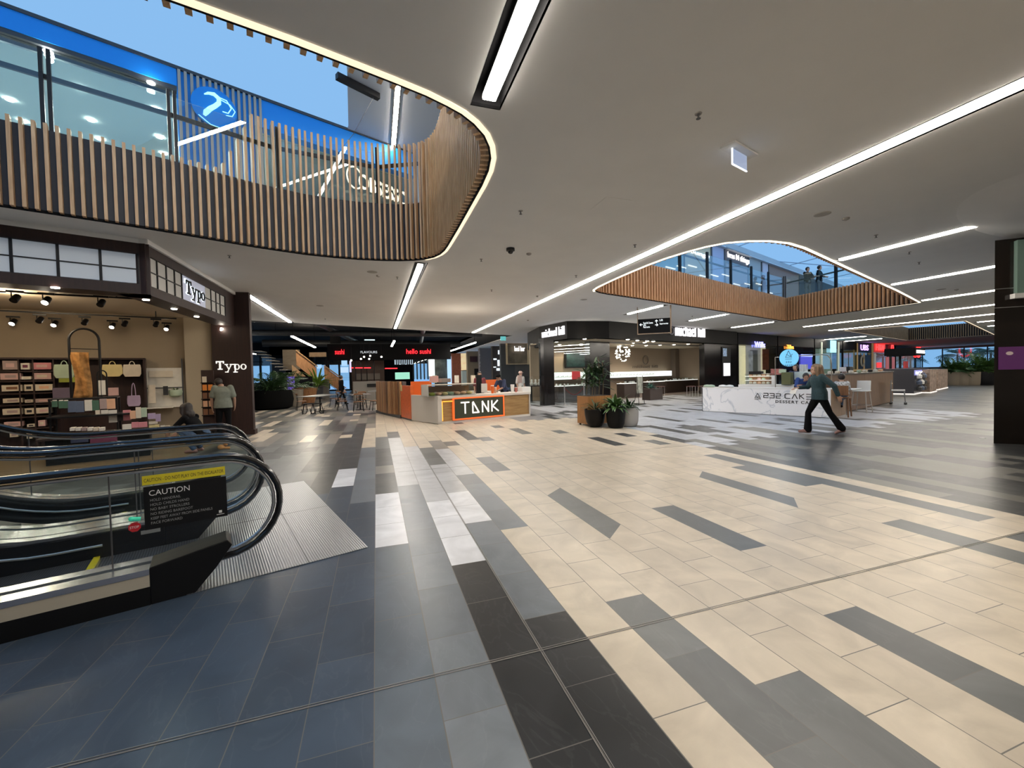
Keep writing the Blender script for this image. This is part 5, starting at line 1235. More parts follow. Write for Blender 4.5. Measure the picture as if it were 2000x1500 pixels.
mb = MB(); rect_at(mb, 480, 640, 760, 690, 54, .3); struct(mb, 'wall_back', M_BLACKM)
# right-hand part: bright windows, brick pier, beige pier, grey walls
mb = MB(); rect_at(mb, 838, 697, 850, 735, 48, .1); struct(mb, 'window_5', emi('bright_white_glass', (.85, .97, 1), 1.6))
mb = MB(); rect_at(mb, 806, 700, 838, 740, 49, .1); struct(mb, 'window_5', M_GLASS)
for i in range(5): mb = MB(); rect_at(mb, 807+i*7, 699, 808.2+i*7, 741, 48.8, .1); struct(mb, 'window_5', M_BLACK)
pbox('leafy_mural', 'dark mural panel with pale leaf pattern behind the juice kiosk', 'mural', 850, 695, 875, 742, 47, mat('mural', (.06, .07, .06), .7, noise=.9, nscale=1.2), .2, toground=True)
pbox('lit_column', 'blue-white glowing column left of brick pier', 'column', 875, 696, 884, 742, 46, emi('bluewhite', (.45, .68, .95), 1.0), .3, toground=True)
pbox('brick_pier', 'reddish brick pier behind the kiosk', 'pier', 884, 690, 903, 745, 44, mat('brick', (.22, .07, .04), .8, noise=.25, nscale=6), .5, toground=True)
pbox('lit_poster', 'bright yellow-orange lit poster right of brick pier', 'poster', 901, 690, 914, 723, 43, mat('poster_yellow', (.8, .6, .35), .5, emit=.7, noise=.4, nscale=2), .1)
pbox('vending_fridge', 'pale fridge with dark teal door under the yellow poster', 'fridge', 903, 724, 914, 745, 42, mat('fridge', (.5, .6, .58), .4), .6, toground=True)
pbox('dark_doorway', 'narrow dark opening in beige pier', 'panel', 927, 720, 936, 742, 39.9, M_BLACK, .05, toground=True)
pbox('wall_screen', 'dark square screen high on the beige pier', 'screen', 918, 696, 932, 707, 39.9, mat('dkpurple', (.04, .015, .02), .4), .06)
pbox('beige_pier', 'tall beige pier behind juice kiosk', 'pier', 914, 686, 937, 745, 40, mat('beige_pier', (.20, .16, .11), .8), .6, toground=True)
pbox('grey_pier', 'grey-violet wall pier right of the beige one', 'pier', 938, 680, 963, 745, 38, mat('grey_violet', (.15, .14, .16), .8), .6, toground=True)
pbox('shelf_unit', 'dark shelf unit with lit jars beside grey pier', 'shelving', 963, 672, 980, 745, 36, mat('unit_dark', (.05, .035, .028), .7), .5, toground=True)
for i, (x, y, w, h) in enumerate(((973, 684, 5, 8), (972, 703, 5, 12), (970, 719, 7, 5), (964, 700, 6, 3), (964, 716, 5, 2))):
    pbox('lit_bottle_display', ['small lit panel topmost', 'tall lit panel in the middle', 'small lit panel lowest', 'warm lit shelf, upper', 'warm lit shelf, lower'][i]+' on the dark shelf unit', 'lit display', x, y, x+w, y+h, 35.9, emi('lit_panel_a', (.85, .9, 1), 1.4), .05)
pbox('grey_wall_panel', 'dark grey wall below the framed lit poster', 'wall panel', 980, 668, 1034, 770, 33, mat('charcoal_wall', (.075, .075, .08), .7), .4, toground=True)
ps = thing('framed_poster', 'large framed sepia poster with lit white name, left of the jeweller', 'poster', atY(1010, 712, 32.6))
mb = MB(); rect_at(mb, 990, 664, 1032, 712, 32.7, .06); mb.build('canvas', mat('sepia', (.20, .16, .11), .7, noise=.4, nscale=1.5), ps, world=True)
mb = MB()
for r_ in ((989, 663, 1033, 665), (989, 710, 1033, 712), (989, 663, 991, 712), (1031, 663, 1033, 712)): rect_at(mb, *r_, 32.6, .1)
mb.build('frame', mat('gold_frame', (.5, .38, .24), .5, emit=.15), ps, world=True)
a = atY(1005, 686, 32.5); b = atY(1025, 680, 32.5); 
letter('bed bar', 1, face_matrix((a.x, 32.5, a.z), (1, 0, 0)), emi('sign_pinkwhite', (1, .9, .9), 2.5), ps, depth=.04, fitw=b.x-a.x, fith=.42, offset=.0)
pbox('exit_sign', 'green-blue exit sign under the ceiling corner by the framed poster', 'exit sign', 978, 657, 988, 665, 27, emi('exit_cyan', (.12, .45, .45), 1.0), .06)

# ================================================================== JEWELLER
FL = Line((11.0, 18.13), (29.7, 24.3))
FA = Line((8.41, 20.9), (8.86, 18.43)); FB = Line((8.86, 18.43), (11.0, 18.13))
M_BRONZE = mat('jeweller_black', (.007, .006, .0055), .55, spec=.25)
M_JWALL = mat('jeweller_beige', (.34, .26, .19), .7, noise=.03, nscale=1)
uE_, _ = FL.uz(1440, 650)
jf = thing('shop_fascia', 'black angled fascia of the jeweller with glowing white shop names', 'shopfront', (11, 18.2, 3.2))
mb = MB(); mb.wb(FL, 0, uE_, 3.2, CZ-.005, 0, -.5); mb.wb(FB, 0, (FB.q-FB.p).length, 3.2, CZ-.005, 0, -.5); mb.wb(FA, 0, (FA.q-FA.p).length, 3.2, CZ-.005, 0, -.5); mb.wb(Line((8.95, 24.2), (8.41, 20.9)), 0, 3.34, 3.0, CZ-.005, 0, -.3)
mb.prism([(8.45, 20.9), (8.9, 18.5), (11, 18.2), (23.2, 22.15), (22.8, 23.5), (10.6, 19.7), (9.4, 20.9)], 3.2, 3.23); mb.build('fascia_panel', M_BRONZE, jf, world=True)
M_SGN = emi('sign_white', (1, .97, 1), 1.5)
a, z0 = FL.uz(1320, 655, .06); b, z1 = FL.uz(1377, 640, .06)
letter('michael hill', 1, face_matrix(FL.at(a, z0-.02, .04), FL.d), M_SGN, jf, depth=.06, fitw=b-a, fith=z1-z0+.12, offset=.004)
a, z0 = FA.uz(1059, 661, .04); b, z1 = FA.uz(1102, 640, .04)
letter('michael hill', 1, face_matrix(FA.at(a, 3.42, .04), FA.d), M_SGN, jf, depth=.06, fitw=(b-a), fith=.42, offset=.004)
def ringlogo(L, u, z, off, r, m, parent, name='ring_emblem'):
    mb = MB(); mb.tube([L.at(u+r*math.cos(i*PI/10), z+r*math.sin(i*PI/10), off) for i in range(20)], r*.13, 6, closed=True); return mb.build(name, m, parent, world=True)
a, z = FL.uz(1312, 646, .05); ringlogo(FL, a, z, .05, .2, mat('ring_grey', (.3, .28, .33), .4, emit=.12), jf)
# shell
OB, OF = -4.6, -1.3
uL, _ = FL.uz(1083, 700, OF); 
uB0, _ = FL.uz(1036, 700, OB)
mb = MB(); mb.wb(FL, uB0, uE_+5, 0, 3.15, OB, OB-.1); struct(mb, 'wall_back', M_JWALL)
mb = MB(); mb.wb(FL, uE_-.2, uE_, 0, 3.2, -.3, OB); struct(mb, 'wall_right', M_JWALL)
mb = MB(); mb.prism([tuple(FL.at(u, 0, o)[:2]) for u, o in ((uB0, OB), (uE_, OB), (uE_, -.4), (-.5, -.4))], 3.15, 3.2); struct(mb, 'ceiling', mat('jeweller_ceiling', (.55, .46, .34), .8))
mb = MB(); mb.prism([tuple(FL.at(u, 0, o)[:2]) for u, o in ((uB0, OB), (uE_, OB), (uE_, OF), (-.8, OF))], .002, .008); struct(mb, 'floor', mat('jeweller_carpet', (.16, .13, .115), .8))
def fw(mb, x0, x1, z0, z1, off, dep, L=FL): 
    a, _ = L.uz(x0, 700, off); b, _ = L.uz(x1, 700, off); mb.wb(L, a, b, z0, z1, off, off-dep); return a, b
for i, (x0, x1, nm) in enumerate(((1062, 1082, 'narrow glossy black pier at the left corner of the jeweller'), (1152, 1191, 'wide glossy black pier in the middle of jeweller front'), (1376, 1440, 'broad black end wall of the jeweller with poster screen'))):
    t = thing('black_pier', nm, 'pier', FL.at(FL.uz(x0, 700, OF)[0], 0, OF)); mb = MB(); fw(mb, x0, x1, 0, 3.2, OF if i < 2 else -.25, .35); mb.build('panel', mat('gloss_black', (.006, .005, .006), .16), t, world=True)
a, z0 = FL.uz(1411, 735, -.2); b, z1 = FL.uz(1427, 678, -.2)
t = thing('poster_screen', 'slim lit poster screen on the jewellers black end wall', 'screen', FL.at(a, z0, -.2)); mb = MB(); mb.wb(FL, a, b, z0, z1, -.2, -.25); mb.build('bezel', M_BLACK, t, world=True)
mb = MB(); mb.wb(FL, a+.15, b-.1, z0+.02, z0+(z1-z0)*.45, -.19, -.2); mb.build('white_picture', emi('poster_white', (.85, .85, .9), 1.1), t, world=True)
mb = MB(); mb.wb(FL, a+.1, a+.6, z0+(z1-z0)*.68, z1-.1, -.19, -.2); mb.build('dotted_picture', mat('poster_dots', (.25, .35, .5), .6, emit=.4, noise=.9, nscale=14), t, world=True)
# glass bays
for x0, x1 in ((1083, 1152),):
    mb = MB(); fw(mb, x0, x1, .05, 3.15, OF, .012); struct(mb, 'window_6', M_GLASS)
mb = MB(); mb.wb(Line(tuple(FL.at(uL-2.0, 0, OF-3.6)[:2]), tuple(FL.at(uL-.6, 0, OF)[:2])), 0, 3.6, .05, 3.0, 0, -.012); struct(mb, 'window_6', M_GLASS)
mb = MB(); fw(mb, 1192, 1375, 3.1, 3.16, OF, .03); struct(mb, 'trim_4', M_GREY)
# downlights
k_ = 0
DL = ['left bay, front', 'left bay, rear row right', 'left bay, rear row middle', 'left bay, rear row left', 'open bay, front row first from left', 'open bay, front row second from left', 'open bay, front row third from left', 'open bay, front row fourth from left', 'open bay, middle row left', 'open bay, middle row right', 'open bay, rear row first clear of plants', 'open bay, rear row second clear of plants', 'open bay, rear row before the taupe recess', 'open bay, rear row over the taupe recess', 'open bay, rear row nearest the black end wall', 'open bay, behind the tall plant tips']
for (x, y) in ((1142, 662), (1135, 674), (1114, 674), (1093, 673), (1226, 663), (1245, 665), (1264, 666), (1276, 667), (1236, 670), (1259, 669), (1235, 675), (1262, 675), (1289, 674), (1316, 673), (1344, 672), (1208, 676)):
    p = fl(x, y, 3.15); k_ += 1; mb = MB(); mb.cyl((0, 0, -.015), .085, .02, 12)
    t = thing('recessed_downlight', 'round downlight in the jewellers ceiling', 'downlight', (p[0], p[1], 3.15), group='jeweller ceiling downlights'); t['label'] = 'round downlight in the jewellers ceiling, '+DL[k_-1]
    mb.build('lens', emi('warm_lamp', (1, .92, .78), 30), t)
    if k_ % 3 == 0: lamp('downlight_bulb', (0, 0, -.08), 110, (1, .86, .66), t, 'SPOT', .1, None, R(150), world=False)
# interior furniture: lit wall cases
def wallcase(lab, x0, x1, y0, y1, off):
    a, z0 = FL.uz(x0, y1, off); b, z1 = FL.uz(x1, y0, off); t = thing('lit_wall_case', lab, 'display case', FL.at((a+b)/2, z0, off), FL.ang)
    mb = MB(); mb.wb(FL, a, b, z0, z1, off, off-.3); mb.build('case', emi('case_glow', (.95, 1, .92), 1.25), t, world=True)
    mb = MB(); mb.wb(FL, a-.02, b+.02, z0-.05, z0, off+.02, off-.35); mb.build('base_rail', M_DGREY, t, world=True)
    n = int((b-a)/.12)
    for i in range(min(n, 40)):
        mb = MB(); u = a+.06+(b-a-.1)*i/n; mb.wb(FL, u, u+.05, z0+.12, z0+.17+.03*(i % 3), off+.012, off); mb.build('jewel_row', mat('jewel_shade', (.45, .52, .5), .3), t, world=True)
    return t
wallcase('long glowing white wall case behind the open jeweller bay', 1192, 1312, 724, 738, -4.2)
wc = wallcase('glowing white wall case with red square under the wall screen', 1083, 1152, 726, 742, -4.2)
a, z0 = FL.uz(1117, 741, -4.1); b, z1 = FL.uz(1132, 725, -4.1); mb = MB(); mb.wb(FL, a, b, z0, z1, -4.05, -4.1); mb.build('red_square', mat('promo_red', (.55, .03, .04), .5, emit=.4), wc, world=True)
a, z0 = FL.uz(1105, 719, -4.4); b, z1 = FL.uz(1143, 688, -4.4); tv = thing('wall_screen', 'black wall screen showing a dark green scene in the jeweller', 'screen', FL.at((a+b)/2, z0, -4.4), FL.ang); mb = MB(); mb.wb(FL, a, b, z0, z1, -4.4, -4.5); mb.build('bezel', M_BLACK, tv, world=True)
mb = MB(); mb.wb(FL, a+.08, b-.08, z0+.08, z1-.08, -4.38, -4.4); mb.build('picture', mat('tv_pic', (.02, .05, .045), .15, emit=.5, noise=.95, nscale=1.6), tv, world=True)
a, z = FL.uz(1261, 703, -4.5); wl = thing('wall_lettering', 'faint grey shop name and ring mark on jewellers back wall', 'sign', FL.at(a, z, -4.55)); ringlogo(FL, a, z, -4.5, .30, mat('grey_letters', (.18, .14, .11), .6), wl)
a, z0 = FL.uz(1237, 719, -4.5); b, z1 = FL.uz(1286, 713, -4.5); letter('michael hill', 1, face_matrix(FL.at(a, z0, -4.56), FL.d), mat('grey_letters', (.18, .14, .11), .6), wl, depth=.03, fitw=b-a, fith=z1-z0)
mb = MB(); a, b = fw(mb, 1319, 1350, 0, 3.1, -4.2, .4); struct(mb, 'wall_back', mat('taupe_recess', (.20, .155, .12), .7))
# chandelier
P = FL.at(FL.uz(1216, 690, -2.6)[0], 0, -2.6); zc = FL.uz(1216, 690, -2.6)[1]; t = thing('chandelier', 'round chandelier of glowing white petals behind the tall plants', 'chandelier', (P.x, P.y, zc))
mb = MB(); rr = random.Random(3)
for i in range(70):
    u = rr.uniform(-1, 1); th = rr.uniform(0, 2*PI); r = .42; q = Vector((r*math.sqrt(1-u*u)*math.cos(th), r*math.sqrt(1-u*u)*math.sin(th), r*u*1.15)); mb.sphere(q, .055, 6, 4, sz=.7)
mb.build('petals', emi('petal_glow', (1, .97, .85), 2.2), t); mb = MB(); mb.cyl((0, 0, .4), .012, 3.15-zc-.4, 6); mb.build('stem', M_GREY, t); mb = MB(); mb.cyl((0, 0, 3.15-zc-.06), .15, .05, 16); mb.build('ceiling_rose', M_GREY, t)
# display counters with jewellery pads
def jcounter(lab, x0, x1, off, zt=.95, dep=.55, pads=10):
    a, _ = FL.uz(x0, 760, off); b, _ = FL.uz(x1, 760, off); t = thing('jewellery_counter', lab, 'display counter', FL.at((a+b)/2, 0, off), FL.ang, 'jewellery counters'); L = b-a
    mb = MB(); mb.box((0, 0, zt*.42), (L, dep, zt*.84)); mb.build('cabinet', mat('counter_brown', (.035, .022, .018), .5), t)
    mb = MB(); mb.box((0, 0, zt*.84+.01), (L, dep, .02)); mb.build('display_deck', emi('deck_glow', (1, .97, .9), 1.5), t)
    mb = MB(); mb.box((0, -dep/2, zt*.84+.1), (L, .01, .2)); mb.box((0, 0, zt*.84+.2), (L, dep, .01)); mb.build('glass_top', M_GLASS, t)
    rr = random.Random(len(lab))
    for i in range(pads):
        x = -L/2+.12+(L-.24)*i/max(1, pads-1); h = rr.uniform(.04, .13); mb = MB(); mb.prism([(-.05, 0), (.05, 0), (.0, h)], -.05, .05, plane='xz')
        o = mb.build('display_pad', M_WHITE, t); o.location = (x, rr.uniform(-.1, .1), zt*.84+.02)
    return t
jcounter('low jewellery counter in glazed bay under the red square', 1084, 1152, -2.4, 1.0, pads=14)
jcounter('jewellery counter in open bay just right of the tall plants', 1212, 1242, -2.0, .98, pads=7)
jcounter('jewellery counter in the middle of the open bay', 1262, 1292, -2.6, .98, pads=6)
jcounter('long jewellery counter at right end of the open bay', 1296, 1372, -3.0, .98, pads=14)
t = thing('display_plinth', 'dark plinth of white busts in the glazed corner left of the jeweller pier', 'plinth', (*atY(1050, 780, 21.5).xy, 0)); mb = MB(); mb.box((0, 0, .86), (.95, .5, .05)); mb.build('top', M_BLACK, t)
for sx in (-.42, .42): mb = MB(); mb.box((sx, 0, .43), (.06, .45, .86)); mb.build('leg', M_BLACK, t)
for i, sx in enumerate((-.33, -.1, .14, .36)):
    mb = MB(); mb.lathe([(.07, 0), (.11, .1), (.05, .2), (.06, .3), (.02, .34)], (0, 0, 0), 12); single(mb, 'display_bust', M_WHITE, f'white jewellery bust on the glazed corner plinth, {["leftmost","second","third","rightmost"][i]}', 'bust', (t.location.x+sx, t.location.y, .885), 0, 'white busts on the plinth', smooth=True)
bp_ = atY(1055, 700, 22.6); t = thing('blue_poster', 'tall hanging blue poster in the jewellers side glazing', 'poster', (*bp_.xy, 1.6)); a = atY(1047, 726, 22.6); b = atY(1060, 672, 22.6); mb = MB(); mb.b2(a.x, b.x, 22.6, 22.63, a.z, b.z); mb.build('sheet', mat('poster_blue', (.06, .16, .5), .4, emit=.5), t, world=True); mb = MB(); mb.b2(a.x-.3, b.x, 22.58, 22.65, b.z, b.z+.04); mb.build('rail', M_WHITE, t, world=True)
for sx in (a.x+.05, b.x-.05): mb = MB(); mb.cyl((sx, 22.6, b.z), .008, CZ-b.z, 5); mb.build('wire', M_GREY, t, world=True)
# rope barrier
for i, (x, l) in enumerate(((1103, 'left post'), (1141, 'right post'))):
    p = fl(x, 792 if i == 0 else 791); t = thing('stanchion', 'chrome rope barrier '+l+' in front of glazed jeweller bay', 'stanchion', (p[0], p[1], 0), group='rope barrier posts'); mb = MB(); mb.lathe([(.16, 0), (.16, .02), (.03, .04)], (0, 0, 0), 18); mb.build('base', M_STEEL, t); mb = MB(); mb.cyl((0, 0, .03), .028, .95, 10); mb.build('pole', M_STEEL, t); mb = MB(); mb.sphere((0, 0, 1.0), .04); mb.build('finial', M_STEEL, t)
    if i == 0: p0 = p
mb = MB(); mb.tube([Vector((p0[0], p0[1], .85)).lerp(Vector((p[0], p[1], .85)), f/10)-Vector((0, 0, .35*math.sin(PI*f/10))) for f in range(11)], .02, 6); single(mb, 'barrier_rope', mat('rope_maroon', (.12, .02, .02), .8), 'drooping maroon rope between the two chrome posts', 'rope', smooth=True)
# easel poster, stool
p = fl(1250, 790); t = thing('easel_sign', 'small upright easel poster in front of the jewellers open bay', 'sign', (p[0], p[1], 0), .3); mb = MB(); mb.box((0, 0, .9), (.40, .03, .75)); mb.build('poster', mat('easel_pic', (.35, .36, .30), .5, noise=.6, nscale=5), t)
for sx in (-.2, .2): mb = MB(); mb.tube([(sx, -.1, 0), (sx, 0, 1.35)], .012, 6); mb.build('leg', M_BLACK, t)
mb = MB(); mb.tube([(0, .35, 0), (0, 0, 1.2)], .012, 6); mb.build('rear_leg', M_BLACK, t); mb = MB(); mb.box((0, 0, .02), (.5, .3, .03)); mb.build('foot', M_BLACK, t)
t = thing('dark_bench_planter', 'dark low planter box with teal leaves beside the easel poster', 'planter', (*fl(1270, 781), 0), FL.ang); mb = MB(); mb.box((.2, 0, .3), (1.1, .5, .6)); mb.build('box', mat('counter_brown', (.035, .022, .018), .5), t); bush(t, .6, .5, .35, 30, leaf_mat('leaf_teal', (.04, .13, .11)), 31, w=.04)
for i, x in enumerate((1290, 1350, 1372)):
    p = fl(x, 776); t = thing('visitor_chair', ['slim metal stool by the middle jewellery counter', 'slim dark chair at left of long jewellery counter', 'slim dark chair at right end of long jewellery counter'][i], 'stool', (p[0], p[1], 0), FL.ang, 'jeweller stools'); mb = MB(); mb.box((0, 0, .62), (.38, .38, .04)); mb.build('seat', mat('stool_maroon', (.08, .03, .03), .6), t)
    for sx in (-.16, .16):
        for sy in (-.16, .16): mb = MB(); mb.cyl((sx, sy, 0), .012, .6, 6); mb.build('leg', M_STEEL, t)
# handbag logo / small items on the case
# wayfinding sign hanging from the ceiling
w0 = Vector((*fl(1243, 613, CZ), 0)); 
WFa, WFb = (9.78, 14.05), (11.02, 13.15)
WF = Line(WFa, WFb); a, zt = WF.uz(1246, 626); b, zb = WF.uz(1309, 642)
t = thing('wayfinding_sign', 'black hanging direction sign with white arrows in a timber frame', 'sign', (*WF.at((a+b)/2)[:2], CZ), WF.ang)
ztl = WF.uz(1246, 624)[1]; zbl = WF.uz(1246, 652)[1]
mb = MB(); mb.wb(WF, a, b, zbl, ztl, 0, -.06); pn = mb.build('panel', M_BLACKM, t, world=True)
M_TF = wood_mat('sign_timber', (.22, .15, .10), (.34, .25, .17))
mb = MB(); mb.wb(WF, a-.03, b+.04, zbl-.03, zbl, .01, -.07); mb.build('bottom_rail', M_TF, t, world=True)
mb = MB(); mb.wb(WF, b, b+.05, zbl-.03, CZ, .01, -.07); mb.build('side_post', M_TF, t, world=True)
mb = MB(); mb.wb(WF, a-.03, a, zbl-.03, CZ, .0, -.02); mb.build('side_rod', M_TF, t, world=True)
W = b-a; Hh = ztl-zbl; Mx = face_matrix(WF.at(a, zbl, .004), WF.d); M_WT = emi('sign_text', (.9, .97, 1), 1.6)
arr = lambda cx, cy, r, dx, dy: [(cx-dx*r, cy-dy*r, cx+dx*r, cy+dy*r), (cx+dx*r, cy+dy*r, cx+dx*r-(dx-dy)*r*.9, cy+dy*r-(dy+dx)*r*.9), (cx+dx*r, cy+dy*r, cx+dx*r-(dx+dy)*r*.9, cy+dy*r-(dy-dx)*r*.9)]
strokes(Mx, 1, 1, arr(.10*W, .62*Hh, .05, -1, 0), .018, M_WT, pn, .004, 'arrow'); strokes(Mx, 1, 1, arr(.58*W, .80*Hh, .05, 0, 1), .018, M_WT, pn, .004, 'arrow'); strokes(Mx, 1, 1, arr(.58*W, .56*Hh, .05, 1, 0), .018, M_WT, pn, .004, 'arrow')
for (tx, x, y, w) in (('Food & Cinema', .17, .66, .3), ('Lifts', .17, .52, .08), ('Restrooms', .17, .38, .20), ('Lift', .68, .80, .10), ('Supermarket', .68, .54, .26)):
    letter(tx, 1, Mx@Matrix.Translation((x*W, y*Hh, 0)), M_WT, pn, depth=.004, fitw=w*W, fith=.075)

# ================================================================== CAKE COUNTER
def marble(name, base, vein):
    m = bpy.data.materials.new(name); m.use_nodes = True; nt = m.node_tree; b = nt.nodes['Principled BSDF']
    tc = nt.nodes.new('ShaderNodeTexCoord'); n = nt.nodes.new('ShaderNodeTexNoise'); n.inputs['Scale'].default_value = 1.1; n.inputs['Detail'].default_value = 9; n.inputs['Distortion'].default_value = .9
    nt.links.new(tc.outputs['Object'], n.inputs['Vector']); s = nt.nodes.new('ShaderNodeMath'); s.operation = 'SUBTRACT'; s.inputs[1].default_value = .5; a = nt.nodes.new('ShaderNodeMath'); a.operation = 'ABSOLUTE'
    nt.links.new(n.outputs['Fac'], s.inputs[0]); nt.links.new(s.outputs[0], a.inputs[0]); r = nt.nodes.new('ShaderNodeValToRGB'); r.color_ramp.elements[0].position = 0; r.color_ramp.elements[1].position = .02
    r.color_ramp.elements[0].color = (*vein, 1); r.color_ramp.elements[1].color = (*base, 1); nt.links.new(a.outputs[0], r.inputs[0]); nt.links.new(r.outputs[0], b.inputs['Base Color']); b.inputs['Roughness'].default_value = .15; return m
M_MARB = marble('white_marble', (.88, .89, .93), (.60, .64, .71)); M_DMARB = marble('dark_marble', (.010, .007, .005), (.018, .012, .009))
KC = Line((11.61, 12.64), (13.04, 8.99)); LC = (KC.q-KC.p).length
c = thing('cake_counter', 'white marble cake counter with black lettering in front of walking woman', 'counter', (11.61, 12.64, 0), KC.ang)
mb = MB(); mb.wb(KC, 0, LC, .015, .87, 0, -.5); mb.build('marble_front', M_MARB, c, world=True)
mb = MB(); mb.wb(KC, -.01, LC+.01, .87, .895, .01, -.6); mb.build('worktop', M_WHITE, c, world=True)
mb = MB(); mb.wb(KC, -.012, -.002, 0, .89, .01, -.5); mb.build('edge_trim', M_BLACK, c, world=True)
mb = MB(); mb.wb(KC, LC, LC+.02, 0, .88, 0, -1.6); mb.build('timber_end', wood_mat('end_timber', (.22, .13, .07), (.34, .22, .13)), c, world=True)
def KCu(x, y, off=.012): return KC.uz(x, y, off)
M_BLT = mat('black_letters', (.02, .02, .022), .5)
def kct(s, x0, x1, y0, y1, offset=.0, **k):
    a, z0 = KCu(x0, y1); b, _ = KCu(x1, y1); _, z1 = KCu(x0, y0); letter(s, 1, face_matrix(KC.at(a, z0, .004), KC.d), M_BLT, c, depth=.012, fitw=b-a, fith=z1-z0, offset=offset, **k)
# wide-set technical letters drawn as strokes
def kcs(x0, x1, y0, y1, segs, t):
    a, z0 = KCu(x0, y1); b, _ = KCu(x1, y1); _, z1 = KCu(x0, y0); strokes(face_matrix(KC.at(a, z0, .002), KC.d), b-a, z1-z0, segs, t, M_BLT, c, .012)
two = [(0, 1, 1, 1), (1, 1, 1, .55), (1, .5, 0, .5), (0, .45, 0, 0), (0, 0, 1, 0)]; three = [(0, 1, 1, 1), (.2, .5, 1, .5), (0, 0, 1, 0), (1, .95, 1, .05)]
kcs(1491.5, 1500, 768, 776.5, two, .022); kcs(1503.5, 1512, 768.5, 777, three, .022); kcs(1516, 1524, 769, 777.5, two, .022)
kcs(1533, 1543, 769, 778, [(1, 1, .2, 1), (.2, 1, 0, .8), (0, .8, 0, .2), (0, .2, .2, 0), (.2, 0, 1, 0)], .022); kcs(1547, 1557, 769, 778.5, [(0, 0, .5, 1), (.5, 1, 1, 0)], .022); kcs(1561.5, 1570, 769.5, 779, [(0, 0, 0, 1), (0, .5, 1, 1), (.2, .6, 1, 0)], .022)
kcs(1575, 1585, 770, 780, [(0, 1, 1, 1), (0, .5, 1, .5), (0, 0, 1, 0)], .022); kcs(1589, 1600, 771, 781, [(0, 1, 1, 1), (0, .5, 1, .5), (0, 0, 1, 0)], .012)
kct('DESSERT CAFE', 1514.5, 1592, 781.5, 787, .01, spacing=1.25)
kcs(1474, 1485, 768, 780, [(0, .25, .5, 1), (.5, 1, 1, .25), (1, .25, 0, .25), (.25, .55, .5, .35), (.5, .35, .8, .55), (0, .05, .45, -.02), (.45, -.02, .7, .1), (.7, .1, 1.05, .05)], .013)
# things on and behind the counter, on a parallel plane
def kb(name, lab, cat, x0, y0, x1, y1, off, dep, m, group=None, sub=None, L=KC):
    a, z0 = L.uz(x0, y1, off); b, z1 = L.uz(x1, y0, off); mb = MB(); mb.box((0, 0, (z1-z0)/2), (b-a, dep, z1-z0)); return single(mb, name, m, lab, cat, L.at((a+b)/2, z0, off), L.ang, group, bevel=.006)
mb = MB(); a, _ = KC.uz(1442, 750, -1.6); b, _ = KC.uz(1560, 750, -1.6); mb.wb(KC, a, b, 0, .95, -1.6, -2.2); single(mb, 'rear_counter', M_WHITE, 'pale rear counter of cake kiosk carrying the cake case', 'counter')
cc = thing('cake_display_case', 'glass cake case with lit shelves behind the marble counter', 'display case', KC.at(0, .95, -1.7), KC.ang)
a, zt = KC.uz(1455, 731, -1.7); b, _ = KC.uz(1503, 731, -1.7)
for i, z in enumerate((.95, 1.10, 1.25, zt)):
    mb = MB(); mb.wb(KC, a, b, z, z+.015, -1.7, -2.1); mb.build('shelf', M_STEEL if i in (0, 3) else emi('case_shelf', (1, .98, .92), 1.0), cc, world=True)
mb = MB(); mb.wb(KC, a, b, .96, zt, -1.69, -1.70); mb.wb(KC, b-.01, b, .96, zt, -1.7, -2.1); mb.build('glass', M_GLASS, cc, world=True)
mb = MB(); mb.wb(KC, a, b, .96, zt, -2.1, -2.12); mb.build('back_panel', emi('case_back', (.95, 1, .95), .6), cc, world=True)
rr = random.Random(5); nm = ['cream', 'brown', 'white', 'blush', 'peach', 'mint']
for i in range(3):
    for j in range(5):
        cn = nm[(i*5+j*2) % 6]; mb = MB(); mb.lathe([(.055, 0), (.06, .05), (.055, .075), (.01, .085)], (0, 0, 0), 12); t = single(mb, 'small_cake', pm(cn), f'{cn} small cake in the glass case, {["lowest","middle","upper"][i]} shelf, {["far left","left","centre","right","far right"][j]}', 'cake', KC.at(a+.12+(b-a-.24)*j/4, (.966, 1.116, 1.266)[i], -1.9), 0, 'cakes in the glass case')
kb('cake_stand', 'black tray stand on top of the cake case', 'stand', 1465, 725, 1489, 731, -1.8, .25, M_BLACK)
for i, x in enumerate((1375, 1382, 1405, 1418)):
    a, z0 = KC.uz(x+4, 757, -.3); mb = MB(); mb.lathe([(.11, 0), (.15, .03), (.11, .07), (.03, .09)], (0, 0, 0), 14); single(mb, 'folded_napkins', pm('mint') if i < 2 else M_WHITE, f'{["leftmost pale green","second pale green","white","rightmost white"][i]} heap of napkins on the marble counter', 'napkins', KC.at(a+.05, .896, -.3), 0, 'napkin heaps on marble counter', smooth=True)
kb('menu_sheet', 'white menu card behind counter beside the cake case', 'menu card', 1507, 733, 1516, 751, -1.5, .03, M_WHITE)
kb('snack_basket', 'dark red box of snacks above the white menu card', 'box', 1508, 720, 1527, 732, -2.2, .3, mat('snack_red', (.30, .10, .09), .6, noise=.5, nscale=15))
kb('green_display_box', 'olive display box with yellow label behind counter', 'box', 1529, 727, 1547, 751, -1.6, .3, mat('olive', (.12, .13, .05), .6)); kb('green_container', 'pale green lidded container above the olive box', 'container', 1523, 721, 1534, 729, -1.9, .2, pm('mint'))
kb('coffee_machine', 'teal and white coffee machine behind the counter staff', 'coffee machine', 1556, 726, 1588, 741, -2.0, .5, mat('machine_white', (.55, .63, .63), .4))
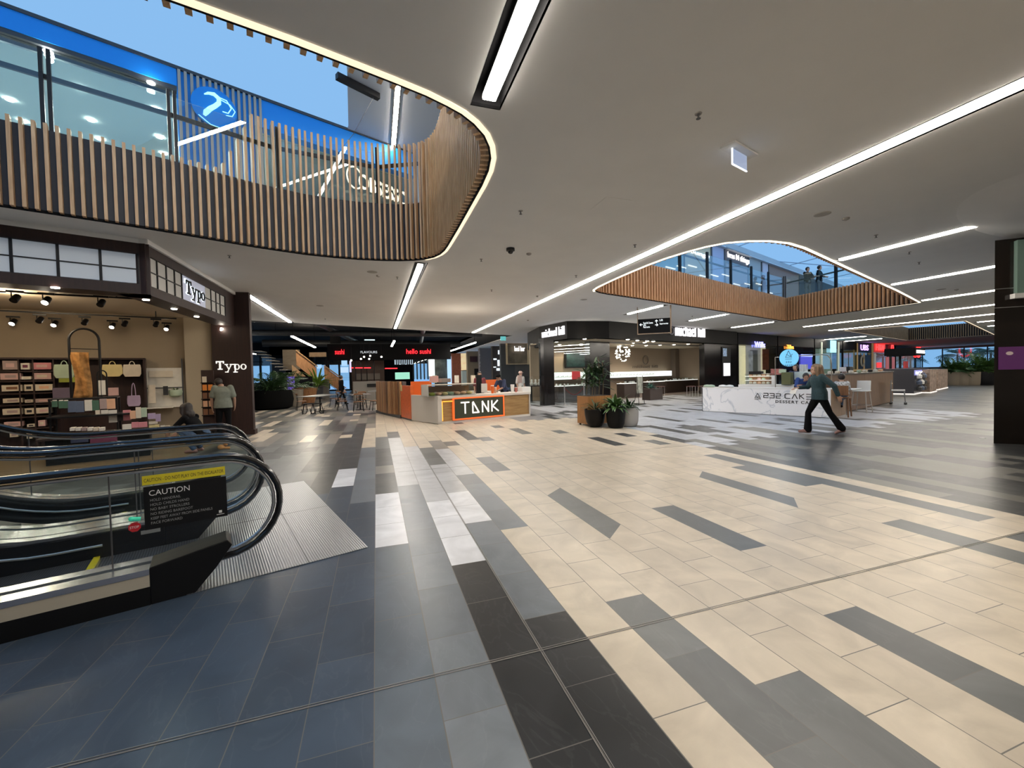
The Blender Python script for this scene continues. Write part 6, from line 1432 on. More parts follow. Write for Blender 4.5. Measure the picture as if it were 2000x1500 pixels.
for i in range(3): 
    for j in range(1):
        a, z0 = KC.uz(1565+i*4.5, 726, -2.0); _, z1 = KC.uz(1565+i*4.5, 711.5+i % 2, -2.0); n = 6; mb = MB()
        for q in range(n): mb.lathe([(.05, 0), (.065, (z1-z0)/n*.9)], (0, 0, (z1-z0)*q/n), 12)
        t = single(mb, 'cup_stack', M_WHITE, f'stack of white paper cups on the coffee machine, {["left","middle","right"][i]} one', 'cup stack', KC.at(a, z0, -2.0), 0, 'paper cup stacks')
# round sign on an arched rail
rs = thing('round_sign', 'round pale blue sign hung from an arched metal rail over the cake kiosk', 'sign', KC.at(KC.uz(1541, 699, -1.0)[0], .9, -1.0), KC.ang)
u, z = KC.uz(1541, 699, -1.0); r_ = abs(KC.uz(1523, 699, -1.0)[0]-KC.uz(1559.5, 699, -1.0)[0])/2; rz2 = (KC.uz(1541, 682, -1.0)[1]-KC.uz(1541, 715.5, -1.0)[1])/2
sgv = [(u+r_*math.cos(2*PI*i/36), z+rz2*math.sin(2*PI*i/36)) for i in range(36)]
def disc(mb, pts, L, o0, o1):
    k = len(pts); vs = [L.at(p[0], p[1], o0) for p in pts]+[L.at(p[0], p[1], o1) for p in pts]; mb.add(vs, [tuple(range(k)), tuple(range(2*k-1, k-1, -1))]+[(i, (i+1) % k, k+(i+1) % k, k+i) for i in range(k)])
mb = MB(); disc(mb, sgv, KC, -.96, -1.04); ds = mb.build('disc', emi('round_sign_glow', (.16, .52, .80), .9), rs, world=True)
Ms = face_matrix(KC.at(u, z, -.955), KC.d); M_NAVY = mat('sign_navy', (.01, .03, .07), .5)
strokes(Ms, 1, 1, [(-.16*r_*2, .02, 0, .42*rz2+.12), (0, .42*rz2+.12, .16*r_*2, .02), (-.17*r_*2, .02, .17*r_*2, .02), (-.17*r_*2, -.04, .17*r_*2, -.04), (-.06, .12, .05, .05), (.05, .05, .12, .13)], .014, M_NAVY, ds, .004)
letter('232', 1, Ms@Matrix.Translation((-.09, -.17, 0)), M_NAVY, ds, depth=.004, fitw=.18, fith=.06); letter('CAKERY', 1, Ms@Matrix.Translation((-.19, -.28, 0)), M_NAVY, ds, depth=.004, fitw=.38, fith=.055)
a0, zr = KC.uz(1514, 698, -1.0); a1, zr2 = KC.uz(1624, 697, -1.0); a2, zr3 = KC.uz(1628, 745, -1.0)
mb = MB(); mb.tube([KC.at(a0, zr-.0, -1.0), KC.at(u-r_, zr, -1.0)], .014, 6); mb.tube([KC.at(u+r_, zr+.02, -1.0), KC.at(a1-.25, zr+.03, -1.0), KC.at(a1-.1, zr-.0, -1.0), KC.at(a1-.02, zr-.12, -1.0), KC.at(a1, zr-.3, -1.0), KC.at(a1, .0, -1.0)], .016, 6); mb.tube([KC.at(a0, zr, -1.0), KC.at(a0, .0, -1.0)], .014, 6); mb.build('arched_rail', mat('rail_brass', (.30, .28, .24), .4, .6), rs, world=True)
lamp('counter_glow', KC.at(2.0, 3.0, -1.6), 35, (1, .95, .88), parent=c, size=.12)

# ---- timber cafe counter to the right
KT = Line((14.3, 9.75), (16.95, 10.47)); KT2 = Line((16.95, 10.47), (20.83, 11.81))
M_TEAK = wood_mat('teak_cladding', (.115, .058, .028), (.19, .105, .055))
t = thing('cafe_counter', 'long brown timber cafe counter behind the white bar stool', 'counter', (16.95, 10.47, 0), KT.ang)
mb = MB(); mb.wb(KT, -.3, (KT.q-KT.p).length, .02, 1.27, 0, -.6); mb.wb(KT2, 0, (KT2.q-KT2.p).length, .02, 1.27, 0, -.6); mb.build('cladding', M_TEAK, t, world=True)
mb = MB(); mb.wb(KT, -.3, (KT.q-KT.p).length, 1.27, 1.31, .03, -.65); mb.wb(KT2, 0, (KT2.q-KT2.p).length, 1.27, 1.31, .03, -.65); mb.build('top', mat('counter_dark_top', (.05, .045, .04), .4), t, world=True)
for i in range(9):
    cn = ['white', 'cream', 'greypink', 'white', 'mint', 'cream', 'black', 'white', 'peach'][i]; L = KT if i < 4 else KT2; u = (.4+i*.6) if i < 4 else (.3+(i-4)*.75); mb = MB(); mb.lathe([(.06, 0), (.08, .04), (.07, .09), (.03, .1)], (0, 0, 0), 10)
    single(mb, 'counter_jar', pm(cn), f'{cn} small jar on the timber cafe counter, {["far left","second","third","just before the corner","just after the corner","sixth","seventh","eighth","far right"][i]}', 'jar', L.at(u, 1.31, -.25), 0, 'jars on the timber counter', smooth=True)
def kt(name, lab, cat, x0, y0, x1, y1, off, dep, m, group=None): return kb(name, lab, cat, x0, y0, x1, y1, off, dep, m, group, L=KT)
kt('open_notice', 'white notice with blue print at left end of timber counter', 'notice', 1640, 717, 1652, 726, -.2, .03, mat('bluewhite_paper', (.55, .58, .68), .5))
kt('dark_planter', 'dark plant pot with leaves at left end of the timber counter', 'plant', 1653, 716, 1660, 727, -.4, .2, M_BLACK)
# bar stools
def bar_stool(x, y, rz, lab):
    t = thing('bar_stool', lab, 'bar stool', (x, y, 0), rz, 'white bar stools'); mb = MB(); mb.box((0, 0, .72), (.42, .40, .035)); mb.build('seat', M_WHITE, t, bevel=.01)
    mb = MB(); mb.box((.20, 0, .89), (.03, .38, .34), ry=.12); mb.build('backrest', M_WHITE, t, bevel=.01)
    for sx, sy in ((-1, -1), (1, -1), (-1, 1), (1, 1)): mb = MB(); mb.tube([(sx*.25, sy*.22, 0), (sx*.17, sy*.16, .71)], .016, 6); mb.build('leg', mat('pale_ash', (.5, .46, .42), .5), t)
    mb = MB(); mb.tube([(-.22, -.2, .25), (.22, -.2, .25), (.22, .2, .25), (-.22, .2, .25)], .01, 5, closed=True); mb.build('foot_rail', M_STEEL, t); return t
bar_stool(15.55, 9.72, .25, 'white bar stool with low back against the timber counter'); 
t = thing('cafe_table', 'small white round-edged table left of the white bar stool', 'table', (14.3, 9.35, 0), .3); mb = MB(); mb.box((0, 0, .83), (.9, .5, .03)); mb.build('tabletop', M_WHITE, t, bevel=.01); mb = MB(); mb.cyl((0, 0, 0), .03, .82, 8); mb.build('pedestal', M_STEEL, t)
t = thing('timber_chair', 'brown timber chair at the end of the marble counter', 'chair', (13.75, 9.15, 0), .4); mb = MB(); mb.box((0, 0, .60), (.42, .42, .04)); mb.build('seat', M_CHAIRW, t)
for sx, sy in ((-1, -1), (1, -1), (-1, 1), (1, 1)): mb = MB(); mb.tube([(sx*.22, sy*.2, 0), (sx*.17, sy*.17, .6)], .02, 6); mb.build('leg', M_CHAIRW, t)
mb = MB(); mb.box((-.18, 0, .82), (.03, .4, .3)); mb.build('backrest', M_CHAIRW, t)
# high chair on castors in front of the counter
p = fl(1765, 790); t = thing('high_chair', 'high chair on small black castors with pale seat', 'high chair', (19.6, 10.95, 0), .5)
mb = MB(); mb.box((0, 0, .56), (.5, .42, .05)); mb.build('seat', M_WHITE, t, bevel=.01); mb = MB(); mb.box((0, .2, .86), (.5, .03, .14)); mb.build('backrest', M_TEAK, t)
for sx in (-.27, .27):
    mb = MB(); mb.tube([(sx, .2, .06), (sx*.95, .2, .95)], .018, 6); mb.build('leg', M_GREY, t); mb = MB(); mb.tube([(sx, -.22, .06), (sx*.9, -.18, .56)], .018, 6); mb.build('leg', M_GREY, t)
    for sy in (-.22, .2): mb = MB(); mb.lathe([(.045, -.02), (.045, .02)], (sx, sy, .05), 12); mb.build('castor', M_BLACK, t)
t = thing('picture_panel', 'dark picture panel with a lit bottle at the far end of timber counter', 'sign', (20.1, 11.75, 0), KT2.ang); mb = MB(); mb.box((.3, -.1, .9), (.9, .06, .7)); mb.build('panel', mat('panel_darkpic', (.03, .025, .03), .4, noise=.8, nscale=4), t); mb = MB(); mb.lathe([(.05, 0), (.09, .08), (.03, .2), (.02, .3)], (.3, -.15, .72), 10); mb.build('bottle_picture', mat('bottle_gold', (.7, .6, .3), .5, emit=.4), t)
# illuminated drinks fridge and cladded bars beyond
def ground_box(name, lab, cat, x0, x1, yb, yt, m, dep, rz=0.33, parts=None):
    a = Vector((*fl(x0, yb), 0)); k = a.length; d = ray(x1, yb); d.z = 0; L = Line(a.xy, (a.x+math.cos(rz), a.y+math.sin(rz))); ub, _ = L.uz(x1, 700); _, zt = L.uz(x0, yt)
    t = thing(name, lab, cat, (a.x, a.y, 0), rz); mb = MB(); mb.box((ub/2, dep/2, zt/2+.02), (ub, dep, zt-.04)); mb.build('body', m, t); mb = MB(); mb.box((ub/2, dep/2, .03), (ub+.05, dep+.05, .06)); mb.build('plinth_light', emi('plinth_led', (1, .95, .9), .8), t); return t, ub, zt
t, ub, zt = ground_box('drinks_bar', 'drinks bar with lit blue and purple bottle display beyond the timber counter', 'display bar', 1785, 1814, 771, 720, mat('bar_dark', (.03, .03, .04), .3), 1.2)
rr = random.Random(9)
mb = MB(); mb.box((ub/2, -.01, zt*.84), (ub*.96, .02, zt*.2)); mb.build('violet_band', emi('violet_band', (.25, .25, .6), .9), t)
letter('BOOST', 1, t.matrix_basis@Matrix(((1, 0, 0, ub*.08), (0, 0, -1, -.03), (0, 1, 0, zt*.78), (0, 0, 0, 1))), emi('sign_white_soft', (1, .98, .95), 2.5), t, depth=.02, fitw=ub*.8, fith=zt*.1)
for r_ in range(3):
    for i in range(6): mb = MB(); mb.lathe([(.10, 0), (.12, .15), (.05, .22), (.04, .28)], (ub*(.1+.16*i), -.02, .2+r_*.32), 8); single(mb, 'bottle', [M_WHITE, M_DGREY, pm('blue')][rr.randrange(3)], f'bottle on the lit drinks bar, {["lowest","middle","upper"][r_]} row, {["first","second","third","fourth","fifth","sixth"][i]} from left', 'bottle', t.matrix_basis@Vector((0, -.12, 0)), t.rotation_euler.z, 'bottles on the drinks bar')
ground_box('stone_bar', 'first of two pebble-textured bars right of the drinks bar', 'bar', 1816, 1829, 768, 722, mat('pebble_clad', (.26, .19, .15), .7, noise=.5, nscale=5), 1.2)
ground_box('stone_bar', 'second of two pebble-textured bars, nearer the end palms', 'bar', 1832, 1851, 762, 722, mat('pebble_clad', (.26, .19, .15), .7, noise=.5, nscale=5), 1.2)

# ================================================================== SHOPFRONT ROW TO THE RIGHT
def bay(lab, x0, x1, m, parts=(), off=-.2, top=3.25):
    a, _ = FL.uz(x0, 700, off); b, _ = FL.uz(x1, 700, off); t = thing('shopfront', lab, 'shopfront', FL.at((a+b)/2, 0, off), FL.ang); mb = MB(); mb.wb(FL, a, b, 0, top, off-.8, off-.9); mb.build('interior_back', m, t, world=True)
    mb = MB(); mb.wb(FL, a, b, top, CZ-.01, off, off-.9); mb.build('bulkhead', M_BRONZE, t, world=True)
    for q in (a, b-.08): mb = MB(); mb.wb(FL, q, q+.08, 0, top, off, off-.9); mb.build('jamb', M_BRONZE, t, world=True)
    mb = MB(); mb.wb(FL, a, b, .05, top, off-.02, off-.03); mb.build('glass', M_GLASS, t, world=True)
    for (nm, u0, y0, u1, y1, mm, o) in parts:
        p, z1 = FL.uz(u0, y0, off); q, z0 = FL.uz(u1, y1, off); mb = MB(); mb.wb(FL, p, q, z0, z1, off+o+.04, off+o); mb.build(nm, mm, t, world=True)
    return t
def bsign(t, s, x0, x1, y0, y1, m, off=-.1):
    a, z0 = FL.uz(x0, y1, off); b, z1 = FL.uz(x1, y0, off); letter(s, 1, face_matrix(FL.at(a, z0, off), FL.d), m, t, depth=.05, fitw=b-a, fith=z1-z0, offset=.01)
E_ = lambda n, c, s: emi(n, c, s)
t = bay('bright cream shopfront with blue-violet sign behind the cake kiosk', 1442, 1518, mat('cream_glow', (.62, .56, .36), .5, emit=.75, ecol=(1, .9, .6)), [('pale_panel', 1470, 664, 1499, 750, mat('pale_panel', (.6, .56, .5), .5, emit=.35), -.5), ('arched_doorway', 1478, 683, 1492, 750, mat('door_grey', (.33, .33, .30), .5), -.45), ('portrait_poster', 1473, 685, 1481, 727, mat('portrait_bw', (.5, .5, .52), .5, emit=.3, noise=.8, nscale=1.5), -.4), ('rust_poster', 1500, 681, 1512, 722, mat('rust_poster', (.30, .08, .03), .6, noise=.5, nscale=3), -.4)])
bsign(t, 'Wills', 1474, 1494, 668, 678, E_('blueviolet_sign', (.28, .28, 1), 3))
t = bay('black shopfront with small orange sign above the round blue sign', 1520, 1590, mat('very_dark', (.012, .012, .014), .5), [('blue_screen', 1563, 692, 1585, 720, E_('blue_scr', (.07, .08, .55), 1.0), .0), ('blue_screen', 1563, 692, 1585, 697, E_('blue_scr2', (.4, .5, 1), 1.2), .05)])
bsign(t, 'Tiba', 1537, 1550, 674, 681, E_('orange_sign', (1, .33, .05), 3))
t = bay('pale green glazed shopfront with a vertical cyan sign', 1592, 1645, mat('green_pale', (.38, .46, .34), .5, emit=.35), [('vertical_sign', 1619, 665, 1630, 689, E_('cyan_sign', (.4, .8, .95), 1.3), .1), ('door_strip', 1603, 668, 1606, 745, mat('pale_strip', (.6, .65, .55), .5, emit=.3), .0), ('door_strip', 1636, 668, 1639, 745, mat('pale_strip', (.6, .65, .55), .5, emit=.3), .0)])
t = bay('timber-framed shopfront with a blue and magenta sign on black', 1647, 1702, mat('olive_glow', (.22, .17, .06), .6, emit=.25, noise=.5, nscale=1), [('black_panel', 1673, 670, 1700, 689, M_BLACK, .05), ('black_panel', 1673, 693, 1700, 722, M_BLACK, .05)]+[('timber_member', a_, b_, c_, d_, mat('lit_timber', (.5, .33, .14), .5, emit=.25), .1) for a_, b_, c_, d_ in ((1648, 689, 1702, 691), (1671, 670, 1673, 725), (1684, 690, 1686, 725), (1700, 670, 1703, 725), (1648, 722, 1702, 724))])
bsign(t, 'UBS', 1681, 1696, 674, 684, E_('magenta_blue', (.65, .35, 1), 2.5)); a, z = FL.uz(1685, 705, -.05); ringlogo(FL, a, z, -.05, .55, mat('roundel', (.3, .28, .22), .5, emit=.2), t)
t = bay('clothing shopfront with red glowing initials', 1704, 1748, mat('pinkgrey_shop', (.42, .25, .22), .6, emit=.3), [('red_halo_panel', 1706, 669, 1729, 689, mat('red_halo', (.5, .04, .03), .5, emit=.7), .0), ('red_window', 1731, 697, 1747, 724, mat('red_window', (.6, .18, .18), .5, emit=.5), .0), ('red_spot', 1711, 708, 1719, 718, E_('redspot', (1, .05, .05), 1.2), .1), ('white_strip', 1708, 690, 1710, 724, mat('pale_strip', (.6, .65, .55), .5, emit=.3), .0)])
bsign(t, 'H&M', 1711, 1727, 673, 684, E_('red_sign', (1, .03, .03), 4)); a, z = FL.uz(1743, 680, -.05); ringlogo(FL, a, z, -.05, .45, E_('red_sign', (1, .03, .03), 4), t)
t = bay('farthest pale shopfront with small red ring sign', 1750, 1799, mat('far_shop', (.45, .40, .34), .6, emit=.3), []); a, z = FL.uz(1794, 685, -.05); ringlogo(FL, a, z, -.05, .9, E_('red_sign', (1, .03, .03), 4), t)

# ---- far end: glazing, planters and palms
LF = Line((80, 44), (80, 2))
def far(name, mm, x0, y0, x1, y1, off=.0, dep=.1, kind='structure'):
    a, z1 = LF.uz(x0, y0, off); b, z0 = LF.uz(x1, y1, off); mb = MB(); mb.wb(LF, a, b, z0, z1, off, off-dep); return tag(mb.build(name, mm), kind=kind)
mb = MB(); mb.wb(LF, 0, 42, 3.75, 5, 0, -.2); mb.wb(LF, 0, 42, 0, 1.1, 0, -.2); mb.wb(LF, 18, 42, 0, 5, 0, -.2); struct(mb, 'wall_right', mat('far_wall', (.16, .12, .09), .7))
for i in range(8): mb = MB(); mb.wb(LF, i*2.4, i*2.4+.1, 1.1, 3.75, .02, -.1); struct(mb, 'window_7', M_BLACK)
mb = MB(); mb.wb(LF, 0, 18, 1.1, 3.75, -.05, -.06); struct(mb, 'window_7', M_GLASS)
pc = 0
for (x, y, nm, h) in ((1862, 752, 'palm in pale planter, leftmost of the end row', 2.0), (1880, 752, 'palm in pale planter, second of the end row', 1.7), (1900, 752, 'palm in pale planter, third of the end row', 2.2), (1925, 752, 'palm in dark planter, partly hidden by the marble clad column', 2.6)):
    p = fl(x, y); t = thing('potted_palm', nm, 'planter', (p[0], p[1], 0), group='palms at the end of the mall'); mb = MB(); mb.lathe([(.45, 0), (.60, .3), (.66, .95), (.58, .95), (.55, .88)], (0, 0, 0), 16); mb.build('pot', mat('far_pot', (.24, .20, .15), .8) if x < 1910 else M_BLACK, t, smooth=True); mb = MB(); mb.cyl((0, 0, .85), .55, .02, 14); mb.build('soil', M_SOIL, t)
    bush(t, .85, h*.8, .6, 30, M_LEAF2, 40+x, 'frond', .07); bush(t, .85, 1.0, .6, 40, M_LEAF, 50+x, 'blade', .09)
for i, (x, X) in enumerate(((1770, 92), (1870, 88), (1905, 93), (1935, 87))):
    d = ray(x, 700); k = X/d.x; t = thing('palm_tree', ['palm outside end glazing, seen left of the pebbled bars', 'palm outside end glazing, left of the main window', 'palm outside end glazing, middle of the main window', 'palm outside end glazing, close to the column'][i], 'tree', (X, d.y*k, 0), group='palms beyond the glazing'); mb = MB(); mb.tube([(0, 0, 0), (.1, 0, 1.5), (0, 0, 2.9)], [.18, .14, .12], 8); mb.build('trunk', mat('trunk_brown', (.12, .09, .06), .9), t)
    mb = MB(); rr = random.Random(i)
    for q in range(18): frond(mb, (0, 0, 2.9), rr.uniform(0, 2*PI), rr.uniform(-.1, .9), rr.uniform(2.5, 3.6), .5, .12, 1.0)
    mb.build('crown', M_LEAF, t)
t = thing('food_kiosk', 'dark kiosk with white lettered band and red panel near the end palms', 'kiosk', (*fl(1797, 757), 0), .33); mb = MB(); mb.box((1.4, 1, .5), (3.0, 1.4, 1.0)); mb.build('counter', M_BLACK, t); mb = MB(); mb.box((1.4, 1, 2.45), (3.2, 1.6, .5)); mb.build('canopy', M_BLACKM, t)
for sx in (.0, 2.8): mb = MB(); mb.box((sx, 1.5, 1.6), (.12, .12, 1.25)); mb.build('post', M_BLACK, t)
mb = MB(); mb.box((.5, .8, 1.4), (.9, .1, .8)); mb.build('red_panel', mat('kiosk_red', (.35, .03, .03), .5, emit=.3), t)
letter('DONUT KING', 1, t.matrix_basis@Matrix(((1, 0, 0, .1), (0, 0, -1, .18), (0, 1, 0, 2.33), (0, 0, 0, 1))), E_('sign_white_soft', (1, .98, .95), 2.5), t, depth=.03, fitw=2.6, fith=.22)

# ---- column at the right edge
CL = Line((11.40, 4.80), (12.62, 3.70)); t = thing('marble_column', 'very dark polished stone column at the right edge of the picture', 'column', (12.2, 4.6, 0), CL.ang)
mb = MB(); mb.prism([(11.40, 4.80), (12.62, 3.70), (14.1, 4.15), (13.1, 5.42)], 0, 3.92); mb.build('cladding', M_DMARB, t, world=True)
for z in (2.62, 2.98): mb = MB(); mb.wb(CL, -.002, 1.65, z, z+.012, .004, -.004); mb.build('steel_band', M_STEEL, t, world=True)
a, z1 = CL.uz(1984, 470, .05); b = 1.64; _, z0 = CL.uz(1984, 578, .05); mb = MB(); mb.wb(CL, a, b, z0, z1, .10, 0); mb.build('sign_box', mat('sign_box_green', (.12, .18, .15), .4, emit=.1), t, world=True)
mb = MB(); mb.wb(CL, a-.05, b, z0-.05, z0+.04, .14, 0); mb.build('sign_ledge', M_WHITE, t, world=True)
a, z1 = CL.uz(1952, 678, .03); _, z0 = CL.uz(1952, 722, .03); mb = MB(); mb.wb(CL, a, 1.5, z0, z1, .03, 0); sc_ = mb.build('purple_screen', mat('purple_dim', (.03, .01, .03), .4, emit=.14, ecol=(.35, .08, .35)), t, world=True)
mb = MB(); u, z = CL.uz(1972, 690, .035); P = [(u+.05*math.cos(i*PI/8), z+.035*math.sin(i*PI/8)) for i in range(16)]; disc(mb, P, CL, .036, .03); mb.build('pale_spot', mat('pale_spot', (.5, .4, .35), .5, emit=.3), sc_, world=True)
mb = MB(); mb.lathe([(1, CZ+.001), (.93, CZ-.02), (.75, CZ-.06), (.5, CZ-.12), (.3, CZ-.16), (.02, CZ-.17), (.02, CZ+.001)], (12.2, 3.2, 0), 56, 4.05, 1.7); struct(mb, 'trim_5', M_CEIL, smooth=True)

# ---- outer walls of the hall, behind and beside the camera
mb = MB(); mb.b2(-14, 82, -4.1, -4, 0, CZ); struct(mb, 'wall_front', mat('hall_wall', (.42, .40, .38), .8))
mb = MB(); mb.b2(-14.1, -14, -4, 17, 0, CZ); struct(mb, 'wall_left', mat('hall_wall', (.42, .40, .38), .8))
mb = MB(); mb.b2(80, 80.1, -4, 2, 0, CZ); struct(mb, 'wall_right', mat('hall_wall', (.42, .40, .38), .8))

# ================================================================== PEOPLE
def remesh(mb, name, m, parent, voxel, smooth_it=4):
    me = bpy.data.meshes.new('tmp'); me.from_pydata(mb.v, [], mb.f); bm = bmesh.new(); bm.from_mesh(me); bmesh.ops.recalc_face_normals(bm, faces=bm.faces); bm.to_mesh(me); bm.free()
    o = bpy.data.objects.new('tmp', me); COL.objects.link(o); r = o.modifiers.new('r', 'REMESH'); r.mode = 'VOXEL'; r.voxel_size = voxel
    s = o.modifiers.new('s', 'SMOOTH'); s.iterations = smooth_it; s.factor = .5
    dg = bpy.context.evaluated_depsgraph_get(); dg.update(); me2 = bpy.data.meshes.new_from_object(o.evaluated_get(dg)); bpy.data.objects.remove(o)
    me2.name = name; me2.materials.clear(); me2.materials.append(m)
    for p in me2.polygons: p.use_smooth = True
    o = bpy.data.objects.new(name, me2); COL.objects.link(o)
    if parent is not None: o.parent = parent
    return o
def limb(mb, pts, n=12):
    P = [Vector(p[:3]) for p in pts]; r = [p[3] for p in pts]; mb.tube(P, r, n)
    for p, q in zip(P, r): mb.sphere(p, q, n, 8)
def loft(mb, rings, n=20):
    """rings: (cx, cy, z, rx, ry)"""
    vs = []; fs = []
    for cx, cy, z, rx, ry in rings:
        for j in range(n): vs.append((cx+rx*math.cos(2*PI*j/n), cy+ry*math.sin(2*PI*j/n), z))
    for i in range(len(rings)-1):
        for j in range(n): fs.append((i*n+j, i*n+(j+1) % n, (i+1)*n+(j+1) % n, (i+1)*n+j))
    fs.append(tuple(range(n-1, -1, -1))); fs.append(tuple((len(rings)-1)*n+j for j in range(n))); mb.add(vs, fs)
def hand(mb, wrist, d, palm_n, side, scale=1.0, curl=.35, fine=True):
    """palm and five separate fingers; d = pointing direction, palm_n = palm normal, side = thumb side"""
    w = Vector(wrist); d = Vector(d).normalized(); pn = Vector(palm_n).normalized(); s = d.cross(pn).normalized()*side
    k = scale
    for a in (-.026, -.009, .009, .026): mb.tube([w+s*a*.6*k, w+d*.05*k+s*a*k, w+d*.088*k+s*a*1.1*k], [.015*k, .0155*k, .012*k], 8)
    for a, L in ((-.032, .060), (-.011, .076), (.011, .082), (.032, .072)):
        p = w+d*.085*k+s*a*k; q = p+(d*math.cos(curl*.5)+pn*math.sin(curl*.5))*L*.5*k; r = q+(d*math.cos(curl*1.6)+pn*math.sin(curl*1.6))*L*.5*k
        limb(mb, [(*p, .0095*k), (*q, .0085*k), (*r, .0070*k)], 8)
    p = w+d*.03*k+s*.030*k; q = p+(d*.6+s*.8).normalized()*.035*k; r = q+(d*.85+pn*.3+s*.25).normalized()*.030*k; limb(mb, [(*p, .013*k), (*q, .0105*k), (*r, .0085*k)], 8)
def person(lab, loc, rz, J, skin=(.52, .31, .22), top=None, legs=None, hair=None, shoes=None, scale=1.0, voxel=.012, sleeve=.55, hairlen=.0, hem=.85, fine=True, flare=0, group=None, cap=None, bag=None, jacket_r=1.0, seat=False):
    t = thing('person', lab, 'person', loc, rz, group)
    if scale != 1: t.scale = (scale,)*3; t.matrix_basis = t.matrix_basis @ Matrix.Scale(scale, 4) if False else t.matrix_basis
    sm = mat('skin_%02d%02d' % (int(skin[0]*99), int(skin[2]*99)), skin, .5)
    V = {k: Vector(v) for k, v in J.items()}
    hd = V['head']; nk = V['neck']; ch = V['chest']; pv = V['pelvis']
    face = (V.get('face') or Vector((0, 1, 0))).normalized(); fs_ = face.cross(Vector((0, 0, 1))).normalized(); up = Vector((0, 0, 1))
    mb = MB()
    # head: skull, jaw, nose, ears, brow
    mb.sphere(hd+up*.015, .088, 18, 12, sz=1.15, sx=.92, sy=1.0); mb.sphere(hd+face*.03-up*.055, .058, 14, 10, sz=1.05)
    mb.sphere(hd+face*.092-up*.010, .014, 8, 6, sz=1.6); mb.sphere(hd+face*.078-up*.048, .020, 8, 6, sz=.5)
    for s in (-1, 1): mb.sphere(hd+fs_*s*.083-up*.005, .020, 8, 6, sz=1.3, sx=.6); mb.sphere(hd+face*.070+fs_*s*.030+up*.022, .015, 8, 6, sz=.6)
    limb(mb, [(*(nk-up*.04), .058), (*(nk+up*.02), .050), (*(hd-up*.05), .050)])
    loft(mb, [(*(pv+Vector((0, 0, -.06)))[:], .13, .10), (*(pv+Vector((0, 0, .05)))[:], .15, .11), (*(pv.lerp(ch, .45))[:], .125, .09), (*ch[:], .155, .105), (*(ch.lerp(nk, .55))[:], .15, .085), (*(nk-up*.01)[:], .06, .05)]) if abs(ch.x-pv.x)+abs(ch.y-pv.y) < .25 else limb(mb, [(*pv, .13), (*(pv.lerp(ch, .5)), .12), (*ch, .135), (*nk, .06)])
    for s in ('l', 'r'):
        limb(mb, [(*V[s+'sh'], .050), (*(V[s+'sh'].lerp(V[s+'el'], .4)), .045), (*V[s+'el'], .036), (*(V[s+'el'].lerp(V[s+'ha'], .3)), .037), (*V[s+'ha'], .025)])
        d = V.get(s+'hd') or (V[s+'ha']-V[s+'el']); pn = V.get(s+'pn') or Vector((1 if s == 'l' else -1, 0, 0)); hand(mb, V[s+'ha'], d, pn, 1 if s == 'l' else -1)
        limb(mb, [(*V[s+'hi'], .085), (*(V[s+'hi'].lerp(V[s+'kn'], .5)), .068), (*V[s+'kn'], .052), (*(V[s+'kn'].lerp(V[s+'an'], .35)), .050), (*V[s+'an'], .034)])
        fd = (V.get(s+'toe') or V[s+'an']+Vector((0, .17, -.06))); limb(mb, [(*(V[s+'an']+Vector((0, -.02, -.03))), .034), (*fd, .028)])
    body = remesh(mb, 'body', sm, t, voxel*.62 if fine else voxel, 2)
    # eyes and mouth
    mb = MB()
    for s in (-1, 1): mb.sphere(hd+face*.083+fs_*s*.030+up*.012, .009, 8, 6)
    mb.build('eyes', mat('eye_dark', (.03, .025, .02), .2), t); mb = MB(); mb.sphere(hd+face*.094-up*.048, .013, 8, 6, sz=.35); mb.build('mouth', mat('lip', (.35, .10, .09), .5), t)
    # top
    if top:
        tm, dr = top; mb = MB(); k = jacket_r
        hz = Vector((pv.x, pv.y, hem)) if not seat else pv
        if abs(ch.x-pv.x)+abs(ch.y-pv.y) < .3: loft(mb, [(*hz[:], .185*k, .14*k), (*(pv+up*.08)[:], .175*k, .135*k), (*(pv.lerp(ch, .5))[:], .155*k, .12*k), (*ch[:], .185*k, .13*k), (*(ch.lerp(nk, .5))[:], .175*k, .11*k), (*(nk+up*.0)[:], .078, .068)])
        else: limb(mb, [(*pv, .15*k), (*(pv.lerp(ch, .5)), .145*k), (*ch, .16*k), (*(ch.lerp(nk, .7)), .11*k)])
        for s in ('l', 'r'):
            e = V[s+'el']; h = V[s+'ha']
            if sleeve <= .5: limb(mb, [(*V[s+'sh'], .068*k), (*(V[s+'sh'].lerp(e, sleeve*2)), .062*k)])
            else: limb(mb, [(*V[s+'sh'], .068*k), (*e, .053*k), (*(e.lerp(h, (sleeve-.5)*2)), .042*k)])
        remesh(mb, dr, tm, t, voxel, 3)
    if legs:
        lm, ln = legs; mb = MB()
        limb(mb, [(*(pv+up*.03), .145), (*(pv-up*.03), .15)])
        for s in ('l', 'r'):
            limb(mb, [(*V[s+'hi'], .098), (*(V[s+'hi'].lerp(V[s+'kn'], .5)), .083), (*V[s+'kn'], .064), (*(V[s+'kn'].lerp(V[s+'an'], .5)), .060+flare*.4), (*(V[s+'kn'].lerp(V[s+'an'], .97)), .056+flare)])
        remesh(mb, ln, lm, t, voxel, 3)
    if shoes:
        for s in ('l', 'r'):
            a = V[s+'an']; fd = V.get(s+'toe') or a+Vector((0, .17, -.06)); d = (fd-a); mb = MB(); limb(mb, [(*(a+Vector((0, -.035, -.045))), .040), (*(a.lerp(fd, .5)-up*.01), .042), (*fd, .036)]); remesh(mb, 'shoe', shoes, t, .012, 3)
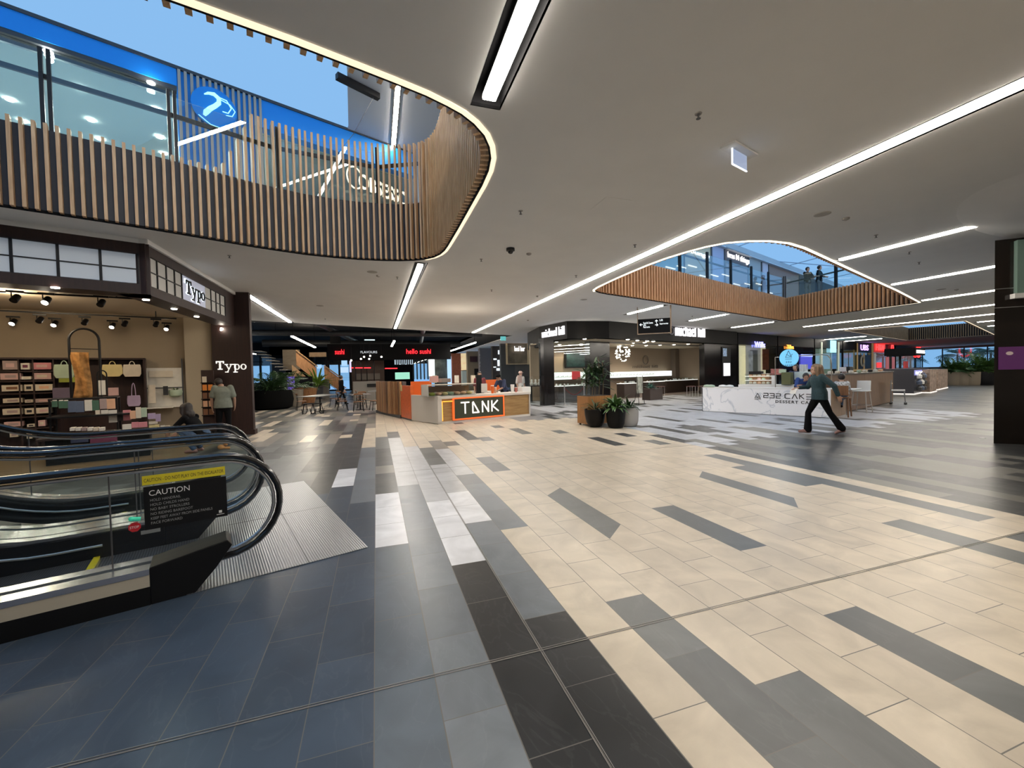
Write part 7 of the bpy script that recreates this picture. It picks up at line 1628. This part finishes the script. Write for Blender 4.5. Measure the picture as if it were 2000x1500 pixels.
    if hair:
        hm = hair; mb = MB(); mb.sphere(hd+up*.030-face*.012, .100, 18, 12, sz=1.08, sx=.95, sy=1.02); 
        if hairlen > 0:
            b = hd-face*.075; limb(mb, [(*(b+up*.03), .092), (*(b-up*.08), .100), (*(b-up*(.08+hairlen*.5)-face*.04), .105), (*(b-up*(.08+hairlen)-face*.04), .06)])
            for s in (-1, 1): limb(mb, [(*(hd+fs_*s*.07+up*.05), .045), (*(hd+fs_*s*.088-up*.06), .038), (*(hd+fs_*s*.09-up*(.08+hairlen*.6)-face*.02), .035)])
        # keep the face open
        o = remesh(mb, 'hair', hm, t, .010, 2); bm = bmesh.new(); bm.from_mesh(o.data)
        dl = [v for v in bm.verts if (v.co-hd).dot(face) > .052 and (v.co-hd).dot(up) < .055]
        bmesh.ops.delete(bm, geom=dl, context='VERTS'); bm.to_mesh(o.data); bm.free()
    if cap:
        mb = MB(); mb.sphere(hd+up*.045, .100, 16, 10, sz=.85); mb.box(hd+face*.11+up*.05, (.14, .12, .012)); mb.build('cap', cap, t, smooth=True)
    return t
def std(**k):
    J = dict(pelvis=(0, 0, .92), chest=(0, 0, 1.27), neck=(0, 0, 1.42), head=(0, .02, 1.555), lsh=(-.17, 0, 1.37), lel=(-.22, -.02, 1.10), lha=(-.22, .08, .86), rsh=(.17, 0, 1.37), rel=(.22, -.02, 1.10), rha=(.22, .08, .86),
             lhi=(-.09, 0, .90), lkn=(-.10, .02, .49), lan=(-.10, -.02, .08), rhi=(.09, 0, .90), rkn=(.10, .02, .49), ran=(.10, -.02, .08))
    J.update(k); return J
C_DENIM = mat('teal_denim', (.022, .055, .068), .8, noise=.25, nscale=30); C_BLACK = mat('black_cloth', (.004, .004, .005), .9, spec=.15); C_BLOND = mat('ash_blond_hair', (.20, .13, .08), .6, noise=.5, nscale=40, stretch=(1, 1, .15)); C_DKHAIR = mat('dark_hair', (.018, .012, .010), .5)
C_GREYT = mat('sage_grey_cloth', (.17, .19, .16), .85, noise=.1, nscale=15); C_JEANS = mat('blue_jeans', (.05, .09, .17), .8, noise=.3, nscale=20); C_NAVY = mat('navy_cloth', (.02, .03, .08), .8); C_WHITE = mat('white_cloth', (.6, .6, .6), .8); C_SHOE = mat('brown_pink_shoe', (.30, .17, .15), .6)
# woman walking
w = person('person with long blond hair and teal denim jacket walking past the marble counter', (9.90, 7.08, 0), R(58),
    std(pelvis=(0, 0, .90), chest=(0, .03, 1.24), neck=(0, .05, 1.385), head=(.0, .085, 1.505), face=(-.05, .98, -.10), lsh=(-.16, .02, 1.33), lel=(-.27, -.18, 1.12), lha=(-.26, -.27, .89), lhd=(.0, -.35, -1), rsh=(.16, .05, 1.33), rel=(.19, .17, 1.09), rha=(.10, .40, 1.08), rhd=(-.25, 1, -.15), rpn=(0, -.2, -1),
        lhi=(-.085, .0, .88), lkn=(-.09, -.17, .49), lan=(-.09, -.41, .125), ltoe=(-.10, -.29, .035), rhi=(.085, .0, .88), rkn=(.09, .20, .48), ran=(.09, .21, .075), rtoe=(.09, .38, .035)),
    top=(C_DENIM, 'denim_jacket'), legs=(C_BLACK, 'flared_trousers'), hair=C_BLOND, hairlen=.27, shoes=C_SHOE, sleeve=.93, hem=.80, flare=.028, jacket_r=1.12, voxel=.010)
mb = MB(); mb.box((0, 0, 0), (.20, .004, .14), rz=.3, rx=.4); o = single(mb, 'paper_sheet', M_WHITE, 'white folded paper held by the walking person in teal denim jacket', 'paper', w.matrix_basis@Vector((.06, .52, 1.00)), R(58))
# browsing man at the pillar, seen from behind
man = person('person with short hair and sage grey T-shirt browsing the card rack, seen from behind', (-3.86, 12.85, 0), R(12),
    std(head=(-.10, .10, 1.49), neck=(-.02, .02, 1.41), face=(-.6, .7, -.35), lel=(-.25, .04, 1.10), lha=(-.25, .12, .86), rel=(.25, -.02, 1.09), rha=(.24, .16, .86)), skin=(.40, .24, .17), top=(C_GREYT, 't_shirt'), legs=(C_BLACK, 'trousers'), hair=C_DKHAIR, shoes=M_BLACKM, sleeve=.38, jacket_r=1.14, hem=.84, voxel=.014)
# crouching person inside the shop
cp = person('person with dark hair crouching in blue jeans and dark top between display table and pillar', (-3.75, 10.85, 0), R(75),
    dict(pelvis=(0, -.12, .34), chest=(0, .12, .68), neck=(0, .20, .82), head=(0, .27, .94), face=(0, .8, -.5), lsh=(-.17, .16, .77), lel=(-.22, .34, .58), lha=(-.14, .52, .45), rsh=(.17, .16, .77), rel=(.22, .34, .58), rha=(.14, .54, .42),
         lhi=(-.10, -.10, .32), lkn=(-.14, .30, .50), lan=(-.12, .02, .09), rhi=(.10, -.10, .32), rkn=(.14, .32, .46), ran=(.12, .05, .09)), top=(C_BLACK, 'dark_top'), legs=(C_JEANS, 'jeans'), hair=C_DKHAIR, hairlen=.16, shoes=C_SHOE, sleeve=.8, seat=True, voxel=.014)
mb = MB(); mb.sphere((0, 0, .07), .07, 12, 8, sz=.8); mb.sphere((.09, .02, .13), .045, 10, 6); mb.tube([(.05, .02, .05), (.16, .05, .03)], .03, 8); single(mb, 'plush_toy', mat('toy_orange', (.55, .25, .08), .9, emit=.0), 'small orange toy on the floor beside the crouching person', 'toy', (-3.35, 10.9, 0), .3, smooth=True)
# people further away share one build, at lower detail
wk = person('person in dark clothes walking in food court beside the timber screen tables', (-1.93, 26.0, 0), R(-60), std(lel=(-.25, .12, 1.12), lha=(-.2, .3, 1.0), lkn=(-.09, .20, .50), lan=(-.09, .26, .08), rkn=(.09, -.1, .48), ran=(.09, -.36, .13), rtoe=(.09, -.24, .04)), top=(C_BLACK, 'dark_top'), legs=(C_BLACK, 'trousers'), hair=C_DKHAIR, shoes=M_BLACKM, sleeve=.9, voxel=.02, fine=False)
sb = KF.at(KF.uz(985, 750, -1.1)[0], 0, -1.1)
st1 = person('person in dark navy top and black cap bending behind juice kiosk counter', (sb.x, sb.y, 0), R(120), std(chest=(0, .14, 1.22), neck=(0, .24, 1.34), head=(0, .33, 1.44), face=(0, .7, -.7), lsh=(-.17, .18, 1.30), lel=(-.22, .30, 1.06), lha=(-.12, .48, .95), rsh=(.17, .18, 1.30), rel=(.22, .3, 1.06), rha=(.12, .48, .95)), skin=(.35, .2, .14), top=(C_NAVY, 'navy_top'), legs=(C_BLACK, 'trousers'), cap=C_BLACK, shoes=M_BLACKM, sleeve=.45, voxel=.018, fine=False)
sb = KF.at(KF.uz(1019, 750, -3.9)[0], 0, -4.0)
st2 = person('person in pale top and light cap at right end of the juice kiosk', (sb.x, sb.y, 0), R(200), std(), skin=(.5, .32, .24), top=(C_WHITE, 'pale_top'), legs=(C_GREYT, 'trousers'), cap=mat('pink_cap', (.5, .35, .32), .8), shoes=M_BLACKM, sleeve=.45, voxel=.018, fine=False)
sb = KF.at(KF.uz(937, 740, -2.6)[0], 0, -2.6)
st3 = person('person in maroon top behind the black tablet of the juice kiosk', (sb.x, sb.y, 0), R(170), std(), skin=(.42, .25, .18), top=(mat('maroon_cloth', (.16, .03, .04), .8), 'maroon_top'), legs=(C_BLACK, 'trousers'), hair=C_DKHAIR, shoes=M_BLACKM, sleeve=.45, voxel=.018, fine=False)
sb = KC.at(KC.uz(1563, 750, -.75)[0], 0, -.75)
st4 = person('person in blue top leaning over marble cake counter', (sb.x, sb.y, 0), R(150), std(chest=(0, .18, 1.12), neck=(0, .30, 1.19), head=(0, .40, 1.24), face=(.3, .8, -.5), lsh=(-.17, .24, 1.17), lel=(-.28, .30, .98), lha=(-.14, .52, .95), rsh=(.17, .24, 1.17), rel=(.26, .36, .98), rha=(.12, .58, .95)), skin=(.36, .2, .14), top=(mat('blue_cloth', (.03, .07, .26), .8), 'blue_top'), legs=(C_BLACK, 'trousers'), hair=C_DKHAIR, shoes=M_BLACKM, sleeve=.45, voxel=.016, fine=False)
sb = KC.at(KC.uz(1551, 735, -2.2)[0]-.1, 0, -2.7)
st5 = person('person in dark top in front of coffee machine in the cake kiosk', (sb.x, sb.y, 0), R(100), std(), skin=(.42, .26, .2), top=(C_NAVY, 'dark_top'), legs=(C_BLACK, 'trousers'), hair=C_DKHAIR, shoes=M_BLACKM, sleeve=.5, voxel=.018, fine=False)
kid = person('person in pale patterned top seated on the brown timber chair', (13.75, 9.15, .0), R(-40), dict(pelvis=(0, -.02, .70), chest=(0, 0, .98), neck=(0, 0, 1.09), head=(0, .02, 1.21), lsh=(-.14, 0, 1.04), lel=(-.19, .05, .86), lha=(-.12, .22, .80), rsh=(.14, 0, 1.04), rel=(.19, .05, .86), rha=(.12, .22, .80), lhi=(-.08, 0, .70), lkn=(-.09, .34, .70), lan=(-.09, .36, .34), rhi=(.08, 0, .70), rkn=(.09, .34, .70), ran=(.09, .36, .34)), skin=(.5, .33, .26), top=(mat('patterned_pale', (.5, .52, .55), .8, noise=.7, nscale=25), 'patterned_top'), legs=(C_JEANS, 'jeans'), hair=C_DKHAIR, shoes=M_BLACKM, sleeve=.5, seat=True, voxel=.016, fine=False)
# two shoppers leaning on the upper balustrade above the oblong opening
for i, (x, l, r) in enumerate(((1577, 'person in dark clothes leaning on the upper-level glass balustrade above oblong opening', R(170)), (1600, 'person in dark top further right along the upper-level balustrade', R(200)))):
    d = ray(x, 560); P = Vector((20.95, 16.9)); k = (21.6/d.x) if i == 0 else 21.9/d.x
    person(l, (d.x*k, d.y*k, UF-.02), r, std(lel=(-.25, .12, 1.12), lha=(-.12, .28, 1.06), rel=(.25, .12, 1.12), rha=(.12, .28, 1.06)), top=(C_BLACK, 'dark_top'), legs=(mat('grey_trousers', (.12, .14, .15), .8), 'trousers'), hair=C_DKHAIR, shoes=M_BLACKM, sleeve=.9, voxel=.02, fine=False)
# red round lollipop-like ornament held up behind counter
u, z = KC.uz(1581, 737, -.9); t = thing('balloon', 'bright red-orange round balloon on stick above the marble counter', 'balloon', KC.at(u, .87, -.9)); mb = MB(); mb.sphere((0, 0, z-.87), .09, 14, 10); mb.build('ball', mat('balloon_red', (.75, .10, .03), .4), t, smooth=True); mb = MB(); mb.cyl((0, 0, 0), .006, z-.87-.08, 6); mb.build('stick', M_WHITE, t)

# ================================================================== SMALL FITTINGS ON THE CEILING
t = thing('exit_sign', 'small glowing edge-lit sign blade hanging from the ceiling above the centre', 'exit sign', (4.0, 3.75, CZ), .3)
mb = MB(); mb.box((0, 0, -.012), (.52, .17, .024)); mb.build('mounting_plate', M_WHITE, t)
mb = MB(); mb.box((0, 0, -.11), (.32, .010, .17)); bl = mb.build('blade', mat('blade_blue', (.34, .42, .60), .2, emit=.35, ecol=(.55, .68, 1)), t)
mb = MB(); mb.box((0, 0, -.197), (.33, .014, .008)); mb.box((-.163, 0, -.11), (.008, .014, .17)); mb.build('lit_edge', emi('blade_edge', (.85, .93, 1), 3), bl)
x, y = fl(997, 485, CZ); t = thing('dome_camera', 'black dome camera fixed under the white ceiling near its centre', 'camera', (x, y, CZ)); mb = MB(); mb.lathe([(.085, 0), (.085, -.05), (.06, -.06)], (0, 0, 0), 20); mb.build('housing', M_BLACK, t, smooth=True); mb = MB(); mb.sphere((0, 0, -.055), .058, 16, 10); mb.build('dome', mat('dome_black', (.006, .006, .007), .05), t, smooth=True)
M_FIT = mat('fitting_grey', (.30, .28, .26), .6)
def fitting(kind, px, py, lab, z=CZ):
    x, y = fl(px, py, z)
    if kind == 'sprinkler':
        t = thing('fire_sprinkler', lab, 'sprinkler', (x, y, z), group='fire sprinklers'); mb = MB(); mb.lathe([(.035, 0), (.03, -.008)], (0, 0, 0), 14); mb.build('escutcheon', M_FIT, t); mb = MB(); mb.cyl((0, 0, -.045), .008, .04, 8); mb.cyl((0, 0, -.05), .022, .004, 10); mb.build('head', M_DGREY, t)
    elif kind == 'speaker':
        t = thing('ceiling_speaker', lab, 'ceiling speaker', (x, y, z), group='round ceiling speakers'); mb = MB(); mb.lathe([(.12, 0), (.12, -.006), (.10, -.010)], (0, 0, 0), 24); mb.build('grille', mat('grille_grey', (.36, .34, .31), .7), t)
    else:
        t = thing('smoke_detector', lab, 'detector', (x, y, z), group='smoke detectors'); mb = MB(); mb.lathe([(.055, 0), (.05, -.025), (.02, -.04)], (0, 0, 0), 18); mb.build('cap', M_FIT, t, smooth=True)
for k, x, y, l in (('sprinkler', 1364, 222, 'fire sprinkler left of and above the glowing sign blade'), ('speaker', 1606, 418, 'round speaker grille between the longest strip and the oblong opening'), ('detector', 1652, 426, 'detector right beside round speaker grille'), ('sprinkler', 1711, 459, 'fire sprinkler below right of the round speaker and detector'), ('sprinkler', 1017, 412, 'fire sprinkler above the dome camera'),
        ('detector', 1033, 495, 'detector just right of the dome camera'), ('sprinkler', 940, 506, 'fire sprinkler left of dome camera, over the juice kiosk'), ('sprinkler', 448, 499, 'fire sprinkler over the corner of the stationery shop'), ('speaker', 727, 531, 'round speaker grille behind the curved opening'), ('detector', 739, 538, 'detector beside the round grille behind curved opening'), ('sprinkler', 776, 541, 'fire sprinkler close to the strip light behind curved opening'),
        ('sprinkler', 960, 566, 'fire sprinkler midway along the longest strip'), ('detector', 1050, 578, 'detector beside the longest strip, above jeweller'), ('speaker', 1140, 585, 'round speaker grille left tip of the oblong opening'), ('sprinkler', 1125, 538, 'fire sprinkler near left tip of the oblong opening'), ('speaker', 625, 597, 'round speaker grille over food court edge'), ('sprinkler', 635, 622, 'fire sprinkler over the food court edge'), ('sprinkler', 1240, 478, 'fire sprinkler over the left side of oblong opening'), ('detector', 1031, 625, 'detector near the jewellers left sign'), ('sprinkler', 1352, 617, 'fire sprinkler over the right jeweller sign'), ('sprinkler', 1776, 492, 'fire sprinkler between second and third right strips'), ('sprinkler', 1795, 512, 'fire sprinkler nearer the third right strip'), ('speaker', 1838, 565, 'round speaker grille near the far right strips'), ('detector', 1868, 565, 'detector near the far right strips')):
    fitting(k, x, y, l)
x, y = fl(1195, 400, CZ); mb = MB(); mb.box((0, 0, -.002), (.46, .46, .004)); single(mb, 'access_hatch', M_CEIL, 'square flush access hatch in the white ceiling', 'hatch', (x, y, CZ-.001), .0)
p = fl(1919, 856); mb = MB(); mb.lathe([(.05, 0), (.045, .008), (.01, .012)], (0, 0, 0), 12); single(mb, 'floor_scrap', M_WHITE, 'tiny white scrap lying on the grey floor by the column', 'scrap', (p[0], p[1], .001), 0)
